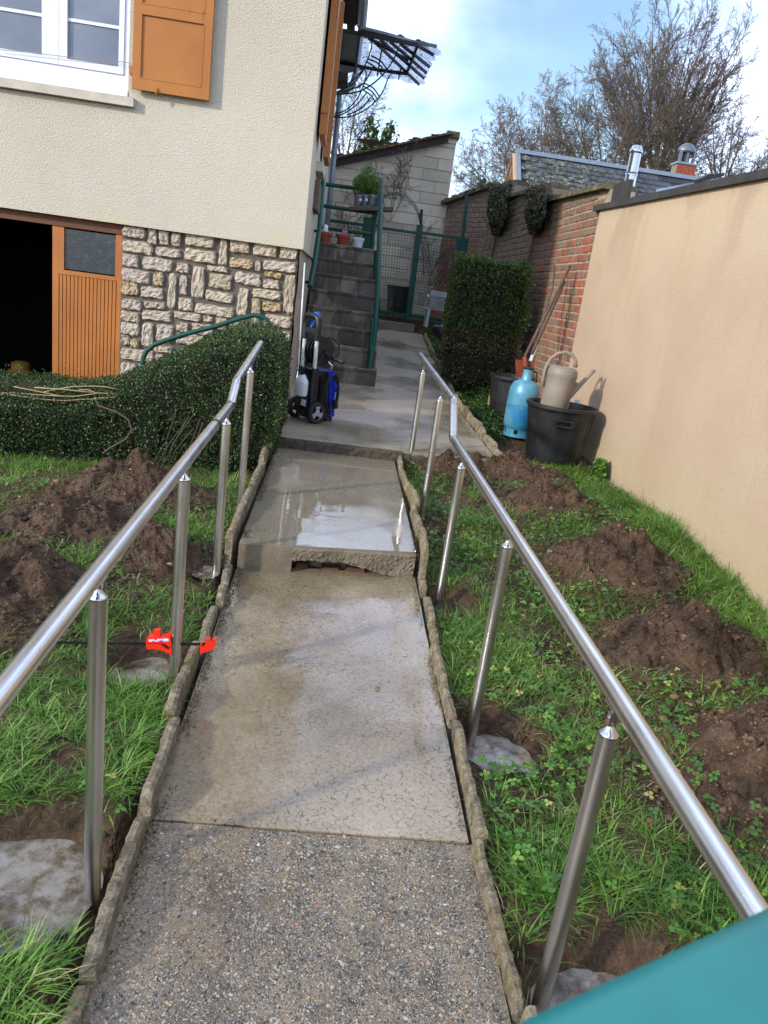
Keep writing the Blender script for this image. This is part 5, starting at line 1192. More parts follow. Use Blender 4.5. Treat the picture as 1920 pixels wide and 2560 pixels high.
footing(-0.53, 3.50, 0.07, 0.09, -1.47, 'small grey cement patch at the third left handrail post', 3)
footing(0.77, 2.37, 0.16, 0.15, -1.622, 'muddy grey cement puddle round the second right handrail post', 4)
footing(0.84, 1.30, 0.24, 0.22, -1.635, 'cement puddle at the nearest right post, beside the teal rail', 5)
footing(0.73, 3.50, 0.09, 0.1, -1.575, 'grey cement patch at the third right handrail post', 6)

# ------------------------------------------------------------------ red bar clamp holding a post
CY = 2.56; cl = thing('bar_clamp', 'red plastic bar clamp with black bar pressing the edging against a post', 'clamp', at_y(400, 1608, CY))
zc_ = lambda u, v: (330+u/6.636, 1500+v/6.636)
def cp(u, v, y=CY): return at_y(*zc_(u, v), y)
b = MB(); b.obox(at_y(135, 1606, CY+0.0), cp(1350, 735), 0.004, 0.011, (0, 0, 1)); part('bar', b, 'black', cl)
def flat(poly, y0, th, nm, mat='red', par=cl):
    b = MB(); b.prism([cp(u, v, y0) for u, v in poly], (0, th, 0)); return part(nm, b, mat, par)
yb = CY-0.024
flat([(232, 660), (262, 628), (640, 628), (650, 700), (640, 745), (560, 735), (470, 715), (232, 715)], yb-0.010, 0.036, 'housing')
flat([(232, 716), (470, 716), (505, 775), (610, 830), (648, 790), (655, 765), (662, 870), (648, 900), (628, 915), (612, 885), (520, 850), (440, 822), (350, 812), (262, 818), (240, 800)], yb, 0.022, 'moving_jaw')
flat([(530, 716), (640, 712), (652, 765), (600, 770)], yb+0.002, 0.016, 'jaw_rib')
flat([(642, 770), (652, 765), (662, 880), (648, 905), (630, 918)], yb-0.006, 0.034, 'jaw_pad', 'red')
flat([(375, 628), (372, 590), (345, 560), (350, 520), (385, 505), (465, 503), (465, 600), (440, 605), (430, 628)], yb, 0.02, 'trigger')
flat([(520, 628), (560, 600), (640, 530), (662, 525), (662, 560), (600, 628)], yb, 0.018, 'lever')
b = MB(); q = [cp(275, 652, yb-0.0105), cp(606, 640, yb-0.0105), cp(612, 686, yb-0.0105), cp(278, 694, yb-0.0105)]; b.add(q, [(0, 1, 2, 3)]); part('sticker', b, 'sticker', cl)
flat([(1130, 745), (1150, 740), (1160, 790), (1210, 770), (1250, 735), (1205, 700), (1215, 660), (1250, 648), (1290, 655), (1262, 690), (1300, 712), (1350, 690), (1345, 650), (1385, 655), (1392, 700), (1380, 770), (1330, 830), (1240, 862), (1160, 880), (1150, 905), (1130, 900)], yb, 0.024, 'fixed_jaw')

# ------------------------------------------------------------------ pressure washer
GZ = -1.178
pw = thing('pressure_washer', 'black and blue pressure washer with hose reel parked by the stairs', 'pressure washer', (-0.209, 6.389, GZ))
ax = Vector((0.69, -0.724, 0)).normalized(); fy = Vector((0.724, 0.69, 0)).normalized()
MW = Matrix(((ax.x, fy.x, 0, -0.209), (ax.y, fy.y, 0, 6.389), (0, 0, 1, GZ), (0, 0, 0, 1)))
def wp(name, fn, mat, par=pw, auto=35, label=None):
    b = MB(); fn(b); b.xf(MW); return part(name, b, mat, par, auto=auto, label=label)
def rbox(b, a, c, ch=0.012):     # box with chamfered upright edges
    (x0, y0, z0), (x1, y1, z1) = a, c
    poly = [(x0+ch, y0), (x1-ch, y0), (x1, y0+ch), (x1, y1-ch), (x1-ch, y1), (x0+ch, y1), (x0, y1-ch), (x0, y0+ch)]
    b.prism([(x, y, z0) for x, y in poly], (0, 0, z1-z0))
for s_ in (-1, 1):
    wh = wp('wheel', lambda b: b.lathe([(0.060, -0.02), (0.084, -0.022), (0.092, -0.014), (0.093, 0), (0.092, 0.014), (0.084, 0.022), (0.060, 0.02)], (s_*0.135, 0, 0.093), 30, axis=(1, 0, 0), cap=False), 'rubber')
    xo = s_*0.135+s_*0.012
    wp('rim', lambda b: b.lathe([(0.062, -0.008), (0.075, -0.010), (0.077, 0.008), (0.073, 0.014), (0.063, 0.010), (0.062, -0.008)], (s_*0.142, 0, 0.093), 30, axis=(1, 0, 0), cap=False), 'greyrim', wh)
    for k in range(3):
        a = R(90+120*k)
        def spoke(b, a=a):
            c = Vector((xo+s_*0.006, 0, 0.093)); d = Vector((0, math.cos(a), math.sin(a))); t = Vector((0, -math.sin(a), math.cos(a)))
            q = [c+t*0.022, c+t*0.015+d*0.036, c+t*0.038+d*0.062, c-t*0.038+d*0.062, c-t*0.015+d*0.036, c-t*0.022]; b.prism(q, (-s_*0.010, 0, 0))
        wp('spoke', spoke, 'greyrim', wh)
    wp('hub', lambda b: b.lathe([(0.022, -0.004), (0.022, 0.006), (0.015, 0.009)], (xo, 0, 0.093), 18, axis=(s_, 0, 0)), 'greyrim', wh)
wp('axle', lambda b: b.tube([(-0.14, 0, 0.093), (0.14, 0, 0.093)], 0.009, 8), 'iron')
wp('base', lambda b: (rbox(b, (-0.105, -0.03, 0.035), (0.105, 0.20, 0.11)), b.obox((-0.08, -0.035, 0.10), (0.08, -0.035, 0.10), 0.05, 0.05)), 'black')
wp('foot', lambda b: rbox(b, (-0.10, 0.17, 0.0), (0.10, 0.235, 0.045)), 'black')
wp('body', lambda b: rbox(b, (-0.088, 0.0, 0.11), (0.088, 0.15, 0.44), 0.03), 'black')
def shell(b):
    prof = [(0.12, 0.44), (0.16, 0.45), (0.20, 0.43), (0.222, 0.36), (0.225, 0.20), (0.245, 0.05), (0.20, 0.045), (0.185, 0.10), (0.16, 0.2), (0.155, 0.3)]
    b.prism([(-0.104, y, z) for y, z in prof], (0.208, 0, 0))
wp('front_shell', shell, 'blue')
wp('side_panel', lambda b: b.prism([(0.099, y, z) for y, z in ((0.05, 0.06), (0.19, 0.06), (0.15, 0.19), (0.13, 0.40), (0.04, 0.40))], (0.006, 0, 0)), 'black')
wp('hose_hook', lambda b: (b.obox((0.075, 0.235, 0.38), (0.075, 0.235, 0.30), 0.04, 0.045), b.obox((0.075, 0.26, 0.33), (0.075, 0.27, 0.26), 0.035, 0.03)), 'blue2')
def coil(b):
    for k in range(5):
        b.tube([(0.125+0.006*k, 0.15+0.075*math.cos(t)+0.006*math.sin(3*t+k), 0.245+0.155*math.sin(t)+0.005*k) for t in [i*2*math.pi/28 for i in range(28)]], 0.0065, 6, closed=True)
    b.obox((0.15, 0.20, 0.13), (0.15, 0.19, 0.20), 0.04, 0.03)
wp('power_cable', coil, 'rubber')
for s_ in (-1, 1):
    wp('column', lambda b: rbox(b, (s_*0.085-0.02, -0.045, 0.07), (s_*0.085+0.02, 0.01, 0.46), 0.008), 'black')
    tb = wp('handle_tube', lambda b: b.tube([(s_*0.078, -0.02, 0.45), (s_*0.078, -0.025, 0.70)], 0.0165, 14), 'alu')
def grip(b):
    pts = [(-0.078, -0.025, 0.69), (-0.078, -0.026, 0.76), (-0.085, -0.03, 0.80), (-0.078, -0.035, 0.865), (-0.05, -0.04, 0.885), (0.05, -0.04, 0.885), (0.078, -0.035, 0.865), (0.085, -0.03, 0.80), (0.078, -0.026, 0.76), (0.078, -0.025, 0.69)]
    b.tube(pts, [0.028, 0.028, 0.026, 0.023, 0.022, 0.022, 0.023, 0.026, 0.028, 0.028], 12)
    b.obox((-0.08, -0.03, 0.765), (0.08, -0.03, 0.765), 0.04, 0.035); b.obox((-0.06, -0.035, 0.79), (-0.02, -0.04, 0.865), 0.014, 0.02); b.tube([(0.02, -0.035, 0.78), (0.05, -0.035, 0.82), (0.055, -0.035, 0.86)], 0.006, 6)
wp('handle_grip', grip, 'black')
wp('spray_gun', lambda b: (b.obox((-0.045, 0.0, 0.79), (-0.01, 0.01, 0.875), 0.025, 0.03), b.obox((-0.04, 0.01, 0.885), (0.03, 0.012, 0.905), 0.03, 0.03)), 'blue2')
def bottle(b):
    prof = [(0.020, 0.415), (0.022, 0.405), (0.055, 0.360), (0.070, 0.340), (0.072, 0.325), (0.072, 0.235), (0.064, 0.215)]
    b.lathe([(r, z) for r, z in reversed(prof)], (-0.015, -0.062, 0), 20, sy=0.62)
wp('detergent_bottle', bottle, 'whiteplastic')
wp('bottle_holder', lambda b: (b.obox((-0.015, -0.05, 0.39), (-0.015, -0.05, 0.45), 0.05, 0.05), b.lathe([(0.024, 0.37), (0.024, 0.42)], (-0.015, -0.06, 0), 14)), 'black')
wp('lower_tray', lambda b: (rbox(b, (-0.09, -0.06, 0.10), (0.065, -0.02, 0.235), 0.006), b.obox((-0.075, -0.075, 0.095), (0.06, -0.075, 0.095), 0.05, 0.016)), 'black')
wp('label', lambda b: b.obox((0.0, -0.0625, 0.165), (0.055, -0.0625, 0.160), 0.003, 0.055), 'whiteplastic')
def reel(b):
    b.lathe([(0.122, -0.055), (0.122, -0.050), (0.035, -0.050), (0.035, 0.050), (0.122, 0.050), (0.122, 0.056), (0.02, 0.06)], (0.0, 0.085, 0.60), 26, axis=(1, 0.1, 0))
wp('hose_reel', reel, 'black')
def hose(b):
    for k in range(7):
        rr_ = 0.098+0.011*(k % 3); o_ = -0.04+0.0125*k
        b.tube([(o_+0.004*math.sin(2*t), 0.085+rr_*math.cos(t), 0.60+rr_*math.sin(t)) for t in [i*2*math.pi/30 for i in range(30)]], 0.0062, 7, closed=True)
    b.tube([(0.03, -0.02, 0.62), (0.06, 0.04, 0.71), (0.09, 0.12, 0.725), (0.12, 0.19, 0.68), (0.12, 0.20, 0.60), (0.08, 0.19, 0.52), (0.05, 0.13, 0.46)], 0.0065, 8)
wp('hose', hose, 'rubber')
wp('reel_bracket', lambda b: (b.obox((0.066, 0.085, 0.60), (0.066, 0.0, 0.47), 0.012, 0.03), b.obox((-0.066, 0.085, 0.60), (-0.066, 0.0, 0.47), 0.012, 0.03)), 'black')
wp('crank', lambda b: (b.obox((0.075, 0.085, 0.60), (0.085, 0.16, 0.555), 0.014, 0.028), b.tube([(0.085, 0.16, 0.555), (0.21, 0.18, 0.535)], 0.016, 10)), 'black')
wp('connector', lambda b: (b.tube([(0.09, 0.12, 0.52), (0.12, 0.14, 0.49)], 0.008, 8), b.tube([(0.12, 0.14, 0.49), (0.11, 0.13, 0.465)], 0.013, 10)), 'steel_cap')
# the spray lance standing against the wall corner behind it
ln = thing('spray_lance', 'thin metal spray lance leaning upright against the stone corner of the house', 'lance', at_y(*z5(190, 1710), 6.9))
b = MB(); b.tube([at_y(*z5(252, 790), 7.0), at_y(*z5(228, 1170), 6.97), at_y(*z5(205, 1600), 6.92)], 0.0075, 10); part('tube', b, 'alu', ln, smooth=True)
b = MB(); b.tube([at_y(*z5(206, 1590), 6.92), at_y(*z5(204, 1620), 6.92)], 0.013, 10); part('nozzle_ring', b, 'blue2', ln, smooth=True)
b = MB(); b.tube([at_y(*z5(204, 1620), 6.92), at_y(*z5(190, 1712), 6.9)], 0.011, 10); part('tip', b, 'alu', ln, smooth=True)

# ------------------------------------------------------------------ tubs, gas bottle, watering can
zt_ = lambda a, b: (1220+a/4.88, 850+b/4.88)
def tub(label, cx_, cy_, z0, r0, r1, h, ribs=14, handle=None):
    t = thing('garden_tub', label, 'tub', (cx_, cy_, z0))
    b = MB(); b.lathe([(r0, 0), (lerp(r0, r1, 0.9), h*0.88), (r1*0.985, h*0.9), (r1*1.03, h*0.94), (r1*1.05, h*0.95), (r1*1.05, h), (r1*0.985, h+0.003), (r1*0.95, h*0.97), (lerp(r0, r1, 0.85)*0.96, h*0.85), (r0*0.95, 0.02), (0.001, 0.02)], (cx_, cy_, z0), 48)
    part('body', b, 'blackbin', t, auto=35)
    for k in range(ribs):
        a = 2*math.pi*k/ribs+0.1; b = MB(); p0 = Vector((cx_+r0*math.cos(a), cy_+r0*math.sin(a), z0+0.01)); rr_ = lerp(r0, r1, 0.88); p1 = Vector((cx_+rr_*math.cos(a), cy_+rr_*math.sin(a), z0+h*0.87))
        b.obox(p0, p1, 0.008, 0.006, (math.cos(a), math.sin(a), 0)); part('rib', b, 'blackbin', t)
    if handle is not None:
        a = handle; c = Vector((cx_+r1*1.0*math.cos(a), cy_+r1*1.0*math.sin(a), z0+h*0.80)); tn = Vector((-math.sin(a), math.cos(a), 0)); o_ = Vector((math.cos(a), math.sin(a), 0))
        b = MB(); b.obox(c-tn*0.075+o_*0.015, c+tn*0.075+o_*0.015, 0.045, 0.012); b.obox(c-tn*0.075+o_*0.012-Vector((0, 0, 0.05)), c+tn*0.075+o_*0.012-Vector((0, 0, 0.05)), 0.03, 0.012)
        for s_ in (-1, 1): b.obox(c+tn*s_*0.075+o_*0.012, c+tn*s_*0.075+o_*0.012-Vector((0, 0, 0.055)), 0.012, 0.03)
        part('handle', b, 'blackbin', t)
    return t
bt = tub('big black plastic tub by the ochre wall with the watering can in it', 2.02, 6.42, -1.27, 0.235, 0.30, 0.50, handle=R(-100))
b = MB(); P = at_y(*zt_(1085, 750), 6.70); b.box((P.x-0.025, 6.695, P.z-0.02), (P.x+0.025, 6.70, P.z+0.015)); part('maker_label', b, 'whiteplastic', bt)
tub('black plastic tub beside the box hedge holding the shovel', 1.86, 7.72, -1.20, 0.19, 0.235, 0.50)
gx, gy, gz = 1.835, 7.08, -1.205
gb_ = thing('gas_bottle', 'scuffed light blue gas bottle standing between the two black tubs', 'gas bottle', (gx, gy, gz))
b = MB(); b.lathe([(0.06, 0.05), (0.115, 0.065), (0.143, 0.10), (0.150, 0.14), (0.150, 0.30), (0.1535, 0.303), (0.1535, 0.309), (0.150, 0.312), (0.150, 0.42), (0.143, 0.47), (0.120, 0.515), (0.075, 0.54), (0.05, 0.545)], (gx, gy, gz), 36); part('body', b, 'gas', gb_, auto=30)
b = MB()
for k in range(6):
    a0 = k*math.pi/3+0.3
    for j in range(4):
        a = a0+j*0.19; p = Vector((gx+0.125*math.cos(a), gy+0.125*math.sin(a), gz)); q = Vector((gx+0.125*math.cos(a+.19), gy+0.125*math.sin(a+.19), gz))
        b.prism([p, q, q+Vector((0, 0, 0.07)), p+Vector((0, 0, 0.07))], (p-Vector((gx, gy, gz))).normalized()*0.006)
b.lathe([(0.124, 0.0), (0.136, 0.0), (0.134, 0.03), (0.126, 0.03)], (gx, gy, gz), 36, cap=False); part('foot_ring', b, 'gas', gb_)
b = MB(); b.lathe([(0.058, 0.53), (0.050, 0.545), (0.048, 0.63), (0.050, 0.645), (0.044, 0.645), (0.042, 0.56)], (gx, gy, gz), 22, cap=False); part('valve_guard', b, 'gas', gb_, auto=30)
b = MB(); b.lathe([(0.049, 0.645), (0.053, 0.65), (0.053, 0.662), (0.040, 0.665), (0.02, 0.66)], (gx, gy, gz), 22); b.tube([(gx+0.03, gy, gz+0.64), (gx+0.09, gy, gz+0.62), (gx+0.08, gy-.01, gz+0.54)], 0.009, 8); part('valve', b, 'iron', gb_, auto=40)
wy_ = 6.36; wc = thing('watering_can', 'beige plastic watering can with round handle propped in the big black tub', 'watering can', at_y(*zt_(790, 760), wy_))
a_, c_ = at_y(*zt_(800, 790), wy_), at_y(*zt_(925, 330), wy_); d_ = (c_-a_).normalized(); Lc = (c_-a_).length
b = MB(); b.lathe([(0.110, -0.03), (0.118, 0), (0.122, Lc*0.45), (0.128, Lc*0.72), (0.133, Lc*0.76), (0.133, Lc*0.86), (0.124, Lc*0.95), (0.105, Lc*1.0), (0.085, Lc*1.02), (0.08, Lc*0.99), (0.0, Lc*0.98)], a_, 36, axis=d_, sx=1.0, sy=1.0); part('body', b, 'can', wc, auto=30)
hp = [zt_(*q) for q in ((668, 560), (672, 470), (700, 350), (760, 235), (850, 165), (950, 150), (1030, 185), (1070, 255), (1065, 335))]; b = MB(); b.tube([at_y(u, v, wy_+0.0) for u, v in hp], [0.016]*8+[0.02], 12); part('handle', b, 'can', wc, smooth=True)
sp_ = [zt_(*q) for q in ((900, 740), (1000, 660), (1110, 560), (1210, 460), (1300, 368))]; b = MB(); b.tube([at_y(u, v, wy_+dy) for (u, v), dy in zip(sp_, (0, 0.02, 0.04, 0.06, 0.08))], [0.045, 0.034, 0.022, 0.016, 0.0155], 14); part('spout', b, 'can', wc, smooth=True)
b = MB(); b.prism([at_y(*zt_(1010, 490), wy_), at_y(*zt_(1100, 520), wy_+0.03), at_y(*zt_(1010, 640), wy_), at_y(*zt_(960, 640), wy_)], (0, 0.012, 0)); part('spout_web', b, 'can', wc)
def shaft(name, label, p, q, r, mat='oldstick', cat='tool'):
    b = MB(); m_ = [Vector(p).lerp(Vector(q), t)+Vector((0.008*nz(t*5, r, 1), 0.008*nz(t*5, r, 4), 0)) for t in (0, .2, .4, .6, .8, 1)]; b.tube(m_, [r*1.1, r, r, r, r, r*1.05], 10); return b
sv = thing('shovel', 'shovel with long worn wooden handle and rusty brown blade in the rear tub', 'shovel', at_y(*z6(930, 1500), 7.75))
part('shaft', shaft('', '', at_y(*z6(1270, 672), 8.05), at_y(*z6(932, 1350), 7.72), 0.016), 'oldstick', sv, smooth=True)
b = MB(); b.prism([at_y(*z6(865, 1375), 7.70), at_y(*z6(920, 1375), 7.70), at_y(*z6(925, 1350), 7.70), at_y(*z6(945, 1350), 7.70), at_y(*z6(955, 1380), 7.70), at_y(*z6(1000, 1385), 7.70), at_y(*z6(1005, 1520), 7.72), at_y(*z6(870, 1500), 7.72)], (0, 0.02, 0)); part('blade', b, 'rust', sv)
b = MB(); b.tube([at_y(*z6(930, 1352), 7.68), at_y(*z6(950, 1500), 7.69)], [0.022, 0.03], 10); part('socket', b, 'rust', sv, smooth=True)
s2 = thing('stake', 'long dark pole leaning on the bricks just behind the shovel handle', 'stake', at_y(*z6(960, 1400), 7.85)); part('shaft', shaft('', '', at_y(*z6(1228, 785), 8.1), at_y(*z6(985, 1330), 7.85), 0.017), 'oldstick', s2, smooth=True)
s3 = thing('stick', 'crooked thin stick leaning on the brick wall left of the shovel handle', 'stick', at_y(*z6(1060, 1060), 8.1)); b = MB(); b.tube([at_y(*z6(1150, 658), 8.25), at_y(*z6(1155, 690), 8.25), at_y(*z6(1138, 840), 8.22), at_y(*z6(1110, 930), 8.2), at_y(*z6(1060, 1090), 8.1), at_y(*z6(1000, 1250), 8.0)], 0.011, 8); part('shaft', b, 'oldstick', s3, smooth=True)
b = MB(); b.prism([at_y(*z6(962, 1378), 7.9), at_y(*z6(985, 1385), 7.9), at_y(*z6(1030, 1262), 7.95), at_y(*z6(1018, 1235), 7.95)], (0.01, 0.012, 0)); solo('paint_scraper', b, 'whiteplastic', 'white strip standing in the rear tub beside the shovel blade', 'tool', at_y(*z6(962, 1378), 7.9))
b = MB(); q_ = at_y(*z6(700, 1680), 7.75); b.box((q_.x-0.05, 7.72, q_.z-0.05), (q_.x+0.05, 7.80, q_.z+0.05)); solo('straw_pot', b, 'drytwig', 'small straw coloured block beside the rear black tub', 'block', q_-Vector((0, 0, .05)))
b = MB(); q_ = at_y(*z6(1290, 1130), 9.0); b.lathe([(0.0, 0), (0.10, 0.02), (0.15, 0.08), (0.16, 0.16), (0.13, 0.2), (0, 0.21)], at_y(*z6(310, 1230), 10.5), 20); solo('bucket', b, 'blackbin', 'dark upturned bucket under the white garden chair', 'bucket', at_y(*z6(310, 1230), 10.5), smooth=True)

# green tube beside the garage ramp
b = MB(); RY_ = 6.62; zr = lambda a, b_: (a/2.074, 500+b_/2.074)
rp = [(738, 870), (742, 820), (760, 782), (800, 750), (860, 728), (980, 690), (1120, 655), (1240, 615), (1310, 598), (1350, 600), (1385, 622), (1405, 655), (1410, 705)]
Q = [at_y(*zr(*p), RY_) for p in rp]; Q = [Q[0]-Vector((0, 0, 0.5))]+Q+[Q[-1]-Vector((0, 0, 0.6))]; b.tube(Q, 0.021, 12)
t = thing('ramp_handrail', 'green painted bent tube handrail rising behind the clipped hedge', 'railing', Q[0]); part('tube', b, 'green', t, smooth=True)
# teal rail close to the camera, out of focus
e0, e1 = at_z(1130, 2602, -0.30), at_z(1990, 2214, -0.30); dv = (e1-e0).normalized()
fr_ = thing('balcony_rail', 'teal green painted metal rail, blurred, in the bottom right corner right by the camera', 'railing', e0+Vector((0, 0, -0.1)))
c0, c1 = e0-dv*0.5, e1+dv*0.6; nrm = Vector((0, 0, 1)).cross(dv); nrm = nrm if nrm.y > 0 else -nrm
b = MB(); prof = [(-0.0, -0.010), (-0.003, -0.003), (-0.012, 0.0), (-0.10, 0.0), (-0.112, -0.004), (-0.115, -0.012), (-0.115, -0.035), (0.0, -0.035)]
vs = [c0+nrm*p+Vector((0, 0, z)) for p, z in prof]+[c1+nrm*p+Vector((0, 0, z)) for p, z in prof]; n = len(prof)
b.add(vs, [(i, (i+1) % n, n+(i+1) % n, n+i) for i in range(n)]+[tuple(range(n-1, -1, -1)), tuple(range(n, 2*n))]); part('rail', b, 'teal', fr_, auto=50)
for t_ in (0.02, 0.95):
    b = MB(); p = c0.lerp(c1, t_)-nrm*0.06+Vector((0, 0, -0.036)); b.box((p.x-0.02, p.y-0.02, p.z-1.3), (p.x+0.02, p.y+0.02, p.z)); part('post', b, 'teal', fr_)
# ------------------------------------------------------------------ soil mounds with clods
ICO = rough_lump(0, 0, 0, 1, 1, 1, 0, 1, 0)
ICOV, ICOF = np.array(ICO[0]), np.array(ICO[1])
def clods(pts, sizes, seed):
    g_ = np.random.default_rng(seed); n = len(pts); V_ = ICOV[None]*g_.uniform(0.5, 1.35, (n, len(ICOV), 1))
    a = g_.uniform(0, 6.28, n); c, s = np.cos(a), np.sin(a); X = V_[..., 0]*c[:, None]-V_[..., 1]*s[:, None]; Y = V_[..., 0]*s[:, None]+V_[..., 1]*c[:, None]
    V_ = np.stack([X, Y*g_.uniform(.6, 1, (n, 1)), V_[..., 2]*g_.uniform(.5, .85, (n, 1))], -1)*np.array(sizes)[:, None, None]+np.array(pts)[:, None]
    F_ = (ICOF[None]+(np.arange(n)*len(ICOV))[:, None, None]).reshape(-1, 3); return V_.reshape(-1, 3), F_, np.repeat(g_.random(n), len(ICOV))
lab = ['dark soil mound with an ochre lump, nearest the clipped hedge', 'long brown soil mound in the middle of the left lawn', 'dark soil mound at the left edge of the photo beside the steel rail', 'small low soil heap by the third left post',
       'brown soil mound just below the big black tub', 'second soil mound below the black tub, by the wall grass', 'dark lumpy soil mound in the middle of the right lawn', 'wide dark soil mound under the right handrail', 'orange brown crumbly soil mound nearest the camera on the right', 'thin scatter of soil beside the right handrail elbow']
for k, (mx_, my_, a_, b_, h, sd_) in enumerate(MOUNDS):
    t = thing('soil_mound', lab[k], 'soil mound', (mx_, my_, base_z(mx_, my_)))
    g_ = MB(); n = 96; vs = []
    for r_ in range(25):
        for j in range(n):
            an = 2*math.pi*j/n; q = r_/24*1.25; x, y = mx_+a_*q*math.cos(an), my_+b_*q*math.sin(an)
            vs.append((x, y, ground_z(x, y)+0.010*(1 if r_ < 24 else -2)+(0.022*nz(x, y, 9, 13)+0.016*nz(x, y, 3, 38))*(r_ < 24)))
    g_.add(vs, [(r_*n+j, (r_+1)*n+j, (r_+1)*n+(j+1) % n, r_*n+(j+1) % n) for r_ in range(24) for j in range(n)]); part('earth', g_, 'soil', t, smooth=False)
    N = int(3000*a_*b_/0.12); pts = []; sz = []
    for i in range(N):
        an = random.uniform(0, 6.283); q = random.random()**0.6*1.75; x, y = mx_+a_*q*math.cos(an), my_+b_*q*math.sin(an)
        if x > WALLX-0.02: continue
        if -0.46 < x < 0.62: continue
        s = min(0.020, 0.0026+random.expovariate(1/0.0030)); pts.append((x, y, ground_z(x, y)+0.008+s*0.25)); sz.append(s)
    V_, F_, r_ = clods(pts, sz, 60+k)
    if k == 8: r_ = r_*0.16+0.83
    if k == 0: r_[:int(len(r_)*0.01)] = 1.0
    me = np_mesh('clods', V_, F_, r_, 'clod', tuple(OFF[t.name])); part('clods', me, None, t, kind='stuff')
pts = []; sz = []
for i in range(7000):
    x = random.uniform(-3.2, 2.38); y = random.uniform(0.9, 6.3)
    if -0.5 < x < 0.64 or (y > 5.6 and x < 1.4): continue
    if random.random() > 0.25+soilness(x, y): continue
    s = min(0.02, 0.003+random.expovariate(1/0.003)); pts.append((x, y, ground_z(x, y)+s*0.2)); sz.append(s)
V_, F_, r_ = clods(pts, sz, 99); me = np_mesh('soil_crumbs', V_, F_, r_*0.9, 'clod'); part('soil_crumbs', me, None, None, kind='stuff')

# ------------------------------------------------------------------ grass and weeds
def blades(P, Ln, Wd, lean, az_, rnd, curl):
    n = len(P); k = 4; t = np.linspace(0, 1, k)[None, :, None]
    d = np.stack([np.cos(az_), np.sin(az_), np.zeros(n)], 1)[:, None]; sd = np.stack([-np.sin(az_), np.cos(az_), np.zeros(n)], 1)[:, None]
    ang = lean[:, None, None]+curl[:, None, None]*t; h = np.cumsum(np.concatenate([np.zeros((n, 1, 1)), np.cos(ang[:, 1:])*Ln[:, None, None]/(k-1)], 1), 1)
    o = np.cumsum(np.concatenate([np.zeros((n, 1, 1)), np.sin(ang[:, 1:])*Ln[:, None, None]/(k-1)], 1), 1)
    c = P[:, None]+d*o+np.array([0, 0, 1.0])*h; w = Wd[:, None, None]*(1-t**2.2)*0.5
    A = c[:, :k-1]+sd*w[:, :k-1]; B = c[:, :k-1]-sd*w[:, :k-1]; tip = c[:, k-1:]
    V_ = np.concatenate([A, B, tip], 1).reshape(-1, 3); m_ = 2*(k-1)+1; F_ = []
    for i in range(k-2): F_ += [[i, k-1+i, k+i], [i, k+i, i+1]]
    F_ += [[k-2, 2*(k-1)-1, 2*(k-1)]]
    F_ = (np.array(F_)[None]+(np.arange(n)*m_)[:, None, None]).reshape(-1, 3); return V_, F_, np.repeat(rnd, m_)
def grassdens(x, y):
    if x < 0:
        d = 0.95-soilness(x, y)*1.15
        if y > 4.7: d *= 0.45
    else:
        d = 0.62+0.35*nz(x, y, 4, 1.7)-soilness(x, y)*1.1
        d += 0.6*sstep(1.9, 2.3, x)
        d += 0.35*(1-sstep(0.62, 0.80, x))
    return d
P_, L_, W_, le, azz, rn, cu = [], [], [], [], [], [], []
def tuft(x, y, n, ln, lean0=0.25, spread=0.03, r0=None, az0=None, z=None, lean1=0.5, wd=1.0):
    base = random.random() if r0 is None else r0
    for i in range(n):
        a = random.uniform(0, 6.283) if az0 is None else random.gauss(az0, 0.8); rr = abs(random.gauss(0, spread)); xx, yy = x+rr*math.cos(a), y+rr*math.sin(a)
        if -0.455 < xx < 0.61: continue
        if xx > WALLX-0.01: xx = WALLX-0.01
        P_.append((xx, yy, (ground_z(xx, yy) if z is None else z)-0.004)); L_.append(ln*random.uniform(0.45, 1.25)); W_.append(wd*random.uniform(0.0022, 0.0046)); le.append(lean0*random.uniform(0.1, 1.0)+0.05); azz.append(a)
        rn.append(min(1, max(0, base*0.55+random.gauss(0.22, 0.16)+(0.4 if random.random() < 0.05 else 0)))); cu.append(random.uniform(0.2, 1.0)+lean1)
cnt = 0
for i in range(23000):
    if random.random() < 0.56: x, y = random.uniform(-2.9, -0.46), random.uniform(0.95, 5.25)
    else: x, y = random.uniform(0.62, 2.39), random.uniform(0.95, 6.2)
    if x < -0.35*y-0.5-0.9: continue
    if y > 5.75 and x < 1.40: continue
    d = grassdens(x, y)
    pt = nz(x, y, 21, 2.6, 3)
    d *= 0.35+0.9*sstep(-0.35, 0.15, pt)
    if random.random() > d: continue
    ln = random.uniform(0.05, 0.115)*(0.85+0.5*pt)
    if x > 1.95: ln = random.uniform(0.07, 0.15)
    if y < 2.0: ln *= 1.15
    tuft(x, y, 10 if y < 3.3 else 8, ln, r0=0.5+0.5*nz(x, y, 6, 1.3), lean0=0.75)
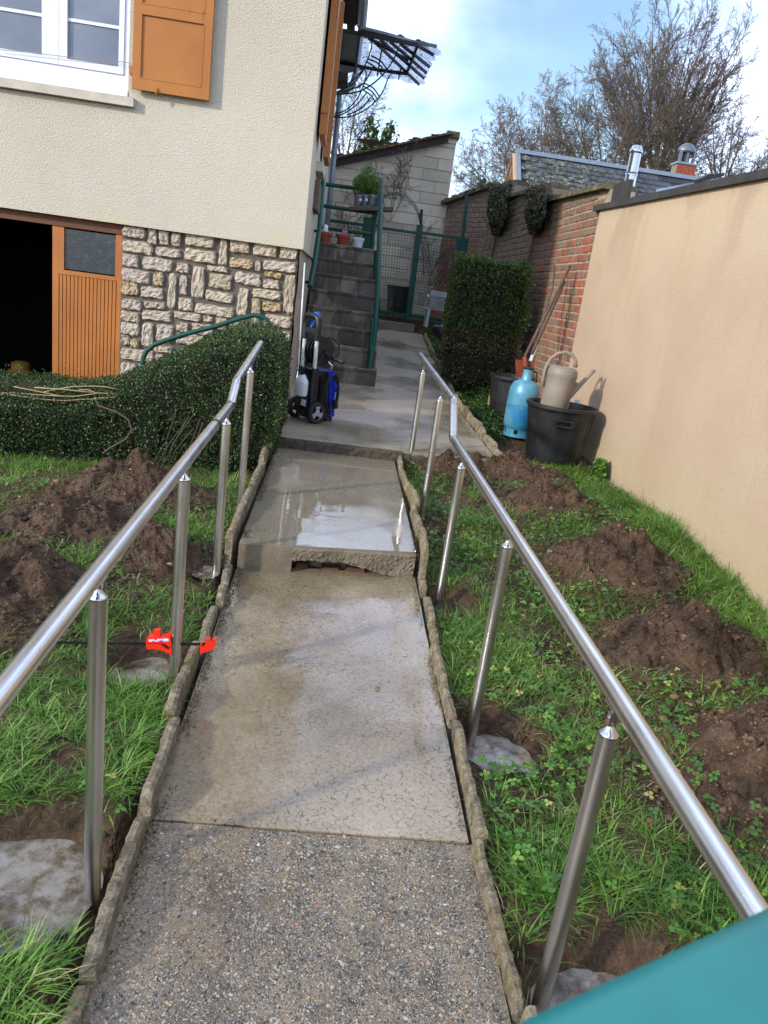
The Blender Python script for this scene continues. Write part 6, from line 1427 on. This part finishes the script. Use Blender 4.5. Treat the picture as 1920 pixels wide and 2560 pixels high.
for (x, y, n, ln, a) in [(-0.56, 1.28, 60, 0.13, 0.6), (-0.62, 1.22, 60, 0.14, 2.9), (-0.55, 2.15, 80, 0.12, 0.2), (-0.52, 2.0, 60, 0.11, 0.0), (-0.56, 1.92, 60, .10, 0.3), (-0.72, 1.32, 60, 0.13, 4.0), (-0.55, 2.33, 60, .09, .3), (0.66, 1.95, 50, 0.09, 3.0), (0.68, 2.75, 90, 0.11, 3.0), (0.70, 2.9, 80, 0.10, 2.8), (0.75, 1.62, 70, 0.12, 2.0),
                         (2.3, 5.2, 90, 0.2, 3.6), (2.33, 4.9, 90, 0.19, 3.4), (2.3, 4.4, 90, 0.2, 3.2), (2.33, 4.15, 90, 0.2, 3.6), (2.32, 3.8, 90, 0.17, 3.5), (2.2, 5.6, 70, 0.16, 3.5), (0.95, 1.25, 60, 0.12, 1.5), (1.05, 1.2, 60, 0.12, 2.5), (0.68, 5.3, 60, .12, 1.5), (0.70, 4.9, 70, .11, 2.0), (0.66, 4.4, 60, .09, 2.5)]:
    tuft(x, y, n, ln, spread=0.05, az0=a, lean0=0.9, r0=0.7)
for i in range(60):     # tall grass along the wall
    tuft(random.uniform(2.1, 2.37), random.uniform(2.6, 5.8), 22, random.uniform(0.13, 0.22), spread=0.04, lean0=0.5, r0=random.uniform(.3, .8))
for i in range(24): tuft(2.25+random.uniform(-.25, .12), 6.0+random.uniform(-0.1, 0.25), 12, 0.09, spread=.05)
for i in range(46):     # straw coloured, trampled blades by the holes
    x, y = random.choice([(0.85, 2.05), (0.8, 1.2), (-0.62, 2.95), (-0.75, 3.1), (1.05, 2.3)]); tuft(x+random.gauss(0, .12), y+random.gauss(0, .1), 8, 0.08, lean0=1.3, r0=1.4, spread=.05)
A = [np.array(q, float) for q in (P_, L_, W_, le, azz, rn, cu)]
V_, F_, r_ = blades(A[0], A[1], A[2], A[3], A[4], A[5], A[6]); me = np_mesh('grass', V_, F_, r_, 'grass'); part('grass', me, None, None, kind='stuff')
P_, L_, W_, le, azz, rn, cu = [], [], [], [], [], [], []
def tuft2(x, y, z, n, ln, sp=0.1):
    for i in range(n): P_.append((x+random.gauss(0, sp), y+random.gauss(0, sp), z)); L_.append(ln*random.uniform(.5, 1.3)); W_.append(0.006); le.append(random.uniform(.1, .7)); azz.append(random.uniform(0, 6.28)); rn.append(random.uniform(.2, .9)); cu.append(.5)
for i in range(700): tuft2(random.uniform(0.3, 2.1), random.uniform(13.7, 15.1), -0.47+0.0*i, 8, 0.10)
for i in range(160): tuft2(random.uniform(1.45, 2.3), random.uniform(11.0, 13.5), ground_z(1.8, 12.3), 8, 0.1)
A = [np.array(q, float) for q in (P_, L_, W_, le, azz, rn, cu)]
V_, F_, r_ = blades(*A); me = np_mesh('far_grass', V_, F_, r_, 'grass'); part('far_grass', me, None, None, kind='stuff')
# dry bits and soil gathered along the slab edges
db = []
for i in range(5200):
    sd_ = random.random() < 0.75; y = random.uniform(1.0, 5.4); x = (-0.392+abs(random.gauss(0, 0.022))) if sd_ else (0.555-abs(random.gauss(0, 0.012)))
    if nz(x*3, y, 31, 3.1) < -0.12: continue
    z = slopeA(y)+0.002 if y < 3.64 else -1.345+0.03*(y-3.7)+0.002
    db.append((x, y, z+abs(random.gauss(0, 0.004))))
db = np.array(db); MT['debris'] = leafmat('dry_debris', [(0.0, rgb('2C241B')), (0.6, rgb('4F4230')), (0.9, rgb('7A6A48')), (1.0, rgb('5A6A30'))], 0.8, 0.1)
V_, F_, r_ = leaf_cloud(len(db), lambda g_, n: db, 0.011, 77, narrow=0.25, upbias=0.0); me = np_mesh('edge_debris', V_, F_, r_, 'debris'); part('edge_debris', me, None, None, kind='stuff')
# clover, buttercup and other low leaves
def leaflets(P, size, rnd, seed, lobes=3):
    g_ = np.random.default_rng(seed); n = len(P); V_ = []; base = g_.uniform(0, 6.28, n); tilt = g_.normal(0, 0.35, (n, 2))
    up = np.stack([tilt[:, 0], tilt[:, 1], np.ones(n)], 1); up /= np.linalg.norm(up, axis=1)[:, None]; out = []
    for k in range(lobes):
        a = base+k*2*math.pi/lobes; d = np.stack([np.cos(a), np.sin(a), np.zeros(n)], 1); d -= up*(d*up).sum(1)[:, None]; s = np.cross(up, d); z = size[:, None]
        out.append(np.stack([P, P+d*z*0.45+s*z*0.42+up*z*0.12, P+d*z*0.95+s*z*0.22+up*z*0.02, P+d*z*0.85, P+d*z*0.95-s*z*0.22+up*z*0.02, P+d*z*0.45-s*z*0.42+up*z*0.12], 1))
    V_ = np.stack(out, 1).reshape(-1, 3); m_ = 6; nb = n*lobes; F_ = (np.array([[0, 3, 1], [1, 3, 2], [0, 5, 3], [3, 5, 4]])[None]+(np.arange(nb)*m_)[:, None, None]).reshape(-1, 3)
    return V_, F_, np.repeat(np.repeat(rnd, lobes), m_)
P2 = []; S2 = []; R2 = []
for i in range(26000):
    if random.random() < 0.78: x, y = random.uniform(0.64, 2.36), random.uniform(0.95, 6.0); w = 0.48+0.6*nz(x, y, 12, 1.9)
    else: x, y = random.uniform(-2.6, -0.47), random.uniform(0.95, 5.2); w = 0.1+0.7*nz(x, y, 14, 1.5)
    if y > 5.7 and x < 1.4: continue
    w -= soilness(x, y)*0.95
    if random.random() > w: continue
    P2.append((x, y, ground_z(x, y)+random.uniform(0.01, 0.055))); S2.append(random.uniform(0.007, 0.019)*(1.25 if y < 2.8 else 1)); R2.append(min(1, max(0, random.gauss(0.45, 0.2)+0.35*nz(x, y, 2, 2)+(0.4 if random.random() < .03 else 0))))
V_, F_, r_ = leaflets(np.array(P2), np.array(S2), np.array(R2), 5); me = np_mesh('low_weeds', V_, F_, r_, 'clover'); part('low_weeds', me, None, None, kind='stuff')
# broad leaved plant by the nearest right post
wd = thing('broad_leaved_weed', 'broad leaved yellowish green seedling beside the teal rail at bottom right', 'plant', (1.05, 1.12, -1.5))
def bigleaf(c, d, L2, w, r):
    b = MB(); d = Vector(d).normalized(); s = d.cross(Vector((0, 0, 1))).normalized(); u = s.cross(d); vs = []
    for i in range(7):
        t = i/6; ww = w*math.sin(math.pi*min(1, t*0.96+0.04))**0.7; c1 = Vector(c)+d*L2*t-Vector((0, 0, 0.3*L2*t*t)); vs += [c1-s*ww+u*ww*0.35, c1, c1+s*ww+u*ww*0.35]
    b.add(vs, [(i*3+k, i*3+k+1, i*3+k+4, i*3+k+3) for i in range(6) for k in range(2)], r); return b
for k in range(26):
    a = random.uniform(0, 6.28); px = random.uniform(0.95, 1.6); py = random.uniform(1.12, 1.42); zc = ground_z(px, py)+random.uniform(0.04, 0.16)
    part('leaf', bigleaf((px, py, zc), (math.cos(a), math.sin(a), random.uniform(0.4, 1.3)), random.uniform(0.04, 0.075), random.uniform(0.010, 0.016), random.choice([0.6, 0.8, 0.9, 0.97, 0.4])), 'clover', wd, smooth=True)
dw = thing('dock_plant', 'pale strap leaved clump standing between two right hand soil mounds', 'plant', (1.9, 4.3, ground_z(1.9, 4.3)))
for k in range(14):
    a = random.uniform(2.0, 6.9); part('leaf', bigleaf((1.88+random.uniform(-.03, .03), 4.32, ground_z(1.88, 4.32)+0.01), (math.cos(a), math.sin(a), random.uniform(0.5, 1.6)), random.uniform(0.12, 0.2), 0.008, 0.75), 'clover', dw, smooth=True)
b = MB(); b.lathe([(0.0, 0.0), (0.006, 0.002), (0.0, 0.004)], (0.32, 2.6, slopeA(2.6)), 6); lf = bigleaf((0.30, 2.62, slopeA(2.62)+0.004), (0.8, 0.5, 0.3), 0.028, 0.009, 0.6)
solo('fallen_leaf', lf, 'clover', 'single small green leaf lying on the smooth path slab', 'leaf', (0.30, 2.62, slopeA(2.62)))

# ------------------------------------------------------------------ hedges
HTOP = [(-3.6, -1.03), (-2.3, -0.99), (-1.9, -0.97), (-1.6, -0.90), (-1.2, -0.67), (-0.92, -0.48), (-0.72, -0.40), (-0.55, -0.38), (-0.42, -0.44), (-0.33, -0.62)]
def hedge_in(x, y, z, m=0.0):      # signed depth inside the clipped hedge, metres
    tz = interp(x, HTOP); yf = 5.18-0.10*sstep(-1.0, -2.6, x)+0.05*math.sin(x*3)+0.12*max(0, -1.15-z)+0.10*sstep(-0.7, -0.35, x); yb = 6.35
    bulge = 0.045*nz(x, y, z, 2.2, 3)
    q = (z-(tz-0.10)); top = tz-0.10*sstep(0.35, 0.0, min(y-yf, yb-y))
    zb_ = -1.56+0.10*nz(x, 0, 0, 3.5)
    dx = (-0.345-0.05*abs(z+0.9)) - x
    return min(y-yf, yb-y, top-z, z-zb_, dx)+bulge
def shell_points(inside, box, n, depth, seed):
    g_ = np.random.default_rng(seed); out = []; lo, hi = np.array(box[0]), np.array(box[1])
    while len(out) < n:
        p = lo+(hi-lo)*g_.random(3); d = inside(*p)
        if 0 < d < depth and g_.random() < 1-0.6*d/depth: out.append(p)
    return np.array(out)
hd = thing('clipped_hedge', 'dark green small leaved clipped hedge curving up beside the garage ramp', 'hedge', (-1.6, 5.7, -1.5))
def grid_shell(inside, box, step, name, mat, par, shrink):
    # added dark core that blocks light: columns of the hedge body, a little smaller than the leaf shell
    (x0, y0, z0), (x1, y1, z1) = box; b = MB(); nx_ = int((x1-x0)/step); nz_ = int((z1-z0)/step); 
    for i in range(nx_):
        for k in range(nz_):
            x, z = x0+(i+.5)*step, z0+(k+.5)*step; ys_ = [y for y in np.arange(y0, y1, 0.04) if inside(x, y, z) > shrink]
            if len(ys_) > 1: b.box((x-step/2, ys_[0]+0.03*random.random(), z-step/2), (x+step/2, ys_[-1], z+step/2))
    part(name, b, mat, par, kind='stuff')
grid_shell(hedge_in, ((-3.3, 5.0, -1.6), (-0.3, 6.5, -0.3)), 0.06, 'light_blocking_core', 'hedgecore', hd, 0.09)
pts = np.concatenate([shell_points(hedge_in, ((-2.9, 5.0, -1.5), (-0.3, 6.45, -0.3)), 105000, 0.11, 3)])
def fixed(pts):
    return lambda g_, n: pts
add_leaves('foliage', hd, leaf_cloud(len(pts), fixed(pts), 0.0155, 8, narrow=0.62, fold=0.3), 'hedge')
# sprigs poking out
sp_ = []
for i in range(420):
    x = random.uniform(-2.8, -0.36); y = random.uniform(5.1, 6.3); z = interp(x, HTOP)-0.02
    if random.random() < 0.35: y = 5.15+random.uniform(-.02, .05); z = random.uniform(-1.45, -0.5); 
    if hedge_in(x, y, z) < -0.05: continue
    d = Vector((random.gauss(0, .5), random.gauss(-0.2, .5), random.gauss(0.6, .4))).normalized(); L2 = random.uniform(0.03, 0.09)
    for k in range(9): p = Vector((x, y, z))+d*L2*k/8; sp_.append((p.x+random.gauss(0, .004), p.y+random.gauss(0, .004), p.z+random.gauss(0, .004)))
for (xx, zz0, L2) in ((-1.62, -1.40, 0.22), (-1.5, -1.42, .2), (-2.4, -1.35, .35), (-2.45, -1.35, .3), (-1.75, -1.35, .2), (-0.62, -1.2, .3), (-0.45, -1.0, .4), (-0.40, -0.95, .4)):      # trailing shoots
    for k in range(60): sp_.append((xx+random.gauss(0, .012), 5.17+random.gauss(0, .02), zz0+0.1-L2*k/60))
sp_ = np.array(sp_); add_leaves('sprigs', hd, leaf_cloud(len(sp_), fixed(sp_), 0.013, 9), 'hedge')
b = MB()
for k in range(9):      # bare twigs hanging at the foot, right of the middle
    x = -1.05+random.gauss(0, .09); p = Vector((x+0.12, 5.13, -1.02+random.uniform(-.08, .05))); q = Vector((x-0.05, 5.10, -1.42)); b.tube([p, p.lerp(q, .5)+Vector((random.gauss(0, .03), -.02, 0)), q], [0.0025, 0.002, 0.001], 4)
b.tube([at_y(*((a/4.366), 900+c/4.366), 5.05) for a, c in ((1040, 430), (1080, 500), (1280, 570), (1400, 650), (1440, 760), (1380, 860), (1200, 960), (1120, 1020))], 0.006, 6)
part('bare_twigs', b, 'twig', hd)
tw = thing('cut_canes', 'long straw coloured cut canes lying across the low top of the hedge', 'canes', at_y(200, 985, 5.5))
zh = lambda a, c: (a/4.366, 900+c/4.366)
for pts_ in ([(0, 370), (250, 400), (480, 432), (700, 445), (880, 432), (1040, 425), (1180, 425)], [(100, 355), (350, 375), (600, 392), (800, 398), (950, 380), (1080, 360), (1320, 375)], [(480, 350), (620, 318), (800, 290), (1000, 285), (1150, 292), (1320, 330)], [(380, 300), (560, 312), (740, 325), (900, 345), (1040, 355)],
             [(860, 325), (960, 325), (1050, 360), (1200, 365), (1310, 380)], [(0, 350), (120, 375), (300, 405), (420, 425)], [(150, 290), (300, 320), (500, 360), (640, 390), (790, 400)], [(1040, 430), (1030, 415), (1060, 412), (1200, 412), (1290, 395)]):
    b = MB(); b.tube([at_y(*zh(*p), 5.32+0.0*k) for k, p in enumerate(pts_)], 0.0042, 6); part('cane', b, 'drytwig', tw, smooth=True)
b = MB()
for k in range(60):
    p = at_y(*zh(random.uniform(0, 560), random.uniform(290, 420)), 5.4); q = p+Vector((random.gauss(0, .1), random.gauss(0, .05), random.uniform(-.02, .1))); b.tube([p, p.lerp(q, .5)+Vector((0, 0, random.gauss(0, .02))), q], [0.0025, 0.002, 0.001], 4)
part('fine_twigs', b, 'twig', tw)

def box_in(x, y, z):
    b_ = 0.06*nz(x, y, z, 2.6, 3)+0.03*nz(x, y, z, 9, 2); return min(x-1.22-0.15*(y-9.0), 2.22-x, y-9.0+0.03*(z < -0.5), 10.2-y, 0.50+0.02*x-z, z+1.02)+b_-0.05*sstep(0.3, 0.5, z)*(1-min(1, abs(x-1.7)))
bh = thing('box_hedge', 'tall squared dark box shrub standing against the brick wall', 'shrub', (1.68, 9.7, -1.05))
grid_shell(box_in, ((1.1, 8.9, -1.1), (2.3, 10.7, 0.6)), 0.07, 'light_blocking_core', 'hedgecore', bh, 0.09)
def box_vis(x, y, z): return box_in(x, y, z)
pts = shell_points(box_in, ((1.1, 8.85, -1.05), (2.35, 10.7, 0.62)), 52000, 0.12, 12)
keep = (pts[:, 2] > -0.62) | (np.random.default_rng(1).random(len(pts)) < 0.30); pts = pts[keep]
cl_ = leaf_cloud(len(pts), fixed(pts), 0.022, 13, narrow=0.6)
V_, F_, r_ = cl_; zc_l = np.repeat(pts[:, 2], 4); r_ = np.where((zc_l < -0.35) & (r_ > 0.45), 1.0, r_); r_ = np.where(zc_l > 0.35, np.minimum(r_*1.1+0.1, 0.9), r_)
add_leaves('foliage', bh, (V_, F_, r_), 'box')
MT['box2'] = leafmat('bed_leaves', [(0.0, rgb('1A3010')), (0.6, rgb('2C4A18')), (1.0, rgb('4C6C2A'))], 0.45, 0.25)
# small plants in the bed beside the tubs
fb = thing('bed_plants', 'low fresh green leafy weeds in the bed beside the rear tub', 'plants', (1.6, 7.4, -1.15))
def bedpos(g_, n):
    x = g_.uniform(1.42, 1.95, n); y = g_.uniform(6.7, 8.9, n); h = 0.03+0.13*g_.random(n)*(0.6+0.4*np.sin(x*9+y*4)); k = (y > 7.3) | (x < 1.66); z = np.array([base_z(a, b_) for a, b_ in zip(x, y)])+h
    return np.stack([x, y, z], 1)[k]
add_leaves('leaves', fb, leaf_cloud(8000, bedpos, 0.026, 15, upbias=0.8, narrow=0.7), 'box2')
fb2 = thing('bed_plants', 'dark straggly ground plants along the bed between chair and box hedge', 'plants', (1.6, 11, -0.9))
def bedpos2(g_, n):
    x = g_.uniform(1.42, 2.2, n); y = g_.uniform(9.0, 13.0, n); z = np.array([base_z(a, b_) for a, b_ in zip(x, y)])+0.22*g_.random(n); return np.stack([x, y, z], 1)
add_leaves('leaves', fb2, leaf_cloud(9000, bedpos2, 0.035, 16, narrow=0.5), 'box')
b = MB()
for k in range(5):
    x, y = 2.28+0.03*k, 5.95+0.06*k
nw = thing('wall_weed', 'dark leafy weed at the foot of the ochre wall below the big tub', 'plant', (2.33, 5.98, -1.3)); add_leaves('leaves', nw, leaf_cloud(420, blob((2.31, 5.98, -1.22), (0.06, 0.1, 0.1)), 0.04, 17, narrow=0.8, upbias=0.8), 'clover')
# ivy on the brick wall
for (u0, v0, u1, v1, lab) in ((655, 90, 790, 440, 'left hand clump of ivy hanging on the old brick wall'), (935, 110, 1080, 430, 'right hand clump of ivy hanging on the old brick wall, nearer the camera')):
    iv = thing('ivy', lab, 'ivy', at_x(*z6((u0+u1)/2, v1), WALLX))
    def ipos(g_, n, u0=u0, v0=v0, u1=u1, v1=v1):
        out = []
        while len(out) < n:
            t = g_.random(); u = lerp(u0, u1, 0.5+(g_.random()-.5)*(1.0 if t < .5 else 1.1-(t-.5)*1.5)); u += (1-t)*25-10; v = lerp(v0, v1, t); p = at_x(*z6(u, v), WALLX-0.02-0.16*g_.random()*math.sin(math.pi*min(1, t*0.8+0.15))); out.append(p)
        return np.array(out)
    add_leaves('leaves', iv, leaf_cloud(5200, ipos, 0.045, 20+u0, narrow=0.9), 'ivy')
    b = MB()
    for k in range(70):
        p = at_x(*z6(lerp(u0+20, u1+60, random.random()), v0+random.uniform(-30, 40)), WALLX-0.05); q = p+Vector((random.gauss(-.05, .08), random.gauss(0, .2), random.gauss(0.0, .1))); b.tube([p, q], [0.006, 0.003], 4)
    part('dead_stems', b, 'twig', iv, kind='stuff')
    b = MB(); s0 = at_x(*z6((u0+u1)/2, v1-20), WALLX-0.03); b.tube([s0, s0+Vector((0, 0.05, -0.5)), s0+Vector((0, 0.0, -1.3))], 0.022, 6); part('stem', b, 'twig', iv)

# ------------------------------------------------------------------ bare trees and climbers
def limb(mb, p, d, L, r, level, up, ang, minr, rnd, nch, start=0.12):
    n = 6 if level > 1 else 3; up = up if level > 1 else up*0.25; pts = [Vector(p)]; rad = [r]; dd_ = Vector(d).normalized(); cur = Vector(p); dirs = [dd_.copy()]
    for i in range(n):
        jt = 0.07 if level > 2 else 0.16; dd_ = (dd_+Vector((random.gauss(0, jt), random.gauss(0, jt), random.gauss(0, jt*.7)+up))).normalized(); cur = cur+dd_*L/n; pts.append(cur.copy()); dirs.append(dd_.copy()); rad.append(max(minr, r*(1-0.8*(i+1)/n)))
    mb.cur = min(1, max(0, rnd+random.gauss(0, 0.08))); mb.tube(pts, rad, 5 if r > 0.04 else 3, caps=False)
    if level <= 0: return
    k_ = nch[level]
    for k in range(k_):
        t = lerp(start, 0.98, (k+random.random())/k_); j = min(int(t*n), n-1); q = pts[j].lerp(pts[j+1], t*n-j); dq = dirs[j]
        ax_ = dq.cross(Vector((random.gauss(0, 1), random.gauss(0, 1), random.gauss(0, 1)))).normalized(); nd = Matrix.Rotation(ang*random.uniform(0.55, 1.25), 3, ax_) @ dq
        limb(mb, q, nd, L*random.uniform(0.28, 0.52)*(1.15-0.6*t), max(minr, lerp(rad[0], rad[-1], t)*random.uniform(.4, .6)), level-1, up, ang, minr, rnd, nch)
def grow(mb, p, d, L, r, depth, spread, up=0.12, seg=3, kids=3, minr=0.004, rnd=0.5): limb(mb, p, d, L*2.6, r, 2, up, spread, minr, rnd, (0, 5, 7))
def tree(name, label, cat, base, H, fan, n, r0=0.14, up=0.05, ang=0.55, minr=0.011, rnd=0.6, group=None, nch=(0, 6, 9, 13), lean=0.0, asp=0.55):
    t = thing(name, label, cat, base, group); tb = MB(); tw_ = MB(); B = Vector(base)
    tb.tube([B+Vector((0, 0, -0.4)), B+Vector((0, 0, H*0.04)), B+Vector((lean*H*.1, 0, H*0.14))], [r0*2.0, r0*1.6, r0*1.3], 9)
    for i in range(n):
        f = (i+0.5)/n*2-1; a = fan*f+random.gauss(0, .05); q = B+Vector((f*H*0.05, random.gauss(0, H*.03), H*random.uniform(0.02, 0.13)))
        L_ = H*(1-asp*abs(f)**1.6)*random.uniform(0.85, 1.02)*0.92
        limb(tw_, q, (math.sin(a+lean), random.gauss(0, .22), math.cos(a+lean)), L_, r0*random.uniform(.6, .9), 3, up, ang, minr, rnd, nch)
    part('trunk', tb, 'bark', t); part('crown', tw_, 'twig', t); return t
random.seed(31)
def tbase(u, y, v=500): p = at_y(u, v, y); return (p.x, y, p.z)
tree('bare_tree', 'tallest bare fan shaped tree behind the slate roof', 'tree', tbase(1625, 38, 520), 7.9, 0.62, 24, r0=0.10, up=0.035, ang=0.62, minr=0.007, rnd=0.7, asp=0.20, lean=-0.12, nch=(0, 7, 9, 13))
tree('bare_tree', 'broad olive brown bare tree in the middle behind the slate roof', 'tree', tbase(1500, 34, 520), 5.6, 1.0, 12, r0=0.09, up=0.0, ang=0.85, minr=.007, rnd=0.35, asp=0.22)
tree('bare_tree', 'pale rounded bare tree left of the slate roof gable', 'tree', tbase(1340, 42, 520), 6.2, 1.0, 12, r0=0.07, up=0.01, ang=0.8, minr=.007, rnd=0.9, asp=0.25)
tree('bare_tree', 'low wide bare tree nearest the gap above the far wall', 'tree', tbase(1270, 40, 530), 4.4, 1.2, 10, r0=0.06, up=0.0, ang=0.85, minr=.007, rnd=0.9, asp=0.1, lean=-.25)
tree('bare_tree', 'small spreading bare tree at the right edge beyond the chimney', 'tree', tbase(1790, 36, 520), 4.2, 1.15, 10, r0=0.08, up=-0.005, ang=0.85, minr=.007, rnd=0.85, asp=0.1, lean=.2)
def sbase(u, v, y): p = at_y(u, v, y); return (p.x, y, p.z)
tree('bare_shrub', 'thin bare shrub behind the shed roof beside the house', 'shrub', sbase(862, 440, 19), 2.2, 0.55, 8, r0=0.03, up=0.02, ang=0.8, minr=0.005, rnd=0.7, nch=(0, 4, 6, 8))
hy = thing('holly_shrub', 'dark leafy holly standing behind the shed roof', 'shrub', sbase(945, 420, 18.5))
b = MB(); hb_ = Vector(sbase(945, 420, 18.5)); lp = []
for (du, v, w) in ((-20, 300, 0.10), (35, 312, 0.12), (-35, 360, 0.2), (10, 350, .25), (-60, 385, .22)):
    tp = at_y(945+du, v, 18.5); b.tube([hb_, hb_.lerp(tp, .5)+Vector((.05, 0, 0)), tp], [0.03, 0.02, 0.008], 5)
    for k in range(230): t_ = random.random()**0.7; p = hb_.lerp(tp, t_); s_ = w*(1.1-t_)+0.04; lp.append((p.x+random.gauss(0, s_), p.y+random.gauss(0, s_), p.z+random.gauss(0, .05)))
part('stems', b, 'bark', hy); lp = np.array(lp); add_leaves('leaves', hy, leaf_cloud(len(lp), fixed(lp), 0.11, 33, narrow=0.6), 'box')
# rose and vine stems trained on the shed wall
for (pts_, lab) in (([(470, 640), (560, 560), (600, 660)], 'tangle of bare rose stems left of the potted herbs'), ([(860, 420), (900, 330), (980, 250)], 'reddish bare climber against the blockwork right of the stair rail'), ([(1190, 1000), (1220, 900), (1160, 820)], 'thin dark climber stems on the shed corner by the far bricks')):
    cl_t = thing('climbing_stems', lab, 'climber', P0 if False else at_y(*z5(*pts_[0]), 14.6))
    b = MB()
    for k in range(9):
        u, v = pts_[k % 3]; p = at_y(*z5(u+random.gauss(0, 35), v+60), 14.4+random.random()*0.5); grow(b, p, (random.gauss(0, .5), 0, 1), 0.34, 0.009, 4, 0.7, 0.06, 3, 2, 0.0035, 0.5)
    part('stems', b, 'twig', cl_t)
    if pts_[0][0] == 860:
        hips = MB()
        for k in range(16): p = at_y(*z5(random.uniform(600, 1060), random.uniform(20, 300)), 14.6); vs, fs = rough_lump(p.x, p.y, p.z, .014, .014, .018, k, 1, .1); hips.add(vs, fs)
        part('seed_heads', hips, 'brownwood', cl_t, kind='stuff')
